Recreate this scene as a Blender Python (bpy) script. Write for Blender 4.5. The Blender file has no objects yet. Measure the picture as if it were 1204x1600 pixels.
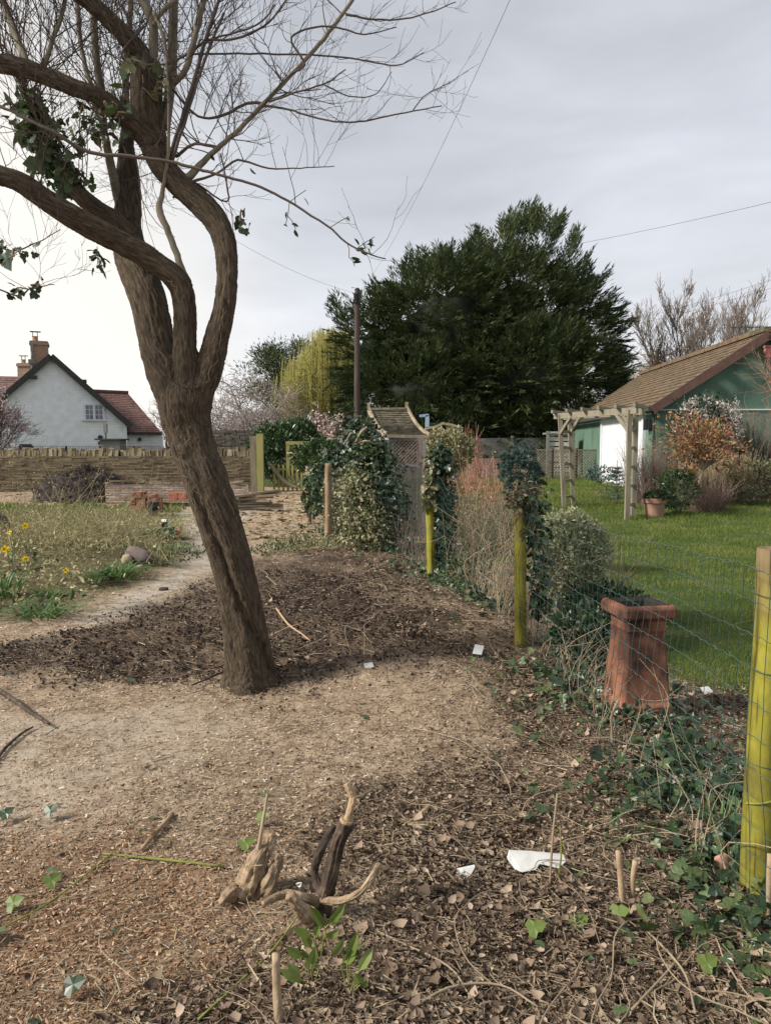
import bpy, math, random
import numpy as np
from mathutils import Vector, Matrix

# ------------------------------------------------------------------ camera, world, sun, exposure
S = bpy.context.scene
COL = S.collection
F = 1190.0; CX = 602.0; CY = 800.0; EYE = 1.5
TH = math.atan(100 / F)
cam_d = bpy.data.cameras.new('camera'); cam = bpy.data.objects.new('camera', cam_d); COL.objects.link(cam)
cam_d.sensor_fit = 'VERTICAL'; cam_d.sensor_height = 36; cam_d.lens = 36 * F / 1600
cam_d.clip_end = 3000; cam_d.clip_start = 0.05
cam.location = (0, 0, EYE); cam.rotation_euler = (math.radians(90) - TH, 0, 0)
S.camera = cam

SUN_AZ = math.radians(-106)      # measured from +Y towards +X: left of the camera and a little behind it
SUN_EL = math.radians(36)
SUN_DIR = Vector((math.sin(SUN_AZ) * math.cos(SUN_EL), math.cos(SUN_AZ) * math.cos(SUN_EL), math.sin(SUN_EL)))

W = bpy.data.worlds.new('World'); S.world = W; W.use_nodes = True
nt = W.node_tree; nt.nodes.clear()
def N(t, nt_, **kw):
    n = nt_.nodes.new(t)
    for k, v in kw.items(): setattr(n, k, v)
    return n
wo = N('ShaderNodeOutputWorld', nt); bg = N('ShaderNodeBackground', nt); bg.inputs['Strength'].default_value = 0.1
sky = N('ShaderNodeTexSky', nt, sky_type='NISHITA', sun_disc=False, sun_elevation=SUN_EL, sun_rotation=SUN_AZ, air_density=1.0, dust_density=2.0)
tc = N('ShaderNodeTexCoord', nt)
sep = N('ShaderNodeSeparateXYZ', nt); nt.links.new(tc.outputs['Generated'], sep.inputs[0])
# elevation ramp of the cloud deck
er = N('ShaderNodeValToRGB', nt); e = er.color_ramp; e.interpolation = 'B_SPLINE'
e.elements[0].position = 0.0; e.elements[0].color = (0.74, 0.745, 0.755, 1)
e.elements[1].position = 0.70; e.elements[1].color = (0.50, 0.52, 0.565, 1)
for p_, c_ in ((0.08, (0.76, 0.77, 0.79, 1)), (0.2, (0.66, 0.68, 0.725, 1)), (0.36, (0.545, 0.57, 0.62, 1))):
    q = e.elements.new(p_); q.color = c_
nt.links.new(sep.outputs['Z'], er.inputs[0])
# warm break in the cloud, low on the left
cmb = N('ShaderNodeCombineXYZ', nt); cmb.inputs[0].default_value = -0.62; cmb.inputs[1].default_value = 0.78; cmb.inputs[2].default_value = 0.10
dot = N('ShaderNodeVectorMath', nt, operation='DOT_PRODUCT'); nt.links.new(tc.outputs['Generated'], dot.inputs[0]); nt.links.new(cmb.outputs[0], dot.inputs[1])
mr = N('ShaderNodeMapRange', nt, interpolation_type='SMOOTHERSTEP'); nt.links.new(dot.outputs['Value'], mr.inputs[0])
mr.inputs[1].default_value = 0.82; mr.inputs[2].default_value = 1.0; mr.inputs[3].default_value = 0; mr.inputs[4].default_value = 1
# cloud structure: stretched noise
mp = N('ShaderNodeMapping', nt); mp.inputs['Scale'].default_value = (1.6, 1.6, 5.5); nt.links.new(tc.outputs['Generated'], mp.inputs[0])
n1 = N('ShaderNodeTexNoise', nt); n1.inputs['Scale'].default_value = 1.7; n1.inputs['Detail'].default_value = 7; n1.inputs['Roughness'].default_value = 0.52
n1.inputs['Distortion'].default_value = 0.35
nt.links.new(mp.outputs[0], n1.inputs['Vector'])
nr = N('ShaderNodeMapRange', nt); nr.inputs[1].default_value = 0.3; nr.inputs[2].default_value = 0.72; nr.inputs[3].default_value = 0.82; nr.inputs[4].default_value = 1.15
nt.links.new(n1.outputs['Fac'], nr.inputs[0])
vm = N('ShaderNodeVectorMath', nt, operation='SCALE'); nt.links.new(er.outputs[0], vm.inputs[0]); nt.links.new(nr.outputs[0], vm.inputs['Scale'])
mixw = N('ShaderNodeMix', nt, data_type='RGBA'); nt.links.new(mr.outputs[0], mixw.inputs[0]); nt.links.new(vm.outputs[0], mixw.inputs[6])
mixw.inputs[7].default_value = (0.92, 0.875, 0.80, 1)
vs = N('ShaderNodeVectorMath', nt, operation='SCALE'); vs.inputs['Scale'].default_value = 8.3; nt.links.new(mixw.outputs[2], vs.inputs[0])
mixs = N('ShaderNodeMix', nt, data_type='RGBA'); mixs.inputs[0].default_value = 0.93; nt.links.new(sky.outputs[0], mixs.inputs[6]); nt.links.new(vs.outputs[0], mixs.inputs[7])
nt.links.new(mixs.outputs[2], bg.inputs['Color']); nt.links.new(bg.outputs[0], wo.inputs[0])

sl = bpy.data.lights.new('sun', 'SUN'); sl.energy = 3.9; sl.angle = math.radians(10); sl.color = (1.0, 0.94, 0.85)
so = bpy.data.objects.new('sun', sl); COL.objects.link(so); so.rotation_euler = SUN_DIR.to_track_quat('Z', 'Y').to_euler(); so.location = (-20, -8, 20)
S.view_settings.view_transform = 'Standard'; S.view_settings.look = 'None'; S.view_settings.exposure = 0.58; S.view_settings.gamma = 1.0
S.cycles.max_bounces = 6; S.cycles.transparent_max_bounces = 8

R = np.random.RandomState(7); random.seed(7)

# ------------------------------------------------------------------ noise
def _hash(ix, iy, iz):
    h = (ix.astype(np.int64) * 374761393 + iy.astype(np.int64) * 668265263 + iz.astype(np.int64) * 2147483647 + 1013) & 0xffffffff
    h = ((h ^ (h >> 13)) * 1274126177) & 0xffffffff
    h = ((h ^ (h >> 16)) * 2246822519) & 0xffffffff
    return ((h ^ (h >> 15)) & 0xffffff) / float(0xffffff)
def vnoise(x, y, z=None):
    x = np.asarray(x, float); y = np.asarray(y, float); z = np.zeros_like(x) if z is None else np.asarray(z, float)
    x0 = np.floor(x); y0 = np.floor(y); z0 = np.floor(z)
    fx, fy, fz = x - x0, y - y0, z - z0
    fx = fx * fx * (3 - 2 * fx); fy = fy * fy * (3 - 2 * fy); fz = fz * fz * (3 - 2 * fz)
    r = 0
    for dx in (0, 1):
        for dy in (0, 1):
            for dz in (0, 1):
                r = r + _hash(x0 + dx, y0 + dy, z0 + dz) * (fx if dx else 1 - fx) * (fy if dy else 1 - fy) * (fz if dz else 1 - fz)
    return r * 2 - 1
def fbm(x, y, z=None, o=4):
    a, s, r = 1.0, 1.0, 0
    for k in range(o):
        r = r + a * vnoise(x * s + 17.3 * k, y * s - 9.1 * k, None if z is None else z * s + 3.7 * k); a *= 0.5; s *= 2.03
    return r
def sstep(x, a, b):
    t = np.clip((x - a) / (b - a), 0, 1); return t * t * (3 - 2 * t)

# ------------------------------------------------------------------ pixel <-> place (used once, to read real positions off the photograph)
def ray(px, py):
    a = (px - CX) / F; b = -(py - CY) / F
    c, s = math.cos(TH), math.sin(TH)
    return np.array([a, c + b * s, -s + b * c])
def at(px, py, Y):
    d = ray(px, py); k = Y / d[1]; return Vector((d[0] * k, Y, EYE + d[2] * k))
FX = [(0.3, 1.62), (1.2, 1.45), (2.46, 1.19), (5.7, 1.02), (8.7, 0.53), (13.2, -1.0), (15.5, -1.6), (24.5, -2.2), (60, -2.2)]
def fence_x(y): return np.interp(y, [p[0] for p in FX], [p[1] for p in FX])
def hbase(x, y):
    x = np.asarray(x, float); y = np.asarray(y, float)
    h = 0.018 * np.clip(y - 5, 0, 27) * sstep(x - fence_x(y), -0.3, 2.5)
    h = h + 0.0045 * np.clip(y - 5, 0, 30) * (1 - sstep(x - fence_x(y), -0.3, 2.5))
    h = h + 0.25 * np.exp(-(((x - 0.1) / 1.0) ** 2 + ((y - 6.4) / 1.1) ** 2))
    h = h + 0.09 * np.exp(-(((x + 1.6) / 0.8) ** 2 + ((y - 5.7) / 0.4) ** 2))
    h = h + 0.12 * np.exp(-(((x + 4.3) / 1.5) ** 2 + ((y - 10.5) / 2.2) ** 2))
    h = h + 0.025 * fbm(x * 0.9, y * 0.9, o=3)
    return h
def h1(x, y): return float(hbase(np.array([x]), np.array([y]))[0])
def G(px, py):
    d = ray(px, py); z = 0.0
    for _ in range(12):
        k = (z - EYE) / d[2]; z = h1(d[0] * k, d[1] * k)
    return Vector((d[0] * k, d[1] * k, z))

# ------------------------------------------------------------------ mesh builder
class MB:
    def __init__(s): s.V = []; s.F = []; s.M = []; s.n = 0
    def add(s, V, Fc, mi=0):
        V = np.asarray(V, float).reshape(-1, 3)
        if isinstance(Fc, np.ndarray): Fc = [Fc]
        for f in Fc:
            s.F.append(np.asarray(f, np.int64) + s.n); s.M.append(mi)
        s.V.append(V); s.n += len(V)
    def build(s, name, mats, parent=None, smooth=False):
        me = bpy.data.meshes.new(name)
        V = np.concatenate(s.V) if s.V else np.zeros((0, 3))
        me.vertices.add(len(V)); me.vertices.foreach_set('co', V.astype(np.float32).ravel())
        lt = []; li = []; mm = []
        for f, m in zip(s.F, s.M):
            if len(f) == 0: continue
            li.append(f.ravel()); lt.append(np.full(len(f), f.shape[1])); mm.append(np.full(len(f), m))
        lt = np.concatenate(lt); li = np.concatenate(li); mm = np.concatenate(mm)
        me.loops.add(len(li)); me.loops.foreach_set('vertex_index', li.astype(np.int32))
        me.polygons.add(len(lt)); ls = np.concatenate([[0], np.cumsum(lt)[:-1]])
        me.polygons.foreach_set('loop_start', ls.astype(np.int32)); me.polygons.foreach_set('loop_total', lt.astype(np.int32))
        if not isinstance(mats, (list, tuple)): mats = [mats]
        for m in mats: me.materials.append(m)
        me.polygons.foreach_set('material_index', mm.astype(np.int32))
        me.polygons.foreach_set('use_smooth', np.full(len(lt), bool(smooth)))
        me.update(calc_edges=True)
        o = bpy.data.objects.new(name, me); COL.objects.link(o)
        if parent is not None: o.parent = parent
        if parent is not None: o.matrix_parent_inverse = Matrix.Translation(-Vector(parent.location)) if parent.rotation_euler[2] == 0 else Matrix.Identity(4)
        return o
BOXF = np.array([[0, 3, 2, 1], [4, 5, 6, 7], [0, 1, 5, 4], [1, 2, 6, 5], [2, 3, 7, 6], [3, 0, 4, 7]])
def hexa(mb, P, mi=0): mb.add(np.array([tuple(p) for p in P]), BOXF, mi)
def box(mb, c, s, rz=0.0, mi=0, jit=0.0):
    hx, hy, hz = s[0] / 2, s[1] / 2, s[2] / 2
    P = np.array([[-hx, -hy, -hz], [hx, -hy, -hz], [hx, hy, -hz], [-hx, hy, -hz], [-hx, -hy, hz], [hx, -hy, hz], [hx, hy, hz], [-hx, hy, hz]])
    if jit: P = P + R.uniform(-jit, jit, P.shape)
    if isinstance(rz, (tuple, list)):
        from mathutils import Euler
        m = np.array(Euler(rz).to_matrix()); P = P @ m.T
    else:
        c_, s_ = math.cos(rz), math.sin(rz); P = P @ np.array([[c_, s_, 0], [-s_, c_, 0], [0, 0, 1]])
    mb.add(P + np.array(tuple(c)), BOXF, mi)
def beam(mb, a, b, w, t, up=(0, 0, 1), mi=0, w2=None):
    a = Vector(a); b = Vector(b); d = (b - a).normalized(); u = Vector(up)
    if abs(d.dot(u)) > .98: u = Vector((0, 1, 0))
    s = d.cross(u).normalized(); u = s.cross(d)
    w2 = w if w2 is None else w2
    P = [a - s * w / 2 - u * t / 2, a + s * w / 2 - u * t / 2, b + s * w2 / 2 - u * t / 2, b - s * w2 / 2 - u * t / 2,
         a - s * w / 2 + u * t / 2, a + s * w / 2 + u * t / 2, b + s * w2 / 2 + u * t / 2, b - s * w2 / 2 + u * t / 2]
    hexa(mb, P, mi)
def frames(P, twist=0.0):
    P = np.asarray(P, float); n = len(P); T = np.gradient(P, axis=0); T /= np.linalg.norm(T, axis=1)[:, None] + 1e-12
    A = np.zeros_like(P); B = np.zeros_like(P)
    u = np.array([0, -1.0, 0.02]) if abs(T[0][1]) < .9 else np.array([1.0, 0, 0])
    for i in range(n):
        u = u - T[i] * (u @ T[i]); u /= np.linalg.norm(u) + 1e-12; A[i] = u; B[i] = np.cross(T[i], u)
    return T, A, B
def tube(mb, P, r, seg=6, mi=0, cap=True, rf=None):
    P = np.asarray([tuple(p) for p in P], float); n = len(P); r = np.broadcast_to(np.asarray(r, float), (n,))
    T, A, B = frames(P); th = np.linspace(0, 2 * math.pi, seg, endpoint=False)
    rr = r[:, None] * np.ones((1, seg))
    if rf is not None: rr = rr * rf(np.linspace(0, 1, n)[:, None], th[None, :])
    V = P[:, None, :] + rr[..., None] * (np.cos(th)[None, :, None] * A[:, None, :] + np.sin(th)[None, :, None] * B[:, None, :])
    i = np.arange(n - 1)[:, None] * seg; j = np.arange(seg)[None, :]; j2 = (j + 1) % seg
    Fq = np.stack([i + j, i + j2, i + seg + j2, i + seg + j], -1).reshape(-1, 4)
    fs = [Fq]
    if cap and seg > 2:
        if seg == 3 or seg == 4:
            fs = fs + [np.arange(seg)[None, ::-1], (np.arange(seg) + (n - 1) * seg)[None, :]]
        else:
            fs = fs + [np.arange(seg)[None, ::-1], (np.arange(seg) + (n - 1) * seg)[None, :]]
    mb.add(V.reshape(-1, 3), fs, mi)
def cr(P, k=4):
    P = np.asarray([tuple(p) for p in P], float)
    if len(P) < 3: return np.array([P[0] + (P[1] - P[0]) * t for t in np.linspace(0, 1, k + 1)])
    Q = np.vstack([2 * P[0] - P[1], P, 2 * P[-1] - P[-2]]); out = []
    for i in range(1, len(Q) - 2):
        p0, p1, p2, p3 = Q[i - 1], Q[i], Q[i + 1], Q[i + 2]
        for t in np.linspace(0, 1, k, endpoint=False):
            out.append(.5 * (2 * p1 + (p2 - p0) * t + (2 * p0 - 5 * p1 + 4 * p2 - p3) * t * t + (3 * p1 - p0 - 3 * p2 + p3) * t ** 3))
    out.append(Q[-2]); return np.array(out)
def nrmz(a): return a / (np.linalg.norm(a, axis=-1, keepdims=True) + 1e-12)
# leaf templates: (along, side, normal)
T_DIA = (np.array([[0, 0, 0], [.5, .5, .06], [1, 0, 0], [.5, -.5, .06]]), [np.array([[0, 3, 2, 1]])])
T_OVAL = (np.array([[0, 0, 0], [.3, .42, .08], [.68, .38, .06], [1, 0, -.05], [.68, -.38, .06], [.3, -.42, .08], [.5, 0, 0]]),
          [np.array([[0, 6, 1, 1], [1, 6, 2, 2], [2, 6, 3, 3], [3, 6, 4, 4], [4, 6, 5, 5], [5, 6, 0, 0]])[:, :3]])
T_IVY = (np.array([[0, 0, 0], [-.08, .3, .04], [.2, .55, .02], [.42, .3, .07], [.62, .36, .03], [1, 0, -.06], [.62, -.36, .03], [.42, -.3, .07], [.2, -.55, .02], [-.08, -.3, .04], [.35, 0, 0]]),
         [np.array([[10, (i + 1) % 10, i] for i in range(10)])])
T_CURL = (np.array([[0, .1, .1], [.25, .45, .34], [.65, .4, .3], [1, .05, .22], [.7, -.36, .26], [.28, -.44, .22], [.5, .02, 0], [.2, .0, .02]]),
          [np.array([[7, 1, 0], [7, 6, 1], [6, 2, 1], [6, 3, 2], [6, 4, 3], [6, 5, 4], [7, 5, 6], [7, 0, 5]])])
T_CHIP = (np.array([[0, -.5, 0], [1, -.4, .1], [1, .5, .12], [0, .4, .0]]), [np.array([[0, 1, 2, 3]])])
T_BLADE = (np.array([[0, -.5, 0], [0, .5, 0], [.55, .35, .05], [.55, -.35, .05], [1, 0, .2]]), [np.array([[0, 1, 2, 3]]), np.array([[3, 2, 4]])])
T_BLADE1 = (np.array([[0, -.5, 0], [0, .5, 0], [1, 0, .12]]), [np.array([[0, 1, 2]])])
T_STICK = (np.array([[0, .5, 0], [0, -.3, .5], [0, -.3, -.5], [1, .35, 0], [1, -.2, .35], [1, -.2, -.35]]), [np.array([[0, 1, 4, 3], [1, 2, 5, 4], [2, 0, 3, 5]])])
def scat(mb, T, pos, d, nrm, L, Wd, mi=0, H=None):
    V0, Fs = T; n = len(pos)
    if n == 0: return
    d = nrmz(d); s = nrmz(np.cross(nrm, d)); u = np.cross(d, s)
    L = np.broadcast_to(L, (n,)); Wd = np.broadcast_to(Wd, (n,)); H = L if H is None else np.broadcast_to(H, (n,))
    V = pos[:, None, :] + V0[None, :, 0, None] * (d * L[:, None])[:, None, :] + V0[None, :, 1, None] * (s * Wd[:, None])[:, None, :] + V0[None, :, 2, None] * (u * H[:, None])[:, None, :]
    k = len(V0); off = (np.arange(n) * k)[:, None, None]
    mb.add(V.reshape(-1, 3), [(f[None] + off).reshape(-1, f.shape[1]) for f in Fs], mi)
def rdir(n, zb=0.0):
    v = R.normal(size=(n, 3)); v[:, 2] += zb; return nrmz(v)

# ------------------------------------------------------------------ tagging
def tag(o, label, cat, group=None, kind=None):
    if label: o['label'] = label
    if cat: o['category'] = cat
    if group: o['group'] = group
    if kind: o['kind'] = kind
    return o
def thing(name, loc, label, cat, group=None, kind=None):
    o = bpy.data.objects.new(name, None); o.empty_display_size = .1; o.location = loc; COL.objects.link(o)
    return tag(o, label, cat, group, kind)
def clone(root, loc, rz=0.0, label=None, sc=1.0):
    r = root.copy(); COL.objects.link(r); r.location = loc; r.rotation_euler = (0, 0, rz); r.scale = (sc, sc, sc)
    if label: r['label'] = label
    def rec(src, dst):
        for ch in list(src.children):
            c = ch.copy(); COL.objects.link(c); c.parent = dst; c.matrix_parent_inverse = ch.matrix_parent_inverse.copy(); rec(ch, c)
    rec(root, r); return r

# ------------------------------------------------------------------ materials
def mat(name, cols, scale=6.0, bump=0.3, rough=0.85, island=0.0, detail=8.0, stretch=(1, 1, 1), trans=0.0, bdist=0.01, attr=None, bscale=None, spec=0.3, rr=0.6, lo=0.3, hi=0.7, metal=0.0, island_mix=None):
    m = bpy.data.materials.new(name); m.use_nodes = True; t = m.node_tree; t.nodes.clear()
    out = N('ShaderNodeOutputMaterial', t); b = N('ShaderNodeBsdfPrincipled', t)
    b.inputs['Roughness'].default_value = rough; b.inputs['Specular IOR Level'].default_value = spec; b.inputs['Metallic'].default_value = metal
    if attr:
        c = N('ShaderNodeAttribute', t, attribute_name=attr); cv = c.outputs['Vector']
    else:
        c = N('ShaderNodeTexCoord', t); cv = c.outputs['Object']
    mp = N('ShaderNodeMapping', t); mp.inputs['Scale'].default_value = stretch; t.links.new(cv, mp.inputs[0])
    n = N('ShaderNodeTexNoise', t); n.inputs['Scale'].default_value = scale; n.inputs['Detail'].default_value = detail; n.inputs['Roughness'].default_value = rr
    t.links.new(mp.outputs[0], n.inputs['Vector'])
    mrn = N('ShaderNodeMapRange', t); mrn.inputs[1].default_value = lo; mrn.inputs[2].default_value = hi; t.links.new(n.outputs['Fac'], mrn.inputs[0])
    fac = mrn.outputs[0]
    if island > 0:
        g = N('ShaderNodeNewGeometry', t); mx = N('ShaderNodeMix', t); mx.inputs[0].default_value = island
        t.links.new(fac, mx.inputs[2]); t.links.new(g.outputs['Random Per Island'], mx.inputs[3]); fac = mx.outputs[0]
    rp = N('ShaderNodeValToRGB', t); k = len(cols); rp.color_ramp.elements[0].color = (*cols[0], 1); rp.color_ramp.elements[1].color = (*cols[-1], 1)
    for i in range(1, k - 1):
        q = rp.color_ramp.elements.new(i / (k - 1)); q.color = (*cols[i], 1)
    t.links.new(fac, rp.inputs[0]); t.links.new(rp.outputs[0], b.inputs['Base Color'])
    if bump > 0:
        n2 = n
        if bscale:
            n2 = N('ShaderNodeTexNoise', t); n2.inputs['Scale'].default_value = bscale; n2.inputs['Detail'].default_value = 6; t.links.new(mp.outputs[0], n2.inputs['Vector'])
        bp = N('ShaderNodeBump', t); bp.inputs['Strength'].default_value = bump; bp.inputs['Distance'].default_value = bdist
        t.links.new(n2.outputs['Fac'], bp.inputs['Height']); t.links.new(bp.outputs[0], b.inputs['Normal'])
    if trans > 0:
        tr = N('ShaderNodeBsdfTranslucent', t); t.links.new(rp.outputs[0], tr.inputs[0]); ms = N('ShaderNodeMixShader', t); ms.inputs[0].default_value = trans
        t.links.new(b.outputs[0], ms.inputs[1]); t.links.new(tr.outputs[0], ms.inputs[2]); t.links.new(ms.outputs[0], out.inputs[0])
    else: t.links.new(b.outputs[0], out.inputs[0])
    return m
K = {}
K['bark'] = mat('bark', [(.016, .010, .006), (.056, .040, .025), (.118, .088, .056), (.17, .145, .09)], scale=85, stretch=(1, 1, .17), bump=1.0, bdist=.02, attr='bark', detail=10, rr=.65, lo=.27, hi=.80)
K['twig'] = mat('twig', [(.05, .038, .032), (.13, .10, .085)], scale=5, bump=0, island=.5)
K['palestem'] = mat('pale_stem', [(.12, .10, .07), (.24, .21, .15)], scale=25, stretch=(1, 1, .2), bump=.5)
K['ivy'] = mat('ivy_leaf', [(.016, .032, .014), (.035, .065, .022), (.075, .115, .04), (.14, .16, .06)], island=.8, bump=0, rough=.4, trans=.15, spec=.5)
K['ivydark'] = mat('ivy_leaf_dark', [(.010, .022, .012), (.025, .05, .022), (.05, .085, .035)], island=.8, bump=0, rough=.38, trans=.1, spec=.5)
K['ivyold'] = mat('old_ivy_leaf', [(.04, .06, .02), (.10, .125, .045), (.26, .24, .13), (.46, .42, .29)], island=.85, bump=0, rough=.6, trans=.2)
K['deadstem'] = mat('dry_stem', [(.13, .095, .06), (.26, .20, .13), (.40, .33, .22)], island=.7, bump=0)
K['deadleaf'] = mat('dead_leaf', [(.045, .030, .02), (.115, .077, .052), (.225, .16, .112), (.44, .34, .25)], island=.92, bump=0, rough=.75, trans=.1)
K['chip'] = mat('wood_chip', [(.10, .065, .04), (.25, .18, .115), (.42, .32, .22), (.62, .52, .39)], island=.85, bump=0)
K['chipo'] = mat('orange_chip', [(.09, .045, .025), (.22, .12, .06), (.33, .2, .11), (.48, .36, .24)], island=.85, bump=0)
K['clod'] = mat('soil_clod', [(.02, .014, .011), (.05, .034, .026), (.10, .068, .05)], island=.5, bump=.4)
K['post'] = mat('mossy_post', [(.16, .14, .03), (.24, .22, .04), (.22, .17, .08), (.13, .11, .05)], scale=3.5, stretch=(1, 1, .5), bump=.3, bscale=30, detail=5, lo=.36, hi=.68)
K['postend'] = mat('post_wood', [(.20, .13, .075), (.36, .25, .15)], scale=20, stretch=(1, 1, .15), bump=.4)
K['timber'] = mat('old_timber', [(.12, .105, .075), (.21, .185, .135), (.29, .265, .20)], scale=14, stretch=(1, 1, .12), bump=.4, detail=6)
K['timberh'] = mat('old_timber_level', [(.12, .105, .075), (.21, .185, .135), (.29, .265, .20)], scale=9, bump=.4, island=.5)
K['greentimber'] = mat('green_timber', [(.20, .19, .07), (.27, .26, .09), (.30, .28, .15)], scale=6, stretch=(1, 1, .2), bump=.3)
K['greytimber'] = mat('grey_timber', [(.13, .125, .115), (.20, .19, .175), (.27, .26, .24)], scale=5, stretch=(1, 1, 3), bump=.3, island=.3)
K['wire'] = mat('galvanised_wire', [(.02, .045, .038), (.075, .11, .10)], scale=30, bump=0, rough=.5)
K['wiregreen'] = mat('green_wire', [(.008, .03, .022), (.02, .055, .04)], scale=20, bump=0, rough=.45)
K['black'] = mat('black_plastic', [(.012, .012, .012), (.03, .03, .03)], bump=0, rough=.6)
K['white'] = mat('white_paint', [(.58, .59, .61), (.70, .71, .72)], scale=3, bump=.05)
K['glass'] = mat('window_glass', [(.05, .07, .11), (.16, .18, .24)], scale=2, bump=0, rough=.12, spec=.8)

# ------------------------------------------------------------------ the ground: one sheet to the horizon
def poly_soft(x, y, poly, w):
    """soft mask: 1 inside the ground polygon, fading over w metres at its edge (edge broken up by noise)"""
    p = np.array(poly, float); n = len(p); ins = np.zeros(x.shape, bool); dm = np.full(x.shape, 1e9)
    for i in range(n):
        x1, y1 = p[i]; x2, y2 = p[(i + 1) % n]
        c = ((y1 > y) != (y2 > y)); xi = (x2 - x1) * (y - y1) / ((y2 - y1) if y2 != y1 else 1e-9) + x1
        ins ^= c & (x < xi)
        L = (x2 - x1) ** 2 + (y2 - y1) ** 2; t = np.clip(((x - x1) * (x2 - x1) + (y - y1) * (y2 - y1)) / L, 0, 1)
        dm = np.minimum(dm, np.hypot(x - x1 - t * (x2 - x1), y - y1 - t * (y2 - y1)))
    sd = np.where(ins, dm, -dm) + w * 0.9 * fbm(x * 1.6, y * 1.6, o=4)
    return sstep(sd, -w, w)
def GP(*pts): return [tuple(G(*p)[:2]) for p in pts]
Z_SOIL = GP((-120, 1045), (-60, 1010), (60, 1005), (170, 975), (330, 915), (380, 878), (440, 862), (520, 858), (600, 890), (670, 940), (720, 1000), (650, 1035), (560, 1030), (440, 1052), (330, 1062), (180, 1062), (20, 1062))
Z_SOILD = GP((400, 925), (470, 890), (560, 905), (640, 955), (560, 985), (470, 975))
Z_CONC = GP((-300, 1120), (120, 1105), (280, 1100), (330, 1140), (250, 1230), (150, 1290), (-50, 1300), (-300, 1320))
Z_PATH = GP((150, 985), (240, 940), (310, 905), (360, 880), (350, 860), (345, 830), (390, 800), (430, 790), (360, 790), (270, 800), (290, 850), (250, 900), (170, 950), (60, 1000))
Z_BED = GP((-400, 1010), (60, 960), (140, 925), (240, 905), (300, 870), (290, 840), (230, 805), (60, 800), (-300, 805), (-700, 850))
Z_LGRASS = GP((-500, 806), (-500, 792), (60, 790), (230, 790), (290, 806), (200, 812), (60, 812))
Z_ORNG = GP((-600, 1330), (60, 1300), (250, 1290), (400, 1300), (430, 1420), (380, 1700), (200, 2600), (-900, 2600))
Z_STRAW = GP((385, 850), (400, 800), (385, 775), (480, 768), (500, 830), (520, 860), (440, 870))
Z_LIT = [(7, 0.3), (7, 3.9), (2.2, 4.7), (1.9, 4.9)] + [(fence_x(y) + 0.35, y) for y in (5.7, 7.2, 8.7, 11, 13.2)] + GP((500, 842), (520, 868), (590, 910), (650, 970), (700, 1020), (750, 1060), (720, 1110), (740, 1180), (650, 1260), (560, 1310), (520, 1420), (440, 1600)) + [(-0.3, 0.8), (-0.4, 0.2)]
Z_LAWN = [(1.95, 4.9), (2.0, 6.5), (1.9, 8.6), (1.3, 10), (0.6, 12.5), (-0.2, 16), (-1.5, 24), (-1.5, 31.5), (40, 31.5), (60, 24), (60, 3.6), (3.4, 4.2), (2.4, 4.6)]
def zones(x, y):
    z = {}
    z['soil'] = poly_soft(x, y, Z_SOIL, .38); z['soild'] = poly_soft(x, y, Z_SOILD, .3)
    z['conc'] = poly_soft(x, y, Z_CONC, .22); z['path'] = poly_soft(x, y, Z_PATH, .2)
    z['bed'] = poly_soft(x, y, Z_BED, .35); z['lgrass'] = poly_soft(x, y, Z_LGRASS, .5)
    z['orng'] = poly_soft(x, y, Z_ORNG, .4); z['straw'] = poly_soft(x, y, Z_STRAW, .6)
    mo = fbm(x * 1.9 + 3, y * 1.9, o=4); z['orng'] = z['orng'] * sstep(mo, -1.2, -.1); z['conc'] = z['conc'] * sstep(mo, -1.1, -.1)
    z['lit'] = poly_soft(x, y, Z_LIT, .42) * (.62 + .38 * sstep(fbm(x * 2.3, y * 2.3 + 7, o=4), -.5, .2)); z['lawn'] = poly_soft(x, y, Z_LAWN, .22)
    far = np.maximum(sstep(y, 26.5, 28), sstep(-x, 16, 22))
    z['lawn'] = np.maximum(z['lawn'], far)
    return z
def hmicro(x, y, z=None, det=True):
    if z is None: z = zones(x, y)
    near = 1 - sstep(y, 9, 16)
    rough = 0.40 + 1.2 * z['soil'] + .6 * z['lit'] - .3 * z['conc'] - .22 * z['path'] - .25 * z['lawn']
    rough = np.clip(rough + .5 * z['soild'], .05, 3)
    return near * rough * (0.021 * fbm(x * 5, y * 5, o=4) + 0.010 * np.abs(vnoise(x * 22, y * 22)) * (1 if det else 0))
nyy, nxx = 620, 560
yy = np.concatenate([np.linspace(-6, 1.1, 16)[:-1], 1.1 * (34 / 1.1) ** np.linspace(0, 1, nyy - 40) , 34 * (1500 / 34.) ** np.linspace(0, 1, 26)[1:]])
tt = np.linspace(-1, 1, nxx)
XX = (tt * 1.15)[None, :] * (np.clip(yy, 1.1, None)[:, None] * .62 + .25) + np.sign(tt)[None, :] * (np.abs(tt)[None, :] ** 9) * 60
YY = yy[:, None] * np.ones((1, nxx))
gx, gy = XX.ravel(), YY.ravel(); gz = hbase(gx, gy); Zg = zones(gx, gy); gz = gz + hmicro(gx, gy, Zg)
mb = MB(); ny = len(yy)
i = np.arange(ny - 1)[:, None] * nxx; j = np.arange(nxx - 1)[None, :]
mb.add(np.stack([gx, gy, gz], 1), [np.stack([i + j, i + j + 1, i + nxx + j + 1, i + nxx + j], -1).reshape(-1, 4)])
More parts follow.
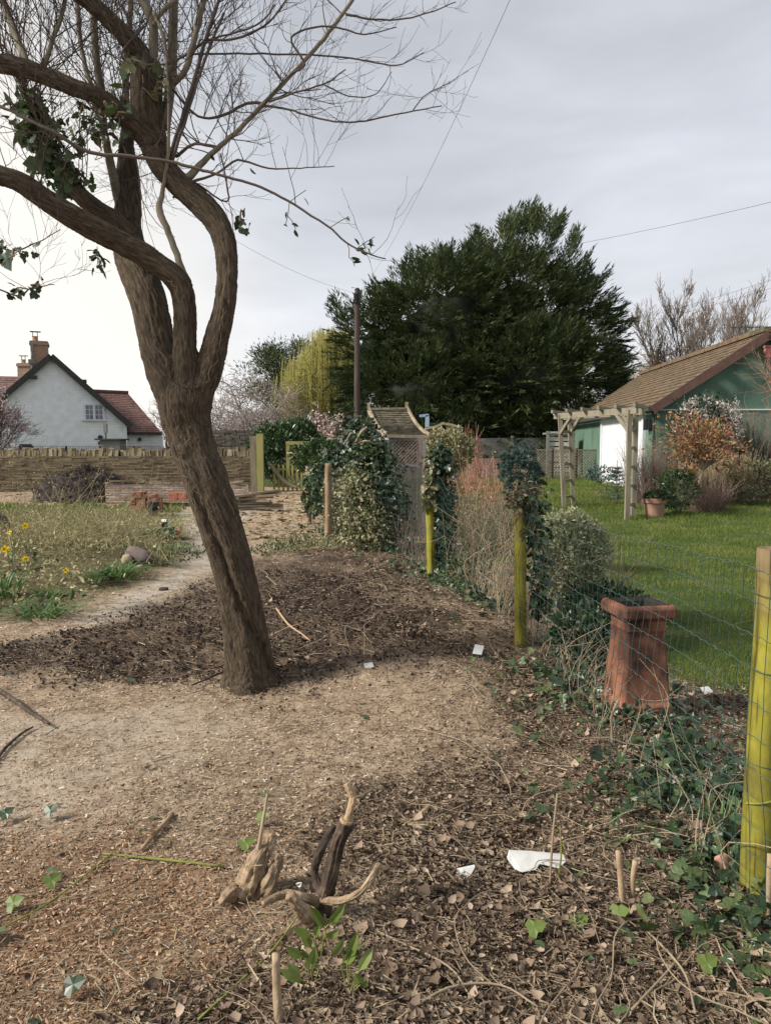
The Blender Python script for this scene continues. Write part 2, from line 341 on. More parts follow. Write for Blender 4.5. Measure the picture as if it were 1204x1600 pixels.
def ground_mat():
    m = bpy.data.materials.new('ground'); m.use_nodes = True; t = m.node_tree; t.nodes.clear(); L = t.links.new
    out = N('ShaderNodeOutputMaterial', t); b = N('ShaderNodeBsdfPrincipled', t); b.inputs['Roughness'].default_value = .92; b.inputs['Specular IOR Level'].default_value = .15
    L(b.outputs[0], out.inputs[0]); tc = N('ShaderNodeTexCoord', t)
    def noise(sc, det=6, r=.6, d=0):
        n = N('ShaderNodeTexNoise', t); n.inputs['Scale'].default_value = sc; n.inputs['Detail'].default_value = det; n.inputs['Roughness'].default_value = r; n.inputs['Distortion'].default_value = d
        L(tc.outputs['Object'], n.inputs['Vector']); return n.outputs['Fac']
    def ramp(f, cols, lo=.33, hi=.67):
        r = N('ShaderNodeValToRGB', t); k = len(cols)
        r.color_ramp.elements[0].position = lo; r.color_ramp.elements[0].color = (*cols[0], 1); r.color_ramp.elements[1].position = hi; r.color_ramp.elements[1].color = (*cols[-1], 1)
        for i in range(1, k - 1):
            q = r.color_ramp.elements.new(lo + (hi - lo) * i / (k - 1)); q.color = (*cols[i], 1)
        L(f, r.inputs[0]); return r.outputs[0]
    def mix(f, a, c):
        x = N('ShaderNodeMix', t, data_type='RGBA'); L(f, x.inputs[0]); L(a, x.inputs[6]); L(c, x.inputs[7]); return x.outputs[2]
    fine = noise(60, 8, .7); mid = noise(9, 8, .68); fib = noise(140, 4, .6, 1.0)
    a1 = N('ShaderNodeAttribute', t, attribute_name='zone_a'); a2 = N('ShaderNodeAttribute', t, attribute_name='zone_b'); a3 = N('ShaderNodeAttribute', t, attribute_name='zone_c')
    s1 = N('ShaderNodeSeparateXYZ', t); s2 = N('ShaderNodeSeparateXYZ', t); s3 = N('ShaderNodeSeparateXYZ', t)
    L(a1.outputs['Vector'], s1.inputs[0]); L(a2.outputs['Vector'], s2.inputs[0]); L(a3.outputs['Vector'], s3.inputs[0])
    c = ramp(mid, [(.15, .105, .068), (.31, .23, .155), (.43, .34, .24)])
    c = mix(s2.outputs[1], c, ramp(mid, [(.11, .06, .035), (.20, .12, .07), (.29, .2, .13)]))          # orange chips
    c = mix(s3.outputs[0], c, ramp(mid, [(.22, .15, .09), (.36, .26, .16), (.42, .33, .22)]))          # straw
    c = mix(s3.outputs[1], c, ramp(mid, [(.24, .20, .155), (.36, .31, .25), (.43, .385, .32)]))          # trodden path
    c = mix(s1.outputs[1], c, ramp(mid, [(.24, .185, .13), (.36, .29, .215), (.43, .365, .285)]))          # concrete under sawdust
    c = mix(s2.outputs[2], c, ramp(mid, [(.04, .032, .018), (.11, .09, .045), (.08, .10, .035)]))          # bed
    c = mix(s1.outputs[2], c, ramp(fine, [(.045, .031, .022), (.105, .073, .05), (.19, .14, .10)]))          # litter
    c = mix(s1.outputs[0], c, ramp(fine, [(.022, .014, .010), (.048, .032, .023), (.095, .068, .048)]))         # dug soil
    c = mix(s2.outputs[0], c, ramp(noise(2.1, 8, .7), [(.035, .05, .014), (.05, .08, .02), (.11, .11, .045)], .3, .7))  # lawn
    L(c, b.inputs['Base Color'])
    bp = N('ShaderNodeBump', t); bp.inputs['Strength'].default_value = .8; bp.inputs['Distance'].default_value = .012; L(fine, bp.inputs['Height'])
    bp2 = N('ShaderNodeBump', t); bp2.inputs['Strength'].default_value = .6; bp2.inputs['Distance'].default_value = .006; L(fib, bp2.inputs['Height']); L(bp.outputs[0], bp2.inputs['Normal'])
    L(bp2.outputs[0], b.inputs['Normal']); return m
ground = mb.build('ground', ground_mat(), smooth=True); tag(ground, 'bare garden ground of soil, chips and trodden earth', None, None, 'structure')
def fattr(o, name, arrs):
    a = o.data.attributes.new(name, 'FLOAT_VECTOR', 'POINT'); a.data.foreach_set('vector', np.stack(arrs, 1).astype(np.float32).ravel())
fattr(ground, 'zone_a', [np.maximum(Zg['soil'] * .82, Zg['soild']), Zg['conc'], Zg['lit'] * .9])
fattr(ground, 'zone_b', [np.maximum(Zg['lawn'], Zg['lgrass']), Zg['orng'] * .9, Zg['bed']])
fattr(ground, 'zone_c', [Zg['straw'], Zg['path'], 0 * Zg['bed']])
def gz_at(x, y): return hbase(x, y) + hmicro(x, y)

T_OVAL2 = (np.array([[0, 0, .25], [.25, .4, .16], [.6, .5, .22], [1, .08, .42], [.72, -.42, .12], [.3, -.5, .26], [.3, 0, .02], [.65, 0, .05]]), [np.array([[0, 6, 1], [6, 2, 1], [6, 7, 2], [7, 3, 2], [7, 4, 3], [6, 5, 4], [6, 4, 7], [0, 5, 6]])])
# ------------------------------------------------------------------ scatter on the ground (nobody could count these)
def spots(n, y0, y1, dens, pad=1.0, margin=.12):
    """random ground points, even in the picture's spread of distance, kept with probability dens(zones,x,y)"""
    y = y0 * (y1 / y0) ** (R.rand(n) ** 1.15); x = (R.rand(n) * 2 - 1) * (y * .52 + .15) * pad
    z = zones(x, y); k = R.rand(n) < dens(z, x, y); x, y = x[k], y[k]
    return np.stack([x, y, gz_at(x, y)], 1)
def flat_scatter(name, mt, n, y0, y1, dens, T, L, Wd, label, tilt=.35, lift=.004, H=None, cat=None):
    P = spots(n, y0, y1, dens); k = len(P); P[:, 2] += lift * R.rand(k) * 2
    a = R.rand(k) * 2 * math.pi; d = np.stack([np.cos(a), np.sin(a), R.normal(size=k) * tilt * .5], 1); nr = np.stack([R.normal(size=k) * tilt, R.normal(size=k) * tilt, np.ones(k)], 1)
    sc = np.exp(np.clip(R.normal(size=k) * .42, -1, .62)) * (1 + .05 * (P[:, 1] - 2))
    l = L * sc; w = Wd * sc * R.uniform(.6, 1.5, k)
    mbb = MB(); scat(mbb, T, P, d, nr, l, w, H=(l if H is None else H * sc)); o = mbb.build(name, mt, smooth=(T is T_OVAL2 or T is T_CURL)); return tag(o, label, cat, None, 'stuff')
flat_scatter('wood_chips', K['chip'], 210000, 1.5, 12, lambda z, x, y: np.clip(.8 - .35 * z['conc'] - .4 * z['path'] - .55 * z['soil'] - .6 * z['orng'] - .5 * z['lit'], .04, 1) * (1 - z['lawn']) * (1 - .8 * z['bed']), T_CHIP, .011, .0032, 'pale wood chips and shavings strewn over the bare ground', tilt=.3, cat='wood chips')
flat_scatter('orange_chips', K['chipo'], 120000, 1.5, 6, lambda z, x, y: np.clip(z['orng'] * 1.0 + .05, 0, 1) * (1 - z['lit']), T_CHIP, .011, .0032, 'orange brown shredded chips at the near left', tilt=.35, cat='wood chips')
flat_scatter('straw_chips', K['deadstem'], 16000, 12, 25, lambda z, x, y: np.clip(z['straw'] + .25, 0, 1) * (1 - z['lawn']) * (1 - z['bed']), T_CHIP, .06, .018, 'pale straw and shavings on the path by the gate', tilt=.3, cat='straw')
flat_scatter('dead_leaf_bits', K['deadleaf'], 190000, 1.45, 11, lambda z, x, y: np.clip(z['lit'] * 1.0 + .03 + .12 * z['soil'], 0, 1) * (1 - .97 * z['lawn']) * (1 - .9 * z['conc']) * (1 - .85 * z['orng'] * (1 - z['lit'])), T_CURL, .013, .0075, 'brown leaf fragments and shreds covering the fence side', tilt=.6, lift=.01, H=.012, cat='leaf litter')
flat_scatter('dead_leaves', K['deadleaf'], 15000, 1.5, 13, lambda z, x, y: np.clip(z['lit'] * .8 + .015 + .10 * z['soil'], 0, 1) * (1 - .96 * z['lawn']) * (1 - .9 * z['conc']), T_OVAL2, .028, .016, 'brown curled dead leaves littering the fence side', tilt=.55, lift=.012, H=.03, cat='leaf litter')
flat_scatter('soil_clods', K['clod'], 70000, 3.6, 9, lambda z, x, y: z['soil'] * .9, T_CURL, .013, .012, 'crumbly dark clods of dug soil round the tree', tilt=.8, lift=.008, cat='soil')
flat_scatter('fallen_twigs', K['deadstem'], 12000, 1.5, 12, lambda z, x, y: np.clip(.12 + .5 * z['lit'] + .35 * z['soil'], 0, 1) * (1 - .97 * z['lawn']) * (1 - .7 * z['conc']), T_STICK, .05, .0028, 'thin dry twigs scattered on the ground', tilt=.2, lift=.012, H=.0028, cat='twigs')
flat_scatter('scattered_ivy_leaves', K['ivy'], 9000, 1.5, 12, lambda z, x, y: np.clip(.008 + .35 * z['lit'] * sstep(x - fence_x(y), -.9, -.1) , 0, 1) * (1 - .9 * z['lawn']) * (1 - .8 * z['conc']), T_IVY, .034, .03, 'loose green ivy leaves lying on the litter', tilt=.4, lift=.02, cat='leaves')
flat_scatter('litter_shreds', K['deadstem'], 60000, 1.5, 10, lambda z, x, y: np.clip(.25 + .7 * z['lit'] + .3 * z['soil'], 0, 1) * (1 - .97 * z['lawn']) * (1 - .8 * z['conc']), T_STICK, .026, .0016, 'pale shreds and fibres mixed through the litter', tilt=.3, lift=.014, H=.0016, cat='litter')
# long dry vines lying in loops
mbb = MB()
for q in range(230):
    y = 1.45 * (9 / 1.45) ** R.rand(); x = fence_x(y) - abs(R.normal()) * (.28 + .12 * y) + .05
    if q % 5 == 0: x = R.uniform(-.5, .5) * y
    z_ = zones(np.array([x]), np.array([y]))
    if z_['conc'][0] > .3: continue
    n = 9; a = R.rand() * 6.28; da = R.normal() * .2; L = R.uniform(.03, .09) * (1 + .06 * y); P = [(x, y)]
    for s in range(n): P.append((P[-1][0] + math.cos(a) * L, P[-1][1] + math.sin(a) * L)); a += da + R.normal() * .3
    P = np.array(P); zz = gz_at(P[:, 0], P[:, 1]) + .012 + np.sin(np.linspace(0, math.pi, n + 1)) * R.uniform(0, .07)
    tube(mbb, cr(np.column_stack([P, zz]), 2), np.linspace(1, .5, 2 * n + 1) * R.uniform(.0012, .0032), 4)
tag(mbb.build('dry_vines', K['deadstem']), 'tangle of dry tan vines looping over the litter', 'vines', None, 'stuff')

# grass
def grass(name, mt, n, y0, y1, xr, dens, L, Wd, label, T=T_BLADE1):
    y = y0 * (y1 / y0) ** (R.rand(n)); x = xr[0] + (xr[1](y) - xr[0]) * R.rand(n) if callable(xr[1]) else R.uniform(xr[0], xr[1], n)
    z = zones(x, y); k = R.rand(n) < dens(z, x, y); x, y = x[k], y[k]; k = len(x)
    P = np.stack([x, y, gz_at(x, y) - .004], 1); d = rdir(k) * .55 + np.array([0, 0, 1.0]); nr = rdir(k)
    sc = R.uniform(.5, 1.35, k) * (1 + .06 * (y - 5)) * (1 + .45 * fbm(x * 1.7, y * 1.7, o=3)).clip(.45, 2)
    mbb = MB(); scat(mbb, T, P, d, nr, L * sc, Wd * (1 + .16 * (y - 4)) * R.uniform(.7, 1.4, k)); return tag(mbb.build(name, mt), label, 'grass', None, 'stuff')
K['grass'] = mat('grass_blade', [(.055, .09, .016), (.10, .15, .026), (.19, .22, .045), (.34, .31, .12)], scale=1.6, island=.42, bump=0, rough=.55, trans=.35)
grass('lawn_grass', K['grass'], 330000, 3.2, 31, (-1.4, lambda y: y * .53 + .4), lambda z, x, y: z['lawn'] * np.clip(1.15 - .5 * (1 - sstep(y, 3.4, 6)), 0, 1) * (x > fence_x(y) + .2), .034, .0035, 'short green lawn grass beyond the wire fence')
grass('rough_grass', K['grass'], 12000, 17, 25, (-12.5, -4.5), lambda z, x, y: z['lgrass'], .06, .012, 'strip of green grass below the brush heap')

# ------------------------------------------------------------------ buildings
def roof_slope(mb, A, B, C, D, rows, t=.03, mi=0, wav=0, cols=0):
    """tiled slope: A-B the eaves (left, right), D-C the ridge; each course is a thin overlapping slab"""
    A, B, C, D = map(Vector, (A, B, C, D)); n = (B - A).cross(D - A).normalized()
    if n.z < 0: n = -n
    for r in range(rows):
        f0 = r / rows; f1 = (r + 1.12) / rows if r < rows - 1 else 1.0
        p = [A.lerp(D, f0), B.lerp(C, f0), B.lerp(C, f1), A.lerp(D, f1)]
        if cols:
            for c in range(cols):
                o = .5 * (r % 2) / cols; u0 = min(1, max(0, c / cols + o - .5 / cols * (r % 2) * 0)); u1 = min(1, (c + .96) / cols + o)
                if u0 >= u1: continue
                w = R.uniform(0, .012)
                lo = [p[0].lerp(p[1], u0), p[0].lerp(p[1], u1), p[3].lerp(p[2], u1), p[3].lerp(p[2], u0)]
                hexa(mb, [lo[0] + n * w, lo[1] + n * w, lo[2] - n * t * .3, lo[3] - n * t * .3, lo[0] + n * (t + w), lo[1] + n * (t + w), lo[2] + n * t * .5, lo[3] + n * t * .5], mi)
        else:
            hexa(mb, [p[0], p[1], p[2] - n * t * .3, p[3] - n * t * .3, p[0] + n * t, p[1] + n * t, p[2] + n * t * .5, p[3] + n * t * .5], mi)
def prism_wall(mb, prof, y0, y1, mi=0):
    """a closed block with the outline prof (x,z) running from y0 to y1"""
    n = len(prof); V = [(x, y0, z) for x, z in prof] + [(x, y1, z) for x, z in prof]
    q = np.array([[k, (k + 1) % n, n + (k + 1) % n, n + k] for k in range(n)])
    mb.add(V, [q[:, ::-1], np.arange(n)[None, :], (np.arange(n) + n)[None, ::-1]], mi)
K['whitebrick'] = None
def brick_mat(name, c1, c2, mortar, scale, bw=.24, bh=.075, bump=.5, msz=.012, axis='X'):
    m = bpy.data.materials.new(name); m.use_nodes = True; t = m.node_tree; b = t.nodes['Principled BSDF']; L = t.links.new
    tc = N('ShaderNodeTexCoord', t); s = N('ShaderNodeSeparateXYZ', t); L(tc.outputs['Object'], s.inputs[0]); c = N('ShaderNodeCombineXYZ', t)
    ad = N('ShaderNodeMath', t, operation='ADD'); L(s.outputs[0], ad.inputs[0]); L(s.outputs[1], ad.inputs[1]); L(ad.outputs[0], c.inputs[0]); L(s.outputs[2], c.inputs[1])
    br = N('ShaderNodeTexBrick', t); L(c.outputs[0], br.inputs['Vector']); br.inputs['Color1'].default_value = (*c1, 1); br.inputs['Color2'].default_value = (*c2, 1); br.inputs['Mortar'].default_value = (*mortar, 1)
    br.inputs['Scale'].default_value = scale; br.inputs['Brick Width'].default_value = bw; br.inputs['Row Height'].default_value = bh; br.inputs['Mortar Size'].default_value = msz; br.inputs['Mortar Smooth'].default_value = .3
    n = N('ShaderNodeTexNoise', t); n.inputs['Scale'].default_value = 3; n.inputs['Detail'].default_value = 8; L(tc.outputs['Object'], n.inputs['Vector'])
    mr = N('ShaderNodeMapRange', t); mr.inputs[3].default_value = .78; mr.inputs[4].default_value = 1.18; L(n.outputs['Fac'], mr.inputs[0])
    v = N('ShaderNodeVectorMath', t, operation='SCALE'); L(br.outputs['Color'], v.inputs[0]); L(mr.outputs[0], v.inputs['Scale']); L(v.outputs[0], b.inputs['Base Color'])
    bp = N('ShaderNodeBump', t); bp.inputs['Strength'].default_value = bump; bp.inputs['Distance'].default_value = .012; bp.invert = True; L(br.outputs['Fac'], bp.inputs['Height'])
    b2 = N('ShaderNodeBump', t); b2.inputs['Strength'].default_value = .4; b2.inputs['Distance'].default_value = .02; L(n.outputs['Fac'], b2.inputs['Height']); L(bp.outputs[0], b2.inputs['Normal']); L(b2.outputs[0], b.inputs['Normal'])
    b.inputs['Roughness'].default_value = .85; return m
K['whitebrick'] = brick_mat('painted_brick', (.90, .91, .93), (.85, .86, .88), (.80, .81, .83), 1, .23, .075, .8, .012)
K['brick'] = brick_mat('red_brick', (.26, .13, .075), (.36, .20, .12), (.30, .26, .21), 1, .23, .075)
K['redtile'] = mat('red_tile', [(.08, .048, .042), (.15, .085, .072), (.22, .135, .115)], scale=1.6, island=.45, bump=.2)
K['darktile'] = mat('dark_tile', [(.05, .04, .03), (.10, .08, .06)], scale=5, island=.4)
K['mosstile'] = mat('mossy_tile', [(.055, .038, .026), (.12, .078, .048), (.19, .13, .082), (.08, .075, .04), (.15, .112, .07)], scale=3.0, island=.38, bump=.8, bdist=.03, bscale=25, lo=.36, hi=.64)
K['barge'] = mat('dark_barge', [(.035, .035, .034), (.065, .065, .06)], scale=6, bump=.1)
K['stone'] = mat('walling_stone', [(.06, .045, .028), (.115, .09, .056), (.17, .138, .088), (.23, .19, .13)], scale=3, island=.6, bump=.6, bdist=.02, bscale=20)
K['coping'] = mat('coping_stone', [(.13, .105, .06), (.22, .185, .115), (.30, .26, .17)], scale=4, island=.6, bump=.6, bdist=.02, bscale=14)

HY = 36.0
def PH(px, py, Y=HY): v = at(px, py, Y); return v.x, v.z
house = thing('white_house', (at(80, 740, HY).x, HY, 0.1), 'white painted brick house with a dark edged gable, seen over the stone wall', 'house')
ax, az = PH(80, 557); ex, ez = PH(197, 664); wx, _ = PH(192, 664); lx = ax - (ex - ax); lw = ax - (wx - ax)
mb = MB(); tz = az - (wx - ax) * (az - ez) / (ex - ax)
prism_wall(mb, [(lw, -.2), (wx, -.2), (wx, tz), (ax, az - .02), (lw, tz)], HY, HY + 9); wall = mb.build('gable_wall', K['whitebrick'], house)
mb = MB()
for sx in (1, -1):
    e = Vector((ax + sx * (ex - ax), HY - .25, ez)); a = Vector((ax, HY - .25, az)); dd = Vector((0, 9.6, 0))
    roof_slope(mb, e, e + dd, a + dd, a, 18, .05)
hr = mb.build('roof', K['darktile'], house)
mb = MB()
for sx in (1, -1):
    beam(mb, (ax, HY - .3, az + .0), (ax + sx * (ex - ax + .05), HY - .3, ez - .05), .1, .26, up=(0, 0, 1))
for px, py in ((52, 590), (124, 594)):
    v = at(px, py, HY - .2); box(mb, (v.x, HY - .2, v.z), (.3, .34, .14))
mb.build('bargeboard', K['barge'], hr)
def chimney(parent, x0, x1, ytop, ybot, Y, pots, label=None):
    a = at(x0, ytop, Y); c = at(x1, ybot, Y); mb = MB(); cx = (a.x + c.x) / 2; w = c.x - a.x
    box(mb, (cx, Y, (a.z + c.z) / 2 - .3), (w * .92, .9, a.z - c.z + .6)); box(mb, (cx, Y, a.z - .10), (w * 1.04, 1.0, .14)); box(mb, (cx, Y, a.z - .01), (w * .96, .94, .06))
    ch = mb.build('chimney', K['brick'], parent)
    for px, py in pots:
        v = at(px, py, Y); mb = MB(); tube(mb, [(v.x, Y, a.z - .05), (v.x, Y, a.z + .1), (v.x, Y, v.z - .05), (v.x, Y, v.z)], [.17, .13, .12, .15], 12); mb.build('chimney_pot', K['brick'], ch)
        mb = MB(); beam(mb, (v.x - .22, Y, v.z + .22), (v.x + .25, Y, v.z + .22), .2, .035)
        for q in (-.1, .1): beam(mb, (v.x + q, Y, v.z), (v.x + q, Y, v.z + .22), .03, .03)
        mb.build('cowl', K['barge'], ch)
    return ch
chimney(hr, 65, 92, 536, 560, HY + 1.2, [(72, 527)])
mb = MB(); a = at(60, 547, HY + .6); c = at(60, 566, HY + .6); tube(mb, [c - Vector((0, 0, .4)), c, a], [.05, .06, .04], 8); box(mb, a + Vector((0, 0, .1)), (.12, .12, .35)); box(mb, c, (.3, .15, .2)); mb.build('finial', K['greytimber'], hr)
# window
def window(parent, x0, x1, y0, y1, Y, cols, rows, lights=2):
    a = at(x0, y0, Y); c = at(x1, y1, Y); mb = MB(); w = c.x - a.x; h = a.z - c.z; cx = (a.x + c.x) / 2; cz = (a.z + c.z) / 2; t = .07
    for q in range(lights + 1):
        tt_ = t if 0 < q < lights else t * .9; box(mb, (a.x + q * w / lights, Y - .03, cz), (tt_ * 1.5, .1, h))
    box(mb, (cx, Y - .035, a.z), (w + t * 1.6, .11, t)); box(mb, (cx, Y - .06, c.z - .02), (w + .25, .17, t))
    for q in range(lights):
        sx = a.x + (q + .5) * w / lights; sw = w / lights
        for r in range(1, cols): box(mb, (sx - sw / 2 + r * sw / cols, Y - .02, cz), (.022, .05, h))
        for r in range(1, rows): box(mb, (sx, Y - .022, c.z + r * h / rows), (sw, .046, .022))
    win = mb.build('window', K['white'], parent)
    mb = MB(); box(mb, (cx, Y + .0, cz), (w, .03, h)); mb.build('pane', K['glass'], win)
window(house, 128, 157, 631, 655, HY - .02, 2, 3)
mb = MB(); a = at(165, 688, HY - .1); box(mb, (at(36, 720, HY).x + .0, HY - .02, at(0, 698, HY).z), (.01, .01, .01))
a = at(35, 694, HY); b_ = at(53, 705, HY); box(mb, ((a.x + b_.x) / 2, HY - .03, (a.z + b_.z) / 2), (b_.x - a.x, .08, a.z - b_.z)); mb.build('hatch', K['barge'], house)
mb = MB(); v = at(151, 683, HY - .08); tube(mb, [(v.x, HY - .12, v.z), (v.x, HY + .0, v.z)], .11, 14); v = at(151, 692, HY); box(mb, (v.x, HY - .04, v.z), (.12, .08, .14)); mb.build('vent', K['barge'], house)
# red roofed wing
WY = 37.5
mb = MB(); a = at(150, 672, WY); b_ = at(266, 676, WY); prism_wall(mb, [(a.x, -.2), (b_.x, -.2), (b_.x, b_.z), (a.x, b_.z)], WY, WY + 5); mb.build('wing_wall', K['whitebrick'], house)
mb = MB(); rt = at(238, 612, WY + 2.4); e0 = at(150, 675, WY - .2); e1 = at(262, 675, WY - .2); rl = at(150, 610, WY + 2.4)
roof_slope(mb, e0, e1, rt, rl, 22, .03, 0, cols=30)
back = Vector((0, 4.9, 0)); roof_slope(mb, e0 + back, e1 + back, rt, rl, 8, .03)
beam(mb, rl + Vector((0, 0, .05)), rt + Vector((.05, 0, .05)), .25, .12)
wr = mb.build('wing_roof', K['redtile'], house); mb = MB(); box(mb, ((e0.x + e1.x) / 2, WY - .28, e0.z - .06), (e1.x - e0.x, .14, .13)); mb.build('gutter', K['barge'], wr)
mb = MB(); v = at(230, 686, WY); box(mb, (v.x, WY - .06, v.z), (.16, .12, .16)); mb.build('wall_box', K['barge'], house)
house.rotation_euler = (0, 0, math.radians(21))
# neighbour roof at far left with its chimney
h2 = thing('tiled_house', (at(5, 740, 44).x, 44, 0.1), 'house with a brown tiled roof and slim brick chimney, left of the white gable', 'house')
mb = MB(); a = at(-90, 586, 46); b_ = at(34, 589, 46); e0 = at(-120, 640, 42.5); e1 = at(40, 640, 42.5); roof_slope(mb, e0, e1, b_, a, 14, .05, 0, cols=24); dd = Vector((0, 7, 0)); roof_slope(mb, e0 + dd, e1 + dd, b_, a, 6, .05)
r2 = mb.build('roof', K['redtile'], h2); mb = MB(); prism_wall(mb, [(e0.x, -.2), (e1.x - .2, -.2), (e1.x - .2, e1.z), (e0.x, e1.z)], 42.8, 49); mb.build('wall', K['whitebrick'], h2)
chimney(r2, 32, 53, 569, 592, 45.6, [(37, 562)])
# low outbuilding between house and stone wall (grey roof light box, pipe)
ob = thing('oil_tank_shelter', (at(180, 740, 32).x, 32, .1), 'low grey boarded shelter with flat lid against the white house', 'shelter')
mb = MB(); a = at(162, 686, 32); b_ = at(193, 710, 32); box(mb, ((a.x + b_.x) / 2, 32, .6), (b_.x - a.x, .8, a.z * 2 - 1.3)); 
mb.build('body', K['greytimber'], ob); mb = MB(); box(mb, ((a.x + b_.x) / 2 - .05, 32, a.z - .02), (b_.x - a.x + .3, 1.0, .06)); mb.build('lid', K['barge'], ob)
mb = MB(); v = at(165, 664, 32); w_ = at(165, 690, 32); tube(mb, [w_, v], .05, 8); box(mb, at(165, 669, 32), (.14, .12, .4)); mb.build('flue_pipe', K['greytimber'], ob)

# ------------------------------------------------------------------ green garage
gar = thing('green_garage', (8.4, 24, .35), 'green rendered garage with a mossy tiled roof and white door, beyond the pergola', 'garage')
def gX(Y): return 7.07 + (Y - 20) * .054
GA, GB = 20.0, 31.0; gd = Vector((gX(GB) - gX(GA), GB - GA, 0)).normalized(); gn = Vector((gd.y, -gd.x, 0))
ez_ = 2.64; rz_ = 4.40; wid = 5.3
o0 = Vector((gX(GA), GA, 0)); o1 = Vector((gX(GB), GB, 0))
K['greenrender'] = mat('green_render', [(.07, .12, .088), (.098, .165, .12), (.125, .20, .15)], scale=2.2, bump=.25, bscale=30, stretch=(1, 1, .4))
mb = MB(); P0 = [o0, o0 + gn * wid, o0 + gn * wid + Vector((0, 0, ez_)), o0 + gn * wid / 2 + Vector((0, 0, rz_)), o0 + Vector((0, 0, ez_))]
V = [tuple(p) for p in P0] + [tuple(p + (o1 - o0)) for p in P0]; n = 5
mb.add(V, [np.array([[k, (k + 1) % n, n + (k + 1) % n, n + k] for k in range(n)])[:, ::-1], np.arange(5)[None, :], (np.arange(5) + 5)[None, ::-1]])
gw = mb.build('wall', K['greenrender'], gar)
mb = MB(); ov = .18; up = Vector((0, 0, .04))
sl_ = (rz_ - ez_) / (wid / 2)
for s in (0, 1):
    base = o0 if s == 0 else o0 + gn * wid; dx = -gn if s == 0 else gn
    A = base + dx * ov + Vector((0, 0, ez_ - ov * sl_)) + up - gd * .3; B = A + (o1 - o0) + gd * .5; rA = o0 + gn * wid / 2 + Vector((0, 0, rz_)) + up - gd * .3; rB = rA + (o1 - o0) + gd * .5
    roof_slope(mb, A, B, rB, rA, 15, .045, 0, cols=38)
beam(mb, rA + Vector((0, 0, .06)), rB + Vector((0, 0, .06)), .28, .12)
gr_ = mb.build('roof', K['mosstile'], gar)
mb = MB()
for s in (0, 1):
    base = o0 if s == 0 else o0 + gn * wid; dx = -gn if s == 0 else gn
    A = base + dx * (ov + .02) + Vector((0, 0, ez_ - ov * sl_ - .04)) - gd * .3; rA = o0 + gn * wid / 2 + Vector((0, 0, rz_ - .04)) - gd * .3
    beam(mb, A, rA, .06, .22)
K['brownboard'] = mat('brown_board', [(.08, .045, .035), (.13, .075, .06)], scale=6, bump=.2)
mb.build('bargeboard', K['brownboard'], gr_)
mb = MB(); A = o0 - gn * (ov + .06) + Vector((0, 0, ez_ - .14)); beam(mb, A - gd * .25, A + (o1 - o0) + gd * .2, .12, .1)
tube(mb, [A - gn * -.12 - gd * .02 + Vector((0, 0, -.03)), o0 - gn * .06 + gd * .05 + Vector((0, 0, 2.2)), o0 - gn * .06 + gd * .05 + Vector((0, 0, .2))], .035, 8); mb.build('gutter', K['barge'], gr_)
# door on the side wall
mb = MB(); d0, d1 = 1.15, 6.0; dz0, dz1 = .33, 2.42
def gp(u, w, z): return o0 + gd * u - gn * w + Vector((0, 0, z))
def gbox(mb, u0, u1, z0, z1, w0, w1): hexa(mb, [gp(u0, w1, z0), gp(u1, w1, z0), gp(u1, w0, z0), gp(u0, w0, z0), gp(u0, w1, z1), gp(u1, w1, z1), gp(u1, w0, z1), gp(u0, w0, z1)])
gbox(mb, d0, d1, dz0, dz1, 0, .03); dr = mb.build('garage_door', K['white'], gar)
mb = MB(); gbox(mb, d0 - .14, d0, dz0, dz1 + .14, 0, .08); gbox(mb, d1, d1 + .14, dz0, dz1 + .14, 0, .08); gbox(mb, d0, d1, dz1, dz1 + .14, 0, .08); gbox(mb, 3.0, 3.12, dz0, dz1, .03, .06)
mb.build('door_frame', K['white'], dr)
mb = MB(); gbox(mb, .35, .72, 2.02, 2.24, 0, .1); gbox(mb, .42, .5, 1.98, 2.27, .1, .16); gbox(mb, .58, .66, 1.98, 2.27, .1, .16); mb.build('outside_lamp', K['black'], gar)
# seam strip, window and vent on the gable
gyv = lambda x: GA - (x - o0.x) * .054
mb = MB()
def fbox(mb, px0, px1, py0, py1, w0, w1):
    x0, x1 = (px0 - CX) / F * 20, (px1 - CX) / F * 20; z0, z1 = at(0, py1, 19.9).z, at(0, py0, 19.9).z; u0, u1 = x0 - o0.x, x1 - o0.x
    q = lambda u, w, z: o0 + gn * u - gd * w + Vector((0, 0, z))
    hexa(mb, [q(u0, w1, z0), q(u1, w1, z0), q(u1, w0, z0), q(u0, w0, z0), q(u0, w1, z1), q(u1, w1, z1), q(u1, w0, z1), q(u0, w0, z1)])
fbox(mb, 1025, 1240, 639.2, 641, 0, .03); mb.build('seam_strip', K['white'], gw)
mb = MB(); fbox(mb, 1102, 1132, 645, 668, 0, .02); wn = mb.build('window', K['glass'], gar); mb = MB(); fbox(mb, 1099, 1135, 640.6, 644, .0, .09); fbox(mb, 1099, 1102, 644, 668, 0, .05); fbox(mb, 1132, 1135, 644, 668, 0, .05); mb.build('frame', K['white'], wn)
K['salmon'] = mat('salmon_paint', [(.42, .15, .13), (.55, .22, .19)], scale=8)
mb = MB(); fbox(mb, 1179, 1191, 544, 559, 0, .18); fbox(mb, 1177.5, 1192.5, 541.5, 544.5, -.0, .22); mb.build('alarm_box', K['salmon'], gar)
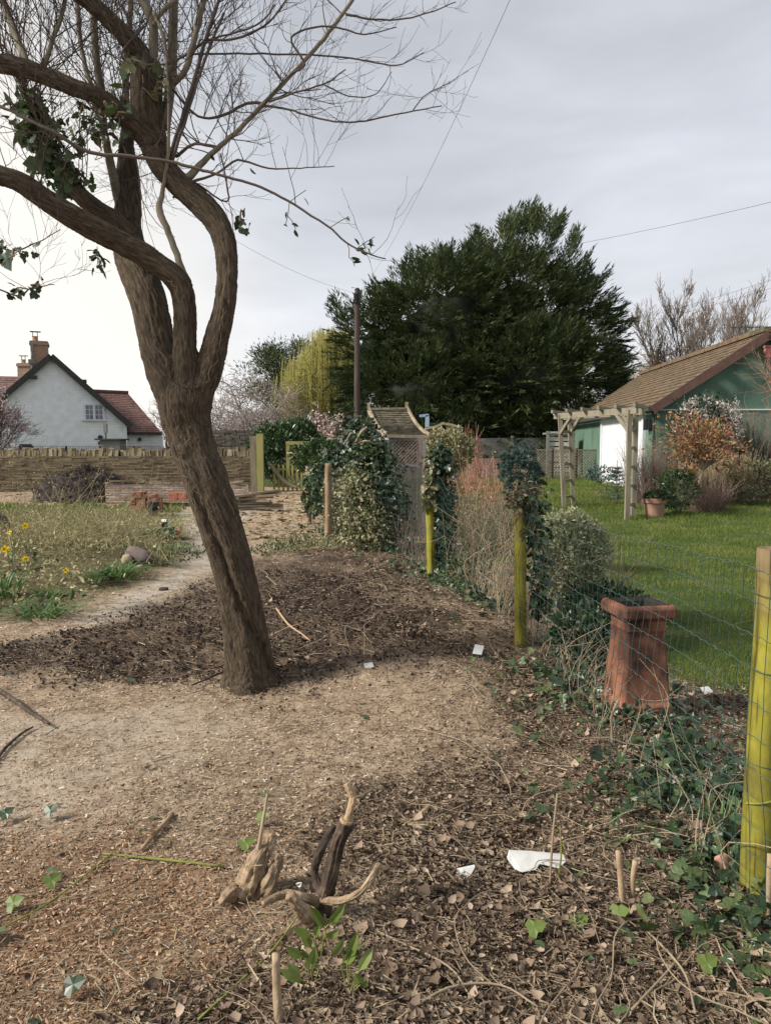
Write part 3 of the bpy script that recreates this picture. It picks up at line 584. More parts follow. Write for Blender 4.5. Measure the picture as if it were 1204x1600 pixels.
# aerial on a mast behind the garage
ar = thing('aerial', tuple(at(1163, 560, 26)), 'thin television aerial on a mast above the garage ridge', 'aerial')
mb = MB(); tube(mb, [at(1163, 600, 26), at(1163, 506, 26)], .02, 6); mb.build('mast', K['wire'], ar)
mb = MB(); tube(mb, [at(1140, 511, 26), at(1204, 512, 26)], .012, 5)
for k in range(9):
    p = at(1143 + k * 7, 511.3, 26); tube(mb, [p + Vector((0, -.28, 0)), p + Vector((0, .28, 0))], .008, 4)
    if k % 3 == 0: tube(mb, [p + Vector((0, 0, -.12)), p + Vector((0, 0, .12))], .008, 4)
mb.build('boom', K['wire'], ar)

# ------------------------------------------------------------------ dry stone wall, brick wall, heaps
SY = 24.6
sw = thing('stone_wall', (-7, SY, 0), 'long dry stone garden wall with upright coping stones in front of the white house', 'wall')
mb = MB(); x0, x1 = -18.5, -4.15; z = 0.0; top = at(0, 713, SY).z
while z < top:
    hh = R.uniform(.03, .07); hh = min(hh, top - z + .01); x = x0 + R.rand() * .2
    while x < x1:
        w = R.uniform(.14, .5); w = min(w, x1 - x)
        if w < .04: break
        box(mb, (x + w / 2, SY + .2 + R.uniform(-.012, .012), z + hh / 2), (w - .006, .4, hh - .004), jit=.003); x += w
    z += hh
box(mb, ((x0 + x1) / 2, SY + .22, top / 2 - .02), (x1 - x0 - .1, .3, top - .06)); mb.build('stone_courses', K['stone'], sw)
mb = MB(); x = x0
while x < x1:
    w = R.uniform(.05, .16); hh = R.uniform(.16, .30) * (1.25 if R.rand() < .08 else 1); box(mb, (x + w / 2, SY + .2, top + hh / 2 - .01), (w * .97, R.uniform(.3, .4), hh), rz=(R.normal() * .05, R.normal() * .06, R.normal() * .1), jit=.018); x += w
mb.build('coping', K['coping'], sw)
# thin black mesh trellis standing behind the wall
tr = MB(); a = at(50, 697, 27); b_ = at(262, 697, 27)
for k in range(78):
    x = a.x + (b_.x - a.x) * k / 77; tube(tr, [(x, 27, .3), (x, 27, a.z)], .008, 3)
for k in range(6): tube(tr, [(a.x, 27.0, a.z - k * .07), (b_.x, 27.0, a.z - k * .07)], .008, 3)
for k in range(5): x = a.x + (b_.x - a.x) * k / 4; box(tr, (x, 27.04, a.z / 2), (.06, .06, a.z))
tag(tr.build('mesh_trellis', K['barge']), 'low dark mesh trellis showing over the coping of the stone wall', 'trellis')
# darker back wall right of the trunk
bw = MB(); z = 0; a = at(315, 672, 34); b_ = at(397, 672, 34)
while z < a.z:
    hh = R.uniform(.07, .13); x = a.x - 1.2
    while x < b_.x + .6:
        w = R.uniform(.2, .5); box(bw, (x + w / 2, 34 + R.uniform(-.03, .03), z + hh / 2), (w - .015, .4, hh - .01), jit=.008); x += w
    z += hh
K['stonedark'] = mat('dark_walling_stone', [(.05, .042, .034), (.10, .085, .07), (.14, .12, .10)], scale=3, island=.6, bump=.6, bdist=.02, bscale=20)
tag(bw.build('rubble_wall', K['stonedark']), 'taller dark rubble wall far back, just right of the leaning trunk', 'wall')

BY = 19.6
lb = thing('brick_wall', (at(280, 790, BY).x, BY, .06), 'low unfinished pale brick wall standing in front of the stone wall', 'wall')
K['palebrick'] = mat('pale_brick', [(.16, .10, .07), (.27, .18, .13), (.36, .27, .20)], scale=5, island=.75, bump=.4)
K['mortar'] = mat('mortar', [(.46, .43, .37), (.60, .57, .51)], scale=12, bump=.3)
x0 = at(166, 790, BY).x; x1 = at(389, 790, BY).x; topz = at(0, 753, BY).z; rows = 10; rh = topz / rows
mb = MB(); mb2 = MB()
for r in range(rows):
    x = x0 - (.11 if r % 2 else 0)
    while x < x1 - .05:
        a0 = max(x, x0); a1 = min(x + .215, x1); skip = (r == rows - 1 and (x0 + .3 < x < x0 + .7 or x > x1 - .5)) 
        if a1 - a0 > .03 and not skip: box(mb, ((a0 + a1) / 2, BY + R.uniform(-.006, .006), (r + .5) * rh), (a1 - a0 - .012, .11, rh - .024), jit=.003)
        x += .228
mb.build('bricks', K['palebrick'], lb); box(mb2, ((x0 + x1) / 2, BY + .004, topz / 2 - rh * .55), (x1 - x0 - .03, .10, topz - rh * 1.1)); mb2.build('mortar', K['mortar'], lb)
for i_, (px, w, lab) in enumerate(((188, .5, 'flat stone slab lying on the left end of the low brick wall'), (318, .9, 'long weathered board lying on the middle of the low brick wall'), (373, .25, 'pale loose brick on the right end of the low brick wall'), (222, .18, 'small pale stone on the low brick wall above the brick pile'))):
    mb = MB(); v = at(px, 752, BY); box(mb, (v.x, BY, topz + .02 + (0 if i_ in (0, 1, 3) else -.03)), (w, .2, .045 if i_ < 2 else .07), jit=.012)
    tag(mb.build(('stone_slab', 'board', 'loose_brick', 'stone')[i_], K['timber'] if i_ == 1 else K['coping']), lab, ('slab', 'board', 'brick', 'stone')[i_])
# brick piles
K['oldbrick'] = mat('old_brick', [(.17, .075, .05), (.28, .13, .085), (.35, .22, .16)], scale=9, island=.7, bump=.5)
ORD = ['first', 'second', 'third', 'fourth', 'fifth', 'sixth', 'seventh', 'eighth']
def brick_one(name, label, group, c, rz):
    mb = MB(); box(mb, c, (.22, .105, .065), rz=rz, jit=.004); o = mb.build(name, K['oldbrick'] if 'mixed' in group else K['redbrick']); return tag(o, label, 'brick', group)
K['redbrick'] = mat('new_red_brick', [(.30, .10, .065), (.42, .16, .10)], scale=12, island=.5, bump=.3)
v = G(228, 802); k = 0
for r in range(7):
    for c in range(5 if r < 5 else (4 if r == 5 else 2)):
        for dpt in range(2):
            k += 1; brick_one('old_brick', '%s old brick from left, %s course up, %s row of untidy stack' % (ORD[c], ORD[r], 'front' if dpt == 0 else 'rear'), 'old mixed bricks stacked before the low wall', (v.x - .28 + c * .119 + R.normal() * .008 + .02 * (r > 4), v.y + .1 + dpt * .24 + R.normal() * .01, v.z + .035 + r * .068), math.pi / 2 + R.normal() * .07)
v = at(278, 778, 18.9)
for r in range(3):
    for c in range(3 if r < 2 else 2):
        brick_one('red_brick', '%s clean red brick from left, %s course of the small stack by trunk' % (ORD[c], ORD[r]), 'clean red bricks stacked on boards', (at(262, 720, 18.9).x + .12 + c * .235 + R.normal() * .004, 18.9, h1(v.x, 18.9) + .17 + r * .069), R.normal() * .02)
v = G(240, 806); mb = MB(); tube(mb, [(v.x, v.y, v.z), (v.x, v.y, v.z + .3)], [.1, .12], 12); tag(mb.build('plant_pot', K['black']), 'small black plant pot at the foot of the old brick stack', 'pot')
# boards stacked
K['board'] = mat('grey_board', [(.10, .08, .055), (.20, .165, .115), (.30, .25, .18)], scale=8, island=.6, bump=.3)
v = G(275, 800)
for k in range(7):
    mb = MB(); box(mb, (v.x + R.normal() * .1, 18.85 + R.normal() * .08, h1(v.x, 18.8) + .015 + k * .0195), (1.5 + R.normal() * .15, .18, .018), rz=R.normal() * .08, jit=.004)
    tag(mb.build('flat_board', K['board']), 'thin weathered board, %s up in the flat pile under the red bricks' % ORD[k], 'board', 'flat boards piled under the red bricks')
v = G(385, 798)
for k in range(13):
    mb = MB(); a = R.uniform(-.55, .25) if k > 5 else R.uniform(-.3, .3); l = R.uniform(.7, 1.25); zc = h1(v.x, v.y) + .05 + .055 * (k // 2); c = Vector((v.x + .1 + R.normal() * .12, v.y + .15 + (k % 2) * .18, zc)); dv = Vector((math.cos(a), math.sin(a) + .3, R.uniform(.05, .28) if k > 6 else .02)).normalized() * l / 2
    beam(mb, c - dv, c + dv, R.uniform(.09, .14), R.uniform(.03, .05)); tag(mb.build('split_timber', K['board']), '%s timber of the %s layer in the jumbled timber pile right of the trunk' % (('front', 'rear')[k % 2], ORD[k // 2]), 'timber', 'timber lengths jumbled right of the trunk')
# brush heap
def mound(name, label, cat, c, rx, ry, rz, mt, seed, amp=.18, twigs=None, n=90):
    mb = MB(); u = np.linspace(0, 2 * math.pi, n, endpoint=False)[None, :]; v_ = np.linspace(0, math.pi / 2, n // 3)[:, None]
    x = np.cos(u) * np.sin(v_ + .001); y = np.sin(u) * np.sin(v_ + .001); z = np.cos(v_) ** .8 * np.ones_like(u)
    k = 1 + amp * fbm(x * 2 + seed, y * 2, z * 2, 4) + .06 * fbm(x * 14, y * 14, z * 14 + seed, 3)
    V = np.stack([c[0] + x * rx * k, c[1] + y * ry * k, c[2] - .05 + z * rz * k], -1).reshape(-1, 3); m_ = n; i = np.arange(n // 3 - 1)[:, None] * m_; j = np.arange(m_)[None, :]; j2 = (j + 1) % m_
    mb.add(V, [np.stack([i + j, i + m_ + j, i + m_ + j2, i + j2], -1).reshape(-1, 4)])
    if twigs:
        T, cnt, L, Wd = twigs; idx = R.randint(0, len(V), cnt); P = V[idx] + R.normal(size=(cnt, 3)) * .03; d = rdir(cnt, -.25); scat(mb, T, P, d, rdir(cnt), L * R.uniform(.5, 1.5, cnt), Wd * R.uniform(.6, 1.5, cnt), mi=1, H=Wd)
        o = mb.build(name, [mt, K['heaptwig']])
    else: o = mb.build(name, mt)
    return tag(o, label, cat)
K['heaptwig'] = mat('heap_twig', [(.03, .022, .018), (.07, .052, .043), (.15, .115, .09)], island=.8, bump=0)
K['heap'] = mat('heap_soil', [(.025, .018, .016), (.055, .04, .035), (.09, .07, .06)], scale=7, bump=1, bdist=.05)
c = G(80, 793); mound('brush_heap', 'big dark heap of twiggy brush before the stone wall', 'heap', (c.x, 20.6, c.z - .02), 1.32, .95, .86, K['heap'], 3, .13, (T_STICK, 5000, .10, .010))
c = G(-25, 840); mound('stone_pile', 'small dark heap of rubble at the far left edge of the bed', 'heap', (c.x - .05, c.y, c.z), .5, .5, .42, K['stonedark'], 9, .3)

# ------------------------------------------------------------------ fences, gate, trellis at the back
def picket(x, Y, z0, z1, w): return x
gt = thing('picket_gate', (at(450, 770, 25).x, 25, .09), 'wooden picket gate with a long curved brace at the end of the path', 'gate')
g0 = h1(-3, 25); gx0, gx1 = at(428, 720, 25).x, at(478, 720, 25).x; gtop = at(0, 724, 25).z
for k in range(8):
    mb = MB(); x = gx0 + (gx1 - gx0) * k / 7; hh = gtop - .04 * math.sin(k / 7 * math.pi); w = .07
    V = [(x - w / 2, 25, g0), (x + w / 2, 25, g0), (x + w / 2, 25, hh - .05), (x, 25, hh), (x - w / 2, 25, hh - .05)]; V = V + [(a, 25.022, c_) for a, _, c_ in V]; n = 5
    mb.add(V, [np.array([[q, (q + 1) % n, n + (q + 1) % n, n + q] for q in range(n)])[:, ::-1], np.arange(5)[None, :], (np.arange(5) + 5)[None, ::-1]]); mb.build('picket', K['greentimber'], gt)
for zz in (.2, .72): mb = MB(); box(mb, ((gx0 + gx1) / 2, 25.05, g0 + zz), (gx1 - gx0 + .08, .04, .08)); mb.build('rail', K['greentimber'], gt)
mb = MB(); beam(mb, (gx0, 25.05, g0 + .2), (gx1 - .05, 25.05, g0 + .72), .04, .07); mb.build('rail', K['greentimber'], gt)
mb = MB(); tube(mb, cr([at(418, 722, 24.9), at(425, 730, 24.9), at(436, 744, 24.9), at(450, 756, 24.9), at(463, 762, 24.9)], 5), .055, 8); mb.build('curved_brace', K['timberh'], gt)
def post_thing(name, label, px0, px1, ptop, Y, mt, group=None, dz=0):
    a = at(px0, ptop, Y); b_ = at(px1, ptop, Y); mb = MB(); w = b_.x - a.x; box(mb, ((a.x + b_.x) / 2, Y, (a.z + dz) / 2), (w, w, a.z - dz), jit=.004); tag(mb.build(name, mt), label, 'post', group)
post_thing('gate_post', 'tall thick green stained gate post, right one of the pair', 401, 411, 678, 23.6, K['greentimber'])
post_thing('gate_post', 'tall brown weathered gate post, left one of the pair', 391, 400.5, 681, 23.9, K['timber'])
post_thing('metal_stake', 'thin dark leaning stake rising above the hedge right of the gate', 524.5, 527.5, 666, 21, K['barge'])
def lattice(mb, o, u, w, h, pitch=.09, t=.008, lw=.022, diag=True):
    """diamond lattice in the plane (u, z) with lower corner o"""
    o = Vector(o); u = Vector(u).normalized(); nn = u.cross(Vector((0, 0, 1)))
    for s in (1, -1):
        k = -h
        while k < w:
            a0, b0 = (k, 0), (k + h, h)
            if a0[0] < 0: a0 = (0, -k)
            if b0[0] > w: b0 = (w, w - k)
            if a0[1] < h and b0[0] > a0[0] + .01:
                f = lambda q: o + u * (q[0] if s == 1 else w - q[0]) + Vector((0, 0, q[1])) + nn * (t * .6 * s)
                beam(mb, f(a0), f(b0), t, lw, up=Vector((0, 0, 1)))
            k += pitch * 1.414
lt = thing('lattice_panel', (at(472, 760, 26.5).x, 26.5, .1), 'green stained lattice panel behind the picket gate', 'trellis')
a = at(450, 728, 26.5); b_ = at(487, 694, 26.5); mb = MB(); lattice(mb, (a.x, 26.5, a.z), (1, 0, 0), b_.x - a.x, b_.z - a.z, .10, .01, .035); mb.build('lattice', K['greentimber'], lt)
mb = MB()
for x in (a.x, b_.x): box(mb, (x, 26.5, b_.z / 2), (.12, .08, b_.z))
box(mb, ((a.x + b_.x) / 2, 26.5, b_.z + .04), (b_.x - a.x + .14, .1, .12)); mb.build('frame', K['greentimber'], lt)
def board_fence(name, label, p0, p1, Y0, Y1, top, n, mt, dz=0, posts=True, rows=0):
    f = thing(name, tuple((at(p0, 760, Y0) + at(p1, 760, Y1)) / 2), label, 'fence'); A = at(p0, top[0], Y0); B = at(p1, top[1], Y1); mb = MB()
    if rows:
        for r in range(rows):
            f0 = r / rows; f1 = (r + .97) / rows; m0 = Vector((A.x, A.y, dz)).lerp(A, (f0 + f1) / 2); m1 = Vector((B.x, B.y, dz)).lerp(B, (f0 + f1) / 2); beam(mb, m0, m1, .025, (A.z - dz) * (f1 - f0))
    else:
        for k in range(n):
            q0 = A.lerp(B, k / n); q1 = A.lerp(B, (k + .93) / n); hexa(mb, [(q0.x, q0.y, dz), (q1.x, q1.y, dz), (q1.x, q1.y + .02, dz), (q0.x, q0.y + .02, dz), (q0.x, q0.y, q0.z + R.uniform(-.01, .01)), (q1.x, q1.y, q1.z), (q1.x, q1.y + .02, q1.z), (q0.x, q0.y + .02, q0.z)])
    mb.build('boards', mt, f)
    L = (B - A).length; m_ = max(1, round(L / 1.83))
    for k in range(m_ + 1):
        q = A.lerp(B, k / m_); mb = MB(); box(mb, (q.x, q.y - .05, (q.z + .06 + dz) / 2), (.11, .1, q.z + .06 - dz)); mb.build('fence_post', K['greytimber'], f)
    return f
board_fence('board_fence', 'dark grey board fence behind the hedge, right of the lattice panel', 488, 560, 27, 26, (686, 684), 26, K['greytimber'], 0)
board_fence('panel_fence', 'long pale grey panel fence along the back of the lawn', 672, 862, 31, 31.5, (684, 683), 1, K['greytimber'], .3, rows=2)
K['pinkboard'] = mat('reddish_board', [(.16, .10, .085), (.26, .17, .15)], scale=5, island=.4, bump=.2)
board_fence('low_board_fence', 'low reddish brown fence behind the red stemmed shrub', 735, 838, 27.5, 27.5, (716, 716), 24, K['pinkboard'], .3)
# diamond trellis fence at right
tf = thing('trellis_fence', (at(890, 745, 27).x, 27, .4), 'brown diamond trellis fence between the lawn and the garage', 'trellis')
for p0, p1 in ((838, 862), (864, 900), (901, 939)):
    a = at(p0, 745, 27); b_ = at(p1, 703, 27); mb = MB(); lattice(mb, (a.x, 27, .40), (1, 0, 0), b_.x - a.x, b_.z - .40, .075, .01, .028); box(mb, ((a.x + b_.x) / 2, 27, b_.z), (b_.x - a.x, .04, .04)); mb.build('lattice', K['timberh'], tf)
for p0 in (838, 863, 900.5, 939): a = at(p0, 700, 27.05); mb = MB(); box(mb, (a.x, 27.06, (a.z + .3) / 2), (.08, .08, a.z - .3)); mb.build('fence_post', K['brownboard'], tf)
sh = thing('log_store', (at(870, 740, 29).x, 29.3, .4), 'small white slatted store between the grey fence and the green garage', 'store')
mb = MB(); a = at(855, 678, 29.3); b_ = at(893, 740, 29.3)
for k in range(9): zz = .45 + k * .2; box(mb, ((a.x + b_.x) / 2, 29.3, zz), (b_.x - a.x, .03, .15))
mb.build('slats', K['white'] if False else K['mortar'], sh); mb = MB(); box(mb, ((a.x + b_.x) / 2, 29.6, a.z + .02), (b_.x - a.x + .1, .8, .06)); box(mb, (b_.x, 29.25, a.z / 2 + .1), (.12, .08, a.z)); box(mb, (a.x, 29.25, a.z / 2 + .1), (.1, .08, a.z)); mb.build('frame', K['greytimber'], sh)

# ------------------------------------------------------------------ the leaning tree
def LP(pts, wpx=True):
    """(px, py, width_px, distance) -> world polyline and radii"""
    P = [at(a, b, Y) for a, b, w, Y in pts]; r = [w * .455 * Y / F for a, b, w, Y in pts]; return P, r
B0 = G(390, 1066); TY = B0.y
LIMBS = [
 [(394, 1085, 124, TY), (392, 1066, 102, TY), (390, 1040, 82, TY), (385, 1000, 73, TY), (376, 945, 69, TY), (365, 890, 66, TY), (350, 840, 67, TY), (332, 786, 70, TY), (318, 745, 70, TY), (306, 710, 70, TY + .02), (296, 675, 74, TY + .03), (289, 645, 80, TY + .03), (287, 618, 80, TY + .03), (288, 590, 44, TY + .05)],
 [(300, 700, 34, TY + .03), (284, 650, 58, TY + .03), (268, 600, 66, TY + .05), (249, 550, 56, TY + .08), (235, 480, 56, TY + .12), (222, 440, 56, TY + .18), (208, 405, 54, TY + .25), (200, 365, 48, TY + .3), (200, 325, 42, TY + .35), (200, 280, 36, TY + .4), (197, 240, 27, TY + .42), (198, 200, 19, TY + .45), (196, 160, 13, TY + .48), (198, 120, 9, TY + .5)],
 [(292, 680, 30, TY + .02), (291, 630, 44, TY + .01), (291, 590, 42, TY), (290, 555, 37, TY), (290, 500, 34, TY), (288, 465, 36, TY), (280, 440, 38, TY - .01), (258, 420, 37, TY - .03), (225, 398, 37, TY - .05), (180, 374, 37, TY - .09), (140, 353, 38, TY - .13), (100, 330, 38, TY - .17), (70, 311, 36, TY - .2), (38, 289, 35, TY - .24), (8, 277, 34, TY - .28), (-40, 270, 32, TY - .32), (-110, 262, 30, TY - .4)],
 [(300, 700, 34, TY + .03), (302, 655, 50, TY + .02), (311, 612, 52, TY + .03), (326, 580, 46, TY + .03), (338, 535, 41, TY + .02), (350, 483, 37, TY), (355, 433, 36, TY), (352, 385, 38, TY), (339, 350, 41, TY + .02), (312, 318, 43, TY + .04), (278, 288, 42, TY + .06), (252, 256, 43, TY + .08), (236, 215, 47, TY + .1), (229, 165, 50, TY + .1), (229, 120, 48, TY + .1), (228, 95, 40, TY + .1)],
 [(228, 120, 38, TY + .1), (222, 90, 34, TY + .1), (200, 62, 30, TY + .06), (178, 38, 28, TY + .03), (155, 16, 27, TY), (125, -8, 26, TY - .05), (90, -30, 25, TY - .1)],
 [(240, 225, 36, TY + .08), (205, 192, 32, TY + .05), (178, 168, 30, TY + .02), (150, 150, 28, TY - .02), (120, 138, 27, TY - .05), (80, 122, 28, TY - .08), (40, 108, 28, TY - .12), (0, 100, 27, TY - .16), (-60, 92, 26, TY - .25)],
 [(205, 385, 36, TY + .22), (185, 350, 32, TY + .2), (150, 325, 30, TY + .15), (120, 298, 27, TY + .12), (95, 262, 24, TY + .1), (75, 225, 22, TY + .1), (55, 190, 18, TY + .1), (40, 150, 14, TY + .12), (34, 110, 11, TY + .15)],
]
BR = [  # thinner limbs: tubes of their own shape, part of the crown
 [(290, 440, 17, TY), (283, 418, 12, TY), (272, 385, 11, TY), (258, 350, 11, TY), (249, 328, 12, TY), (254, 300, 8, TY), (262, 250, 6, TY - .02), (264, 190, 5, TY - .04), (262, 120, 4, TY - .04), (256, 60, 5, TY), (240, 20, 5, TY + .05)],
 [(292, 280, 15, TY + .05), (325, 245, 10, TY + .05), (345, 228, 9, TY + .05), (380, 196, 8, TY + .05), (412, 162, 8, TY + .05), (450, 122, 7, TY + .05), (485, 85, 7, TY + .05), (520, 42, 7, TY + .05), (556, -8, 6, TY + .05)],
 [(345, 232, 6, TY + .05), (305, 225, 5, TY + .07), (275, 245, 6, TY + .1)],
 [(412, 162, 6, TY + .05), (385, 162, 5, TY + .05), (350, 180, 5, TY + .05), (310, 182, 4, TY + .05), (270, 140, 4, TY + .05)],
 [(412, 165, 4.5, TY + .05), (450, 170, 3.6, TY), (500, 186, 3.2, TY - .04), (560, 190, 3, TY - .08), (620, 178, 2.6, TY - .1), (690, 165, 1.8, TY - .12)],
 [(645, 172, 2.2, TY - .1), (665, 148, 1.8, TY - .1), (702, 130, 1.3, TY - .1)],
 [(540, 22, 4.2, TY + .05), (580, 30, 3.2, TY + .05), (625, 30, 2.8, TY + .05), (670, 20, 2.2, TY + .05), (712, 3, 1.6, TY + .05)],
 [(300, 84, 3.4, TY + .1), (390, 84, 3.2, TY + .1), (490, 86, 3, TY + .1), (560, 93, 2.7, TY + .1), (620, 102, 2.2, TY + .1), (662, 82, 1.4, TY + .1)],
 [(415, 158, 4, TY), (450, 120, 3, TY), (475, 100, 3.6, TY), (455, 60, 3.6, TY), (495, 42, 3.2, TY), (535, 45, 3, TY), (570, 54, 2.4, TY), (620, 42, 1.6, TY)],
 [(420, 160, 3.6, TY), (470, 142, 3, TY), (510, 130, 2.8, TY), (540, 108, 2, TY)], [(505, 132, 2.6, TY), (545, 150, 2.2, TY), (585, 148, 1.8, TY), (612, 112, 1.2, TY)],
 [(-60, 150, 6, TY - .5), (0, 166, 5.4, TY - .5), (40, 186, 5.4, TY - .5), (80, 204, 6, TY - .5), (140, 238, 6.5, TY - .45), (200, 244, 6.5, TY - .42), (260, 252, 6, TY - .4), (300, 262, 5.5, TY - .4), (345, 274, 5, TY - .4), (400, 290, 4.5, TY - .4), (450, 314, 4.2, TY - .4), (510, 352, 3.6, TY - .4), (550, 385, 3, TY - .4), (602, 405, 2, TY - .4)],
 [(206, 270, 12, TY + .4), (200, 200, 11, TY + .45), (196, 120, 11, TY + .5), (203, 40, 10, TY + .55), (205, -20, 9, TY + .6)],
 [(198, 350, 12, TY + .33), (184, 305, 17, TY + .32), (172, 250, 14, TY + .3), (163, 205, 13, TY + .3), (157, 140, 13, TY + .3), (150, 80, 12, TY + .3), (146, 20, 12, TY + .3), (142, -20, 11, TY + .3)],
 [(165, 220, 10, TY + .35), (148, 150, 8, TY + .35), (130, 90, 8, TY + .38), (122, 20, 8, TY + .4), (118, -20, 7, TY + .4)],
 [(258, 200, 18, TY + .15), (268, 120, 17, TY + .2), (270, 60, 16, TY + .22), (272, -20, 15, TY + .25)],
 [(234, 110, 20, TY + .1), (240, 70, 16, TY + .1), (238, 35, 15, TY + .1), (222, 0, 14, TY + .1), (208, -25, 12, TY + .1)],
 [(270, 132, 10, TY + .05), (290, 110, 10, TY + .02), (300, 75, 10, TY), (312, 30, 9, TY), (322, -15, 8, TY)],
 [(262, 255, 7, TY + .02), (283, 190, 7, TY), (305, 120, 6.5, TY), (322, 60, 6, TY), (345, -10, 5, TY)], [(270, 250, 6, TY), (292, 180, 5.6, TY), (320, 95, 5, TY), (350, 20, 4.4, TY)],
 [(45, 108, 17, TY - .1), (32, 75, 13, TY - .05), (20, 40, 12, TY), (2, -5, 11, TY + .05)], [(66, 118, 8, TY), (80, 70, 7, TY), (98, 20, 7, TY), (104, -15, 6, TY)],
 [(240, 40, 8, TY + .05), (252, 20, 8, TY + .05), (275, 0, 7, TY + .05), (300, -30, 6, TY + .05)],
 [(225, 40, 5, TY), (190, 90, 4, TY), (260, 100, 4, TY), (330, 62, 3.4, TY), (400, 40, 3, TY), (430, 8, 2.6, TY)],
 [(320, 62, 4, TY), (370, 60, 4, TY), (420, 35, 3.5, TY), (450, -5, 3, TY)], [(285, 290, 6, TY), (340, 270, 4, TY), (372, 250, 4, TY), (420, 263, 3, TY - .05), (480, 262, 2, TY - .05), (522, 260, 1.5, TY - .05)],
 [(270, 310, 4, TY + .05), (300, 285, 4, TY + .05), (340, 310, 3, TY), (357, 312, 3, TY), (353, 280, 3, TY), (345, 240, 2.5, TY)],
 [(-10, 450, 3, TY - .3), (30, 462, 3, TY - .3), (50, 450, 2.5, TY - .3), (85, 445, 1.6, TY - .3)], [(-10, 380, 3, TY - .3), (20, 392, 3, TY - .3), (60, 378, 2, TY - .3), (95, 358, 1.4, TY - .3)],
]
tree = thing('tree', tuple(B0), 'large leaning bare tree with a twisted grooved trunk forking into three limbs', 'tree')
mb = MB(); PTS = []; CEN = []
for li_, Lm in enumerate(LIMBS):
    P, r = LP(Lm); k = 7; PP = cr(P, k); rr = cr([(x, 0, 0) for x in r], k)[:, 0]; n = len(PP)
    def rf(t, th, li_=li_):
        if li_ == 0:
            tw = 2.6 * t
            thg = np.interp(t, [0, .1, .21, .26, .37, .54, .65, .8], [1.6, 1.45, 1.13, .54, -.1, -.34, -.75, -1.1]); base = 1 + .055 * np.cos(2 * th + 1 + tw * 1.3) + .05 * np.cos(5 * th - tw * 2) + .14 * np.clip(1 - t * 9, 0, 1) * np.cos(4 * th + .8)
            g = np.exp(-((((th - thg) + math.pi) % (2 * math.pi) - math.pi) / .11) ** 2) * sstep(t, .05, .15) * (1 - sstep(t, .75, .85)); g2 = np.exp(-((((th - (-.75 - 1.9 * t)) + math.pi) % (2 * math.pi) - math.pi) / .12) ** 2) * sstep(t, .2, .35) * (1 - sstep(t, .8, .95))
            return base - .42 * g + .05 * np.exp(-((((th - thg - .35) + math.pi) % (2 * math.pi) - math.pi) / .25) ** 2) - .09 * g2
        return 1 + .07 * np.cos(2 * th + 5 * t + li_) + .05 * np.cos(3 * th - 6 * t) + .05 * vnoise(t * 9 + li_ * 7 + 0 * th, np.cos(th) * 1.2, np.sin(th) * 1.2)
    tube(mb, PP, rr, 40, rf=rf)
    T_, A_, B_ = frames(PP); arc = np.concatenate([[0], np.cumsum(np.linalg.norm(np.diff(PP, axis=0), axis=1))])
    for q in range(n): CEN.append((PP[q], A_[q], B_[q], T_[q], arc[q] + li_ * 3.1, rr[q]))
tmp = mb.build('tmp', K['bark']); mod = tmp.modifiers.new('r', 'REMESH'); mod.mode = 'VOXEL'; mod.voxel_size = .0085
sm_ = tmp.modifiers.new('s', 'SMOOTH'); sm_.factor = .5; sm_.iterations = 9
dg = bpy.context.evaluated_depsgraph_get(); me = bpy.data.meshes.new_from_object(tmp.evaluated_get(dg)); bpy.data.objects.remove(tmp)
nv = len(me.vertices); co = np.zeros(nv * 3, np.float32); me.vertices.foreach_get('co', co); co = co.reshape(-1, 3).astype(float)
no = np.zeros(nv * 3, np.float32); me.vertices.foreach_get('normal', no); no = no.reshape(-1, 3).astype(float)
CP = np.array([c[0] for c in CEN]); CA = np.array([c[1] for c in CEN]); CB = np.array([c[2] for c in CEN]); CT = np.array([c[3] for c in CEN]); CU = np.array([c[4] for c in CEN]); CR = np.array([c[5] for c in CEN])
best = np.zeros(nv, int)
for s in range(0, nv, 20000):
    d_ = np.linalg.norm(co[s:s + 20000, None, :] - CP[None], axis=2) / CR[None] ** .5; best[s:s + 20000] = d_.argmin(1)
rel = co - CP[best]; a_ = (rel * CA[best]).sum(1); b_ = (rel * CB[best]).sum(1); u_ = CU[best] + (rel * CT[best]).sum(1)
tw = u_ * .55; a2 = a_ * np.cos(tw) - b_ * np.sin(tw); b2 = a_ * np.sin(tw) + b_ * np.cos(tw)
ridg = np.abs(fbm(a2 * 62, b2 * 62, u_ * 9, 3)); big = fbm(a2 * 14, b2 * 14, u_ * 2.2, 3); knots = fbm(co[:, 0] * 11, co[:, 1] * 11, co[:, 2] * 11, 2)
co = co + no * (.011 * (.42 - ridg) + .005 * big + .003 * knots)[:, None]
me.vertices.foreach_set('co', co.astype(np.float32).ravel()); me.update()
at_ = me.attributes.new('bark', 'FLOAT_VECTOR', 'POINT'); at_.data.foreach_set('vector', np.stack([a2, b2, u_], 1).astype(np.float32).ravel())
me.materials.clear(); me.materials.append(K['bark']); me.polygons.foreach_set('use_smooth', np.ones(len(me.polygons), bool))
tr_o = bpy.data.objects.new('trunk', me); COL.objects.link(tr_o); tr_o.parent = tree; tr_o.matrix_parent_inverse = Matrix.Translation(-Vector(tree.location))

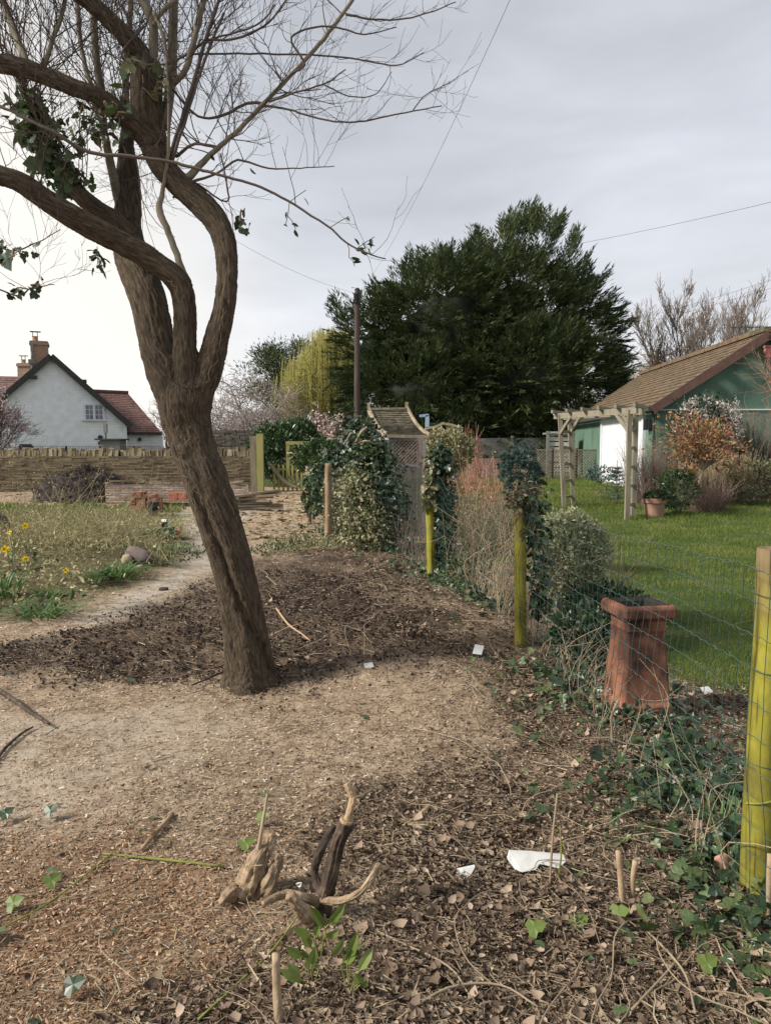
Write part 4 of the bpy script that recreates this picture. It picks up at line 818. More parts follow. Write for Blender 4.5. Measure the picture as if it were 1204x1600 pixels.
def grow(mb, p, d, L, r, depth, up=.25, spread=.8, kids=(3, 5), seg=3, wig=.16, rmin=.0009, droop=0):
    n = 5 if depth > 0 else 4; P = [np.array(p, float)]; d = np.array(d, float); ds = []
    for k in range(n):
        d = d + R.normal(size=3) * wig + np.array([0, 0, up * .25 - droop]); d /= np.linalg.norm(d); ds.append(d.copy()); P.append(P[-1] + d * L / n)
    P = np.array(P); tube(mb, P, np.linspace(r, max(rmin, r * .45), n + 1), seg, cap=False)
    if depth > 0:
        for q in range(R.randint(*kids)):
            t = R.uniform(.25, 1.0); i = min(n - 1, int(t * n)); pp = P[i] + (P[i + 1] - P[i]) * (t * n - i)
            dd = ds[i] + spread * nrmz(R.normal(size=3)); dd /= np.linalg.norm(dd)
            grow(mb, pp, dd, L * R.uniform(.5, .8), max(rmin, r * .55), depth - 1, up, spread, kids, seg, wig, rmin, droop)
mb = MB()
def branch_twigs(PP, rr, n, L, t0=.15, updir=.6, depth=2, out=None):
    m_ = len(PP)
    for q in range(n):
        i = min(m_ - 2, int(m_ * (t0 + (1 - t0) * R.rand()))); tdir = nrmz(PP[i + 1] - PP[i]); d = nrmz(tdir * .5 + R.normal(size=3) * np.array([.8, .55, .6]) + np.array([.0, 0, updir]))
        if out is not None: d = nrmz(d + np.array(out))
        grow(mb, PP[i], d, L * R.uniform(.6, 1.3), max(.0014, min(.0045, rr[i] * .45)), depth, kids=(2, 5), up=.3, spread=.75)
for bi, Bm in enumerate(BR):
    P, r = LP(Bm); k = 5; PP = cr(P, k); rr = cr([(x, 0, 0) for x in r], k)[:, 0]
    tube(mb, PP + (R.normal(size=PP.shape) * .0015), rr, 8 if rr.max() > .012 else 5, mi=1 if rr.max() > .014 else 0)
    top = all(b[1] < 300 for b in Bm)
    if bi == 10: continue
    if Bm[0][1] > 350: 
        branch_twigs(PP, rr, 5, .3, .5); continue
    if max(b[2] for b in Bm) < 5 : branch_twigs(PP, rr, 9, .20, .2, .1, 1, out=(.25, 0, .1))
    elif bi == 1: branch_twigs(PP, rr, 17, .36, .15, .3, 2, out=(.3, 0, .15))
    elif Bm[0][0] < 0: branch_twigs(PP, rr, 10, .3, .1, .1, 1)
    else: branch_twigs(PP, rr, 8, .45, .25, 1.0, 2)
for li_, t0, n, L in ((1, .72, 16, .55), (3, .75, 18, .5), (4, .2, 10, .45), (5, .15, 30, .75), (6, .3, 32, .6), (2, .72, 8, .45), (6, .8, 8, .8)):
    P, r = LP(LIMBS[li_]); PP = cr(P, 5); branch_twigs(PP, np.full(len(PP), .01), n, L, t0, 1.1, 2)
# epicormic whiskers on the limb crossing area
for q in range(70):
    p = at(R.uniform(175, 260), R.uniform(215, 330), TY + .2 + R.uniform(-.1, .25)); grow(mb, p, nrmz(R.normal(size=3) + np.array([0, -.2, .3])), R.uniform(.1, .3), .0014, 1, kids=(1, 3))
crown = mb.build('crown', [K['twig'], K['palestem']], tree, smooth=True)
# loose ivy stems clinging to the trunk
mb = MB()
for q in range(11):
    li_ = random.choice([0, 0, 0, 1, 3, 3, 2]); P, r = LP(LIMBS[li_]); PP = cr(P, 6); rr = cr([(x, 0, 0) for x in r], 6)[:, 0]; T_, A_, B_ = frames(PP); m_ = len(PP); i0 = int(m_ * R.uniform(.0, .6)) if li_ else int(m_ * R.uniform(.45, .8)); i1 = min(m_ - 1, i0 + R.randint(6, 20)); th = R.uniform(-1.5, 1.5) ; V = []
    for i in range(i0, i1): th += R.normal() * .12; V.append(PP[i] + (A_[i] * math.cos(th) + B_[i] * math.sin(th)) * (rr[i] * 1.06 + .004) + R.normal(size=3) * .003)
    if len(V) > 3: mb = MB(); tube(mb, cr(V, 2), R.uniform(.001, .0022), 4); mb.build('clinging_stem', K['palestem'], tree)

def ivy_on(name, label, pts, n, size, mt, spread, hang=.5, stems=12, cat='ivy', dirb=(0, 0, 0), group=None):
    """ivy leaves gathered round a polyline; pts are (world point, radius)"""
    iv = thing(name, tuple(pts[0][0]), label, cat, group); PP = cr([p for p, _ in pts], 8); rr = cr([(r, 0, 0) for _, r in pts], 8)[:, 0]; m_ = len(PP)
    i = R.randint(0, m_, n); o = rdir(n); k = (rr[i] * (.75 + .5 * R.rand(n) + .35 * fbm(o[:, 0] * 2, o[:, 1] * 2, PP[i][:, 2] * 4, 2)))
    P = PP[i] + o * k[:, None] + R.normal(size=(n, 3)) * spread; d = nrmz(o * .5 + np.array([0, 0, -hang]) + R.normal(size=(n, 3)) * .5); nr = nrmz(o + np.array([0, -.1, .4]) + R.normal(size=(n, 3)) * .4)
    mb = MB(); s = size * np.exp(R.normal(size=n) * .3); scat(mb, T_IVY, P, d, nr, s, s * .95); mb.build('leaves', mt, iv)
    if stems:
        mb = MB()
        for q in range(stems):
            i0 = R.randint(0, max(1, m_ - 4)); i1 = min(m_, i0 + R.randint(4, 12)); V = PP[i0:i1] + R.normal(size=(i1 - i0, 3)) * rr[i0:i1][:, None] * .35 + rdir(1) * rr[i0:i1][:, None] * .6
            if len(V) > 2: tube(mb, cr(V, 2), R.uniform(.002, .005) * (1 + size * 4), 4)
        mb.build('stem', K['deadstem'], iv)
    return iv
p, r = LP(LIMBS[6]); ivy_on('ivy', 'ivy leaves climbing the upper left limb of the leaning tree', [(p[i], r[i] + .02) for i in range(3, 8)], 420, .05, K['ivy'], .035)
ivy_on('ivy', 'sparse ivy leaves high on the centre limbs of the leaning tree', [(at(235, 130, TY + .05), .1), (at(230, 110, TY), .12), (at(262, 128, TY), .05)], 30, .055, K['ivyold'], .03, stems=3)
ivy_on('ivy', 'ivy scattered among the twigs beside the middle limb at upper left', [(at(110, 190, TY + .1), .12), (at(135, 200, TY + .1), .14), (at(160, 180, TY), .1), (at(185, 165, TY - .15), .05)], 85, .048, K['ivy'], .06, stems=6)
ivy_on('ivy', 'ivy tuft hanging from the underside of the left limb', [(at(152, 398, TY - .16), .02), (at(152, 412, TY - .16), .035), (at(151, 425, TY - .16), .01)], 16, .05, K['ivy'], .008, stems=2)
ivy_on('ivy', 'dark ivy sprays at the left edge below the left limb', [(at(-15, 395, TY - .3), .06), (at(18, 388, TY - .3), .05), (at(5, 410, TY - .3), .03), (at(60, 380, TY - .3), .01)], 26, .05, K['ivydark'], .02, stems=4)
ivy_on('ivy', 'small dark ivy spray lowest at the left edge of the sky', [(at(20, 462, TY - .3), .02), (at(45, 450, TY - .3), .03), (at(75, 447, TY - .3), .04)], 20, .045, K['ivydark'], .01, stems=3)
ivy_on('ivy', 'two ivy leaves hanging right of the right hand limb', [(at(376, 326, TY - .02), .005), (at(380, 355, TY - .02), .02), (at(386, 360, TY - .02), .01)], 9, .055, K['ivydark'], .01, stems=1)
# leaves at the end of the thin crossing branch
mb = MB(); P = []; 
for px, py in ((474, 308), (455, 350), (460, 358), (447, 342), (443, 352), (540, 340), (553, 372), (565, 378), (572, 382), (580, 372), (577, 385), (562, 390), (556, 392), (548, 402), (551, 410), (390, 262), (330, 240), (311, 205), (320, 210)): P.append(at(px, py, TY - .4))
P = np.array([tuple(q) for q in P]); n = len(P); scat(mb, T_OVAL, P, nrmz(R.normal(size=(n, 3)) * .7 + np.array([.5, 0, -.4])), rdir(n), .055, .026); mb.build('leaves', K['ivydark'], tree)
mb = MB()
for a_p, b_p in (((452, 316), (478, 297)), ((452, 316), (446, 352)), ((447, 335), (462, 358)), ((515, 356), (545, 338)), ((543, 382), (545, 402)), ((545, 402), (554, 416)), ((555, 390), (585, 370)), ((357, 312), (365, 365)), ((152, 385), (152, 420))): tube(mb, [at(*a_p, TY - .4), (at(*a_p, TY - .4) + at(*b_p, TY - .4)) / 2 + Vector((.005, 0, .006)), at(*b_p, TY - .4)], .0022, 4)
mb.build('leaf_stalks', K['twig'], tree)

# ------------------------------------------------------------------ general plants
K['conifer'] = mat('conifer_spray', [(.014, .026, .011), (.036, .058, .021), (.078, .10, .034), (.15, .16, .06)], scale=.8, island=.55, bump=0, rough=.6, trans=.1)
K['conifershade'] = mat('conifer_shade', [(.006, .010, .005), (.018, .026, .010)], scale=3, bump=0)  # near-black green: shade in the gaps between boughs, put into the colour
K['willow'] = mat('willow_shoot', [(.28, .26, .07), (.44, .41, .13), (.56, .52, .22)], scale=.6, island=.6, bump=0, trans=.3)
K['laurel'] = mat('laurel_leaf', [(.018, .04, .014), (.04, .08, .025), (.08, .14, .04)], island=.8, bump=0, rough=.35, trans=.1, spec=.5)
K['pinkbark'] = mat('pale_branch', [(.24, .19, .175), (.42, .36, .33)], scale=4, island=.5, bump=0)
K['brownbark'] = mat('brown_branch', [(.09, .068, .055), (.19, .15, .12)], scale=4, island=.5, bump=0)
K['curlbark'] = mat('golden_branch', [(.17, .10, .05), (.30, .19, .10)], scale=4, island=.5, bump=0)
K['blossom'] = mat('pink_blossom', [(.42, .26, .28), (.60, .44, .45), (.74, .64, .63)], island=.8, bump=0, trans=.2)
K['magnolia'] = mat('magnolia_petal', [(.55, .42, .38), (.72, .62, .57)], island=.8, bump=0, trans=.2)

# conifer
CYY = 36.0; cb = at(757, 700, CYY); con = thing('conifer', (cb.x, CYY, .4), 'huge dark green spreading conifer behind the garden, its feathery top against the sky', 'tree')
BL = [(632, 575, 98, 128, 0), (590, 565, 55, 90, -.5), (700, 520, 110, 110, -.8), (790, 545, 135, 160, 0), (812, 500, 74, 98, 0), (745, 475, 75, 72, .3), (880, 540, 80, 100, 0), (820, 600, 150, 95, -1), (670, 620, 130, 80, -1), (690, 680, 150, 50, -1), (840, 675, 135, 50, -1)]
s_ = CYY / F; Bc = np.array([tuple(at(a, b, CYY + o * 1.5)) for a, b, _, _, o in BL]); Br = np.array([(rx * s_ * .88, rx * s_ * .7, ry * s_ * .84) for _, _, rx, ry, _ in BL])
mb = MB(); core = MB(); P = []; O = []
for k in range(len(BL)):
    m_ = int(520 * (Br[k][0] * Br[k][2]) / 9); o = rdir(m_); o[:, 1] = np.where(R.rand(m_) < .75, -np.abs(o[:, 1]), o[:, 1]); p = Bc[k] + o * Br[k] * R.uniform(.76, 1.04, m_)[:, None]
    ins = np.zeros(m_, bool)
    for q in range(len(BL)):
        if q != k: ins |= (((p - Bc[q]) / Br[q]) ** 2).sum(1) < .62
    P.append(p[~ins]); O.append(nrmz(o / Br[k])[~ins])
# rising outer sprays on the right side and the top
for (x0_, y0_, x1_, y1_) in ((905, 470, 950, 425), (915, 500, 965, 470), (925, 520, 983, 468), (930, 545, 985, 500), (925, 575, 985, 545), (935, 600, 985, 580), (930, 620, 980, 610), (895, 430, 915, 375), (880, 400, 893, 345), (850, 370, 872, 318), (825, 350, 832, 306), (810, 350, 812, 312), (785, 370, 783, 330), (740, 385, 742, 350), (690, 410, 686, 380), (890, 450, 925, 402), (640, 420, 636, 395), (600, 455, 592, 436), (540, 500, 530, 486), (860, 360, 868, 326), (795, 355, 796, 318), (840, 350, 838, 325), (900, 600, 990, 590)):
    for q in range(11):
        t = R.rand() * .55; v = at(x0_ + (x1_ - x0_) * t, 22 * (y0_ < 470) + y0_ + (y1_ - y0_) * t, CYY + R.normal() * .8); dv = np.array([x1_ - x0_, R.normal() * 12, -(y1_ - y0_)], float); P.append(np.array([tuple(v)]) + R.normal(size=(1, 3)) * .12 * (1.3 - t)); O.append(nrmz(dv[None]) * 1.0)
P = np.concatenate(P); O = np.concatenate(O); n = len(P)
D = nrmz(O * 1.0 + np.array([.10, 0, .20]) + R.normal(size=(n, 3)) * .16)
m_ = 64; Pn = np.repeat(P, m_, 0); Dn = np.repeat(D, m_, 0); t = np.tile(np.linspace(0, 1, m_), n); sp = (1 - t) ** .75
side = nrmz(np.cross(Dn, np.array([0, 0, 1.]))); sgn = np.where(np.arange(len(t)) % 2, 1, -1); up = np.cross(side, Dn)
Ls = np.repeat(R.uniform(.65, 1.3, n), m_)
w = R.normal(size=len(t)) * .24 * sp; w2 = R.normal(size=len(t)) * .06 * sp
pos = Pn + Dn * (t * Ls)[:, None] + side * (w * Ls)[:, None] + up * (w2 * Ls - .35 * np.abs(w) - .14 * t ** 2)[:, None]
dd = nrmz(Dn + side * (np.sign(w) * .5)[:, None] + R.normal(size=pos.shape) * .14 + np.array([0, 0, -.12]))
scat(mb, T_DIA, pos, dd, nrmz(up + R.normal(size=pos.shape) * .5), R.uniform(.16, .36, len(t)), R.uniform(.03, .06, len(t))); mb.build('crown', K['conifer'], con)
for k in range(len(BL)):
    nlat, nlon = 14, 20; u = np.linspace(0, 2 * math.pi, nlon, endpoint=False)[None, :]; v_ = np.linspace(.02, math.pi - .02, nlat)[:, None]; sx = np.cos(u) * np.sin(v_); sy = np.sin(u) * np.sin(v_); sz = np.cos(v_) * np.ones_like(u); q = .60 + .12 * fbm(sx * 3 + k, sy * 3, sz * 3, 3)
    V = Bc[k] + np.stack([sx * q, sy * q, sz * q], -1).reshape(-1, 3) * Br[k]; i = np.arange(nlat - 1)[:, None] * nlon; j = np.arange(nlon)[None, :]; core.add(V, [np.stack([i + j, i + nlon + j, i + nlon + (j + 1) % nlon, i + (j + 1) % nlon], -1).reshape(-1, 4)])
core.build('shaded_core', K['conifershade'], con, smooth=True)  # solid blobs for the inner twig mass, painted dark as shade between sprays
mb = MB(); tube(mb, [(cb.x, CYY, 0), (cb.x + .2, CYY, 4), (cb.x + 1, CYY, 8)], [.5, .4, .2], 12)
for q in range(16):
    a = at(R.uniform(850, 900), R.uniform(560, 620), CYY - 1); b_ = at(R.uniform(930, 980), R.uniform(500, 620), CYY - 1.3 + R.normal() * .5); tube(mb, [a, (a + b_) / 2 + Vector((0, 0, -.2)), b_], [.06, .04, .015], 5)
mb.build('trunk', K['brownbark'], con)

def bare_tree(name, label, base, H, mt, stems=3, up=.5, spread=.7, depth=4, wig=.15, r=.12, kids=(3, 5), droop=0, seg=3, L0=.45, lean=.25, group=None, rmin=.006, extra=None):
    t = thing(name, tuple(base), label, 'tree', group); tk = MB(); cw = MB(); b = np.array(tuple(base), float)
    top = b + np.array([0, 0, H * .12]); tube(tk, [b - np.array([0, 0, .1]), b + np.array([.02, 0, H * .06]), top], [r * 1.3, r, r * .9], 8)
    for s in range(stems):
        a = R.rand() * 6.28; d = nrmz(np.array([math.cos(a) * lean, math.sin(a) * lean, 1.0])); n = 7; P = [top]; ds = []
        for k in range(n): d = nrmz(d + R.normal(size=3) * wig * .6 + np.array([0, 0, up * .15])); ds.append(d); P.append(P[-1] + d * H * (1 - .12) * R.uniform(.75, .95) / n)
        P = np.array(P); tube(tk, P, np.linspace(r * .7, r * .12, n + 1), 5)
        for q in range(13):
            i = R.randint(1, n); dd = nrmz(ds[min(i, n - 1)] + spread * nrmz(R.normal(size=3))); grow(cw, P[i], dd, H * L0 * R.uniform(.35, .7) * (1.2 - i / n * .6), r * .25, depth - 1, up, spread, kids, seg, wig, rmin, droop)
    tk.build('trunk', mt, t, smooth=True); cw.build('crown', mt, t)
    if extra: extra(t)
    return t
v = at(405, 700, 38); bare_tree('weeping_birch', 'pale bare weeping tree with contorted drooping twigs, left of the yellow willow', (v.x, 38, .1), 5.6, K['pinkbark'], 4, .1, .95, 4, .3, .13, (3, 5), .10, 3, .55, .5, rmin=.009)
v = at(352, 700, 42); bare_tree('bare_tree', 'pale bare tree with tangled twigs right behind the leaning trunk', (v.x, 42, .1), 5.0, K['pinkbark'], 4, .2, .9, 4, .28, .12, (3, 5), .05, 3, .5, .55, rmin=.009)
v = at(262, 700, 44); bare_tree('bare_tree', 'small pale bare tree between the red roofed wing and the leaning trunk', (v.x, 44, .1), 4.6, K['pinkbark'], 3, .3, .8, 3, .2, .10, (3, 5), 0, 3, .5, .3, rmin=.008)
v = at(1085, 700, 40); bare_tree('bare_tree', 'tall upright bare tree with a fan of fine twigs behind the green garage', (v.x, 40, .3), 10.2, K['brownbark'], 11, .5, .55, 4, .10, .11, (3, 5), -.01, 3, .30, .62, rmin=.0085)
v = at(1012, 700, 42); bare_tree('curly_tree', 'golden brown bare tree with curly twigs between the conifer and the tall bare tree', (v.x, 42, .3), 7.2, K['curlbark'], 5, .4, .9, 4, .42, .12, (3, 5), .05, 3, .4, .45, rmin=.009)
v = at(1205, 700, 30); bare_tree('bare_tree', 'thin bare tree at the right edge rising above the garage ridge', (v.x + .3, 30, .3), 5.6, K['brownbark'], 3, .8, .5, 3, .12, .08, (2, 4), 0, 3, .3, .25, rmin=.006)
# dark pine
v = at(437, 700, 46); pn = thing('pine', (v.x, 46, .1), 'dark tufted pine standing behind the pale weeping tree', 'tree'); mb = MB(); P = []; s_ = 46 / F
for (px, py, rx, ry, k) in ((415, 560, 22, 20, 9), (440, 555, 25, 16, 10), (468, 550, 18, 18, 8), (430, 590, 34, 26, 14), (462, 590, 28, 26, 12), (445, 630, 38, 30, 16), (400, 600, 14, 22, 6)):
    for q in range(k): P.append(tuple(at(px + R.normal() * rx * .5, py + R.normal() * ry * .5, 46 + R.normal() * .6)))
P = np.array(P); m_ = 130; Pn = np.repeat(P, m_, 0) + R.normal(size=(len(P) * m_, 3)) * np.array([.34, .32, .24]); d = nrmz(Pn - np.repeat(P, m_, 0) + np.array([0, 0, .25])); scat(mb, T_DIA, Pn, d, rdir(len(Pn)), R.uniform(.16, .3, len(Pn)), .055); mb.build('crown', K['conifer'], pn)
mb = MB(); tube(mb, [(v.x, 46, 0), (v.x + .1, 46, 3), tuple(at(440, 560, 46))], [.2, .16, .07], 8)
for p in P[::3]: tube(mb, [(v.x + .05, 46, max(1.5, p[2] - 1.2)), p], [.05, .02], 4)
mb.build('trunk', K['brownbark'], pn)
# willow
v = at(505, 700, 41); wl = thing('willow', (v.x, 41, .1), 'yellow green weeping willow with curtains of hanging shoots, left of the conifer', 'tree'); mb = MB(); tk = MB(); tube(tk, [(v.x, 41, 0), (v.x, 41, 2.5), (v.x + .1, 41, 5)], [.35, .28, .15], 8); heads = []
for q in range(70):
    px = R.uniform(452, 550); prof = 516 + 52 * (abs(px - 517) / 56) ** 2 * (1.25 if px < 517 else .7); py = prof + abs(R.normal()) * 30; e = at(px, py, 41 + R.normal() * 1.1); a0 = Vector((v.x, 41, R.uniform(2.5, 4.5)))
    if e.z < 2.8: continue
    tube(tk, cr([a0, a0.lerp(e, .55) + Vector((0, 0, .8)), e], 4), np.linspace(.09, .025, 9), 4); heads.append(e)
for e in heads:
    for q in range(26):
        o = np.array([R.normal() * .42, R.normal() * .42, R.normal() * .2]); p = np.array(tuple(e)) + o; L = R.uniform(.5, 1.0) * (p[2] - R.uniform(.6, 1.8)); L = max(L, .5); n = 6; tt_ = np.linspace(0, 1, n)
        Q = p + np.stack([o[0] * .35 * tt_ + R.normal() * .05 * tt_, 0 * tt_ + o[1] * .2 * tt_, -L * tt_], 1); tube(mb, Q, np.linspace(.011, .006, n), 3, cap=False)
        m_ = int(L * 18); ti = R.rand(m_); pp = p + np.stack([o[0] * .35 * ti, o[1] * .2 * ti, -L * ti], 1) + R.normal(size=(m_, 3)) * .03; scat(mb, T_DIA, pp, nrmz(R.normal(size=(m_, 3)) * .4 + np.array([0, 0, -1.])), rdir(m_), .13, .028)
mb.build('crown', K['willow'], wl); tk.build('trunk', K['brownbark'], wl)
def blossom_tree(name, label, base, H, cpx, Y, n, mt, sz, rx):
    def ex(t):
        mb = MB(); cr_ = [c for c in t.children if c.name.startswith('crown')][0]; k = len(cr_.data.vertices); co = np.zeros(k * 3, np.float32); cr_.data.vertices.foreach_get('co', co); co = co.reshape(-1, 3); idx = R.randint(0, k, n); P = co[idx] + R.normal(size=(n, 3)) * .03
        scat(mb, T_OVAL, P.astype(float), rdir(n), rdir(n), sz * R.uniform(.7, 1.4, n), sz * R.uniform(.6, 1.1, n)); mb.build('blossom', mt, t)
    return bare_tree(name, label, base, H, K['brownbark'], rx, .25, .8, 4, .2, .09, (3, 5), 0, 3, .5, .5, rmin=.006, extra=ex)
v = at(-12, 700, 27.5); blossom_tree('blossom_tree', 'pink blossoming tree at the left edge in front of the white house', (v.x, 27.5, 0), 3.6, 0, 27.5, 7000, K['blossom'], .06, 5)
v = at(528, 700, 36); blossom_tree('magnolia', 'pale pink magnolia in flower below the willow', (v.x, 36, .1), 3.2, 0, 36, 2600, K['magnolia'], .13, 3)

def shrub(name, label, c, rad, n, size, mt, T=T_OVAL, cat='shrub', stems=14, base=None, stemmat=None, flat=1.0, up=.3, group=None, core=None, wr=.5, shell=.55, sr=.006, amp=.35):
    c = np.array(tuple(c), float); rad = np.array(rad, float); bz = base if base is not None else (c[0], c[1], h1(c[0], c[1])); s = thing(name, tuple(bz), label, cat, group)
    o = rdir(n); k = (R.uniform(shell, 1.0, n) ** .6) * (1 + amp * fbm(o[:, 0] * 2.2 + c[0], o[:, 1] * 2.2, o[:, 2] * 2.2 + c[1], 3)); P = c + o * rad * k[:, None]; P[:, 2] = np.maximum(P[:, 2], bz[2] + .02)
    d = nrmz(o + np.array([0, 0, up]) + R.normal(size=(n, 3)) * .6); l = size * np.exp(R.normal(size=n) * .25); mb = MB(); scat(mb, T, P, d, nrmz(o + rdir(n) * .8 + np.array([0, 0, .4])), l, l * wr); mb.build('foliage', mt, s)
    mb = MB(); b = np.array(bz, float)
    for q in range(stems):
        e = c + rdir(1, .3)[0] * rad * R.uniform(.5, .95); b0 = b + np.array([R.normal() * rad[0] * .18, R.normal() * rad[1] * .18, -.02]); mid = (b0 * .45 + e * .55) + R.normal(size=3) * .06 * rad; tube(mb, cr([b0, mid, e], 4), np.linspace(sr, sr * .4, 9), 4)
    if stems: mb.build('stem', stemmat or K['brownbark'], s)
    return s
def stalks(name, label, c, rx, ry, H, n, mt, cat='shrub', lean=.25, r=.004, curve=.1, twig=0, leaf=None, group=None, kind=None, base=None):
    bz = h1(c[0], c[1]) if base is None else base; s = thing(name, (c[0], c[1], bz), label, cat, group); mb = MB(); tips = []
    for q in range(n):
        a = R.rand() * 6.28; k = math.sqrt(R.rand()); b = np.array([c[0] + math.cos(a) * rx * k * .7, c[1] + math.sin(a) * ry * k * .7, bz - .02]); h = H * R.uniform(.55, 1.05); ln = np.array([math.cos(a) * rx * lean * k + R.normal() * lean * .4 * H * .3, math.sin(a) * ry * lean * k, h]); P = cr([b, b + ln * .5 + R.normal(size=3) * curve * .3 * H * .3, b + ln + R.normal(size=3) * curve * .3], 3); tube(mb, P, np.linspace(r, r * .4, len(P)), 3); tips.append(P)
        for t_ in range(twig): i = R.randint(2, len(P)); grow(mb, P[i - 1], nrmz(R.normal(size=3) * .5 + np.array([0, 0, .8])), H * R.uniform(.12, .3), r * .5, 0, rmin=r * .25)
    mb.build('stems', mt, s)
    if leaf:
        mt2, cnt, sz, T, wr = leaf; A = np.concatenate(tips); i = R.randint(0, len(A), cnt); P = A[i] + R.normal(size=(cnt, 3)) * .03; mb = MB(); scat(mb, T, P, rdir(cnt, .3), rdir(cnt), sz * R.uniform(.6, 1.3, cnt), sz * wr); mb.build('leaves', mt2, s)
    return s

# ------------------------------------------------------------------ telegraph pole and cables
v = at(558, 700, 30); tp = thing('telegraph_pole', (v.x, 30, .15), 'tall dark wooden telegraph pole in front of the conifer', 'pole'); a = at(558, 452, 30)
K['polewood'] = mat('pole_wood', [(.045, .032, .028), (.10, .075, .065)], scale=10, stretch=(1, 1, .1), bump=.4)
mb = MB(); tube(mb, [(v.x, 30, 0), (v.x, 30, 3), (a.x, 30, a.z)], [.14, .125, .10], 14); mb.build('pole', K['polewood'], tp)
mb = MB(); w_ = at(556.5, 466, 29.85); box(mb, (w_.x - .04, 29.86, w_.z), (.12, .1, .36)); w_ = at(562, 464, 29.85); box(mb, (w_.x, 29.88, w_.z), (.1, .1, .42)); tube(mb, [(a.x, 30, a.z - .02), (a.x, 30, a.z + .05)], [.115, .06], 12); tube(mb, [(a.x - .13, 29.97, a.z - .2), (a.x + .13, 29.97, a.z - .2)], .02, 6); mb.build('junction_box', K['black'], tp)
mb = MB()
for k in range(9): q = .9 + k * .62; box(mb, (a.x + (.17 if k % 2 else -.17), 30, 1.8 + q), (.12, .025, .02))
mb.build('step_iron', K['wire'], tp)
def cable(label, p0, p1, sag, r=.012):
    r = r * .55
    p0, p1 = Vector(p0), Vector(p1); n = 24; P = [p0.lerp(p1, t) - Vector((0, 0, sag * 4 * t * (1 - t))) for t in np.linspace(0, 1, n)]; mb = MB(); tube(mb, P, r, 5); tag(mb.build('overhead_cable', K['barge']), label, 'cable')
T0 = at(559, 459, 30)
cable('overhead cable rising steeply from the pole towards the top of the picture', T0, at(850, -120, 9), .45, .006)
cable('overhead cable running left from the pole behind the forked limbs', T0, at(330, 352, 24), .25, .008)
cable('short overhead cable dropping right from the pole towards the conifer, upper one', T0, at(640, 457, 34), .05, .008)
cable('short overhead cable dropping right from the pole towards the conifer, lower one', T0 - Vector((0, 0, .1)), at(640, 470, 34), .05, .008)
cable('overhead cable crossing the sky right of the conifer top', at(800, 398, 34), at(1260, 302, 22), .12, .011)
cable('upper of two cables low in the sky at the right edge', at(985, 500, 34), at(1260, 418, 24), .1, .009)
cable('lower of two cables low in the sky at the right edge', at(985, 508, 34), at(1260, 432, 24), .1, .009)

# ------------------------------------------------------------------ pergola arch
pg = thing('pergola', (4.3, 15.6, h1(4.3, 15.6)), 'weathered wooden pergola arch with ladder sides standing on the lawn', 'pergola')
PR = [(at(979, 800, 14.3), 14.3), (at(988.5, 800, 14.75), 14.75)]; PL = [(at(873.5, 800, 16.6), 16.6), (at(888, 800, 17.1), 17.1)]
ptop = at(985, 641, 14.5).z; tops = []
for (p, Y), nm in zip(PR + PL, ('a',) * 4):
    g = h1(p.x, Y); mb = MB(); lean = Vector((-.10 if p.x < 4.2 else 0, 0, 0)); beam(mb, (p.x + (.10 if p.x < 4.2 else 0), Y, g - .05), (p.x + lean.x * .3, Y, ptop), .085, .085, up=(0, 1, 0)); mb.build('pergola_post', K['timber'], pg); tops.append(Vector((p.x + lean.x * .3, Y, ptop)))
for s in (0, 2):
    for k in range(5): mb = MB(); a_, b_ = tops[s], tops[s + 1]; zz = ptop - .35 - k * .36; dz = .10 if s == 2 else 0; f = (ptop - zz) / ptop * dz; beam(mb, (a_.x + f, a_.y, zz), (b_.x + f, b_.y, zz), .04, .06); mb.build('rung', K['timber'], pg)
for s in (0, 1):
    a_, b_ = tops[s + 2], tops[s]; dv = (b_ - a_).normalized(); mb = MB(); beam(mb, a_ - dv * .22 + Vector((0, 0, -.02)), b_ + dv * .22 + Vector((0, 0, -.02)), .045, .12); mb.build('cross_beam', K['timberh'], pg)
    for (c_, sg) in ((a_, 1), (b_, -1)): mb = MB(); beam(mb, c_ + Vector((0, 0, -.42)), c_ + dv * sg * .42 + Vector((0, 0, -.06)), .04, .07); mb.build('brace', K['timberh'], pg)
for k in range(6):
    t = -.08 + k * 1.16 / 5; mb = MB(); a_ = tops[2].lerp(tops[0], t); b_ = tops[3].lerp(tops[1], t); dv = (b_ - a_).normalized(); beam(mb, a_ - dv * .2 + Vector((0, 0, .075)), b_ + dv * .2 + Vector((0, 0, .075)), .045, .07); mb.build('rafter', K['timberh'], pg)

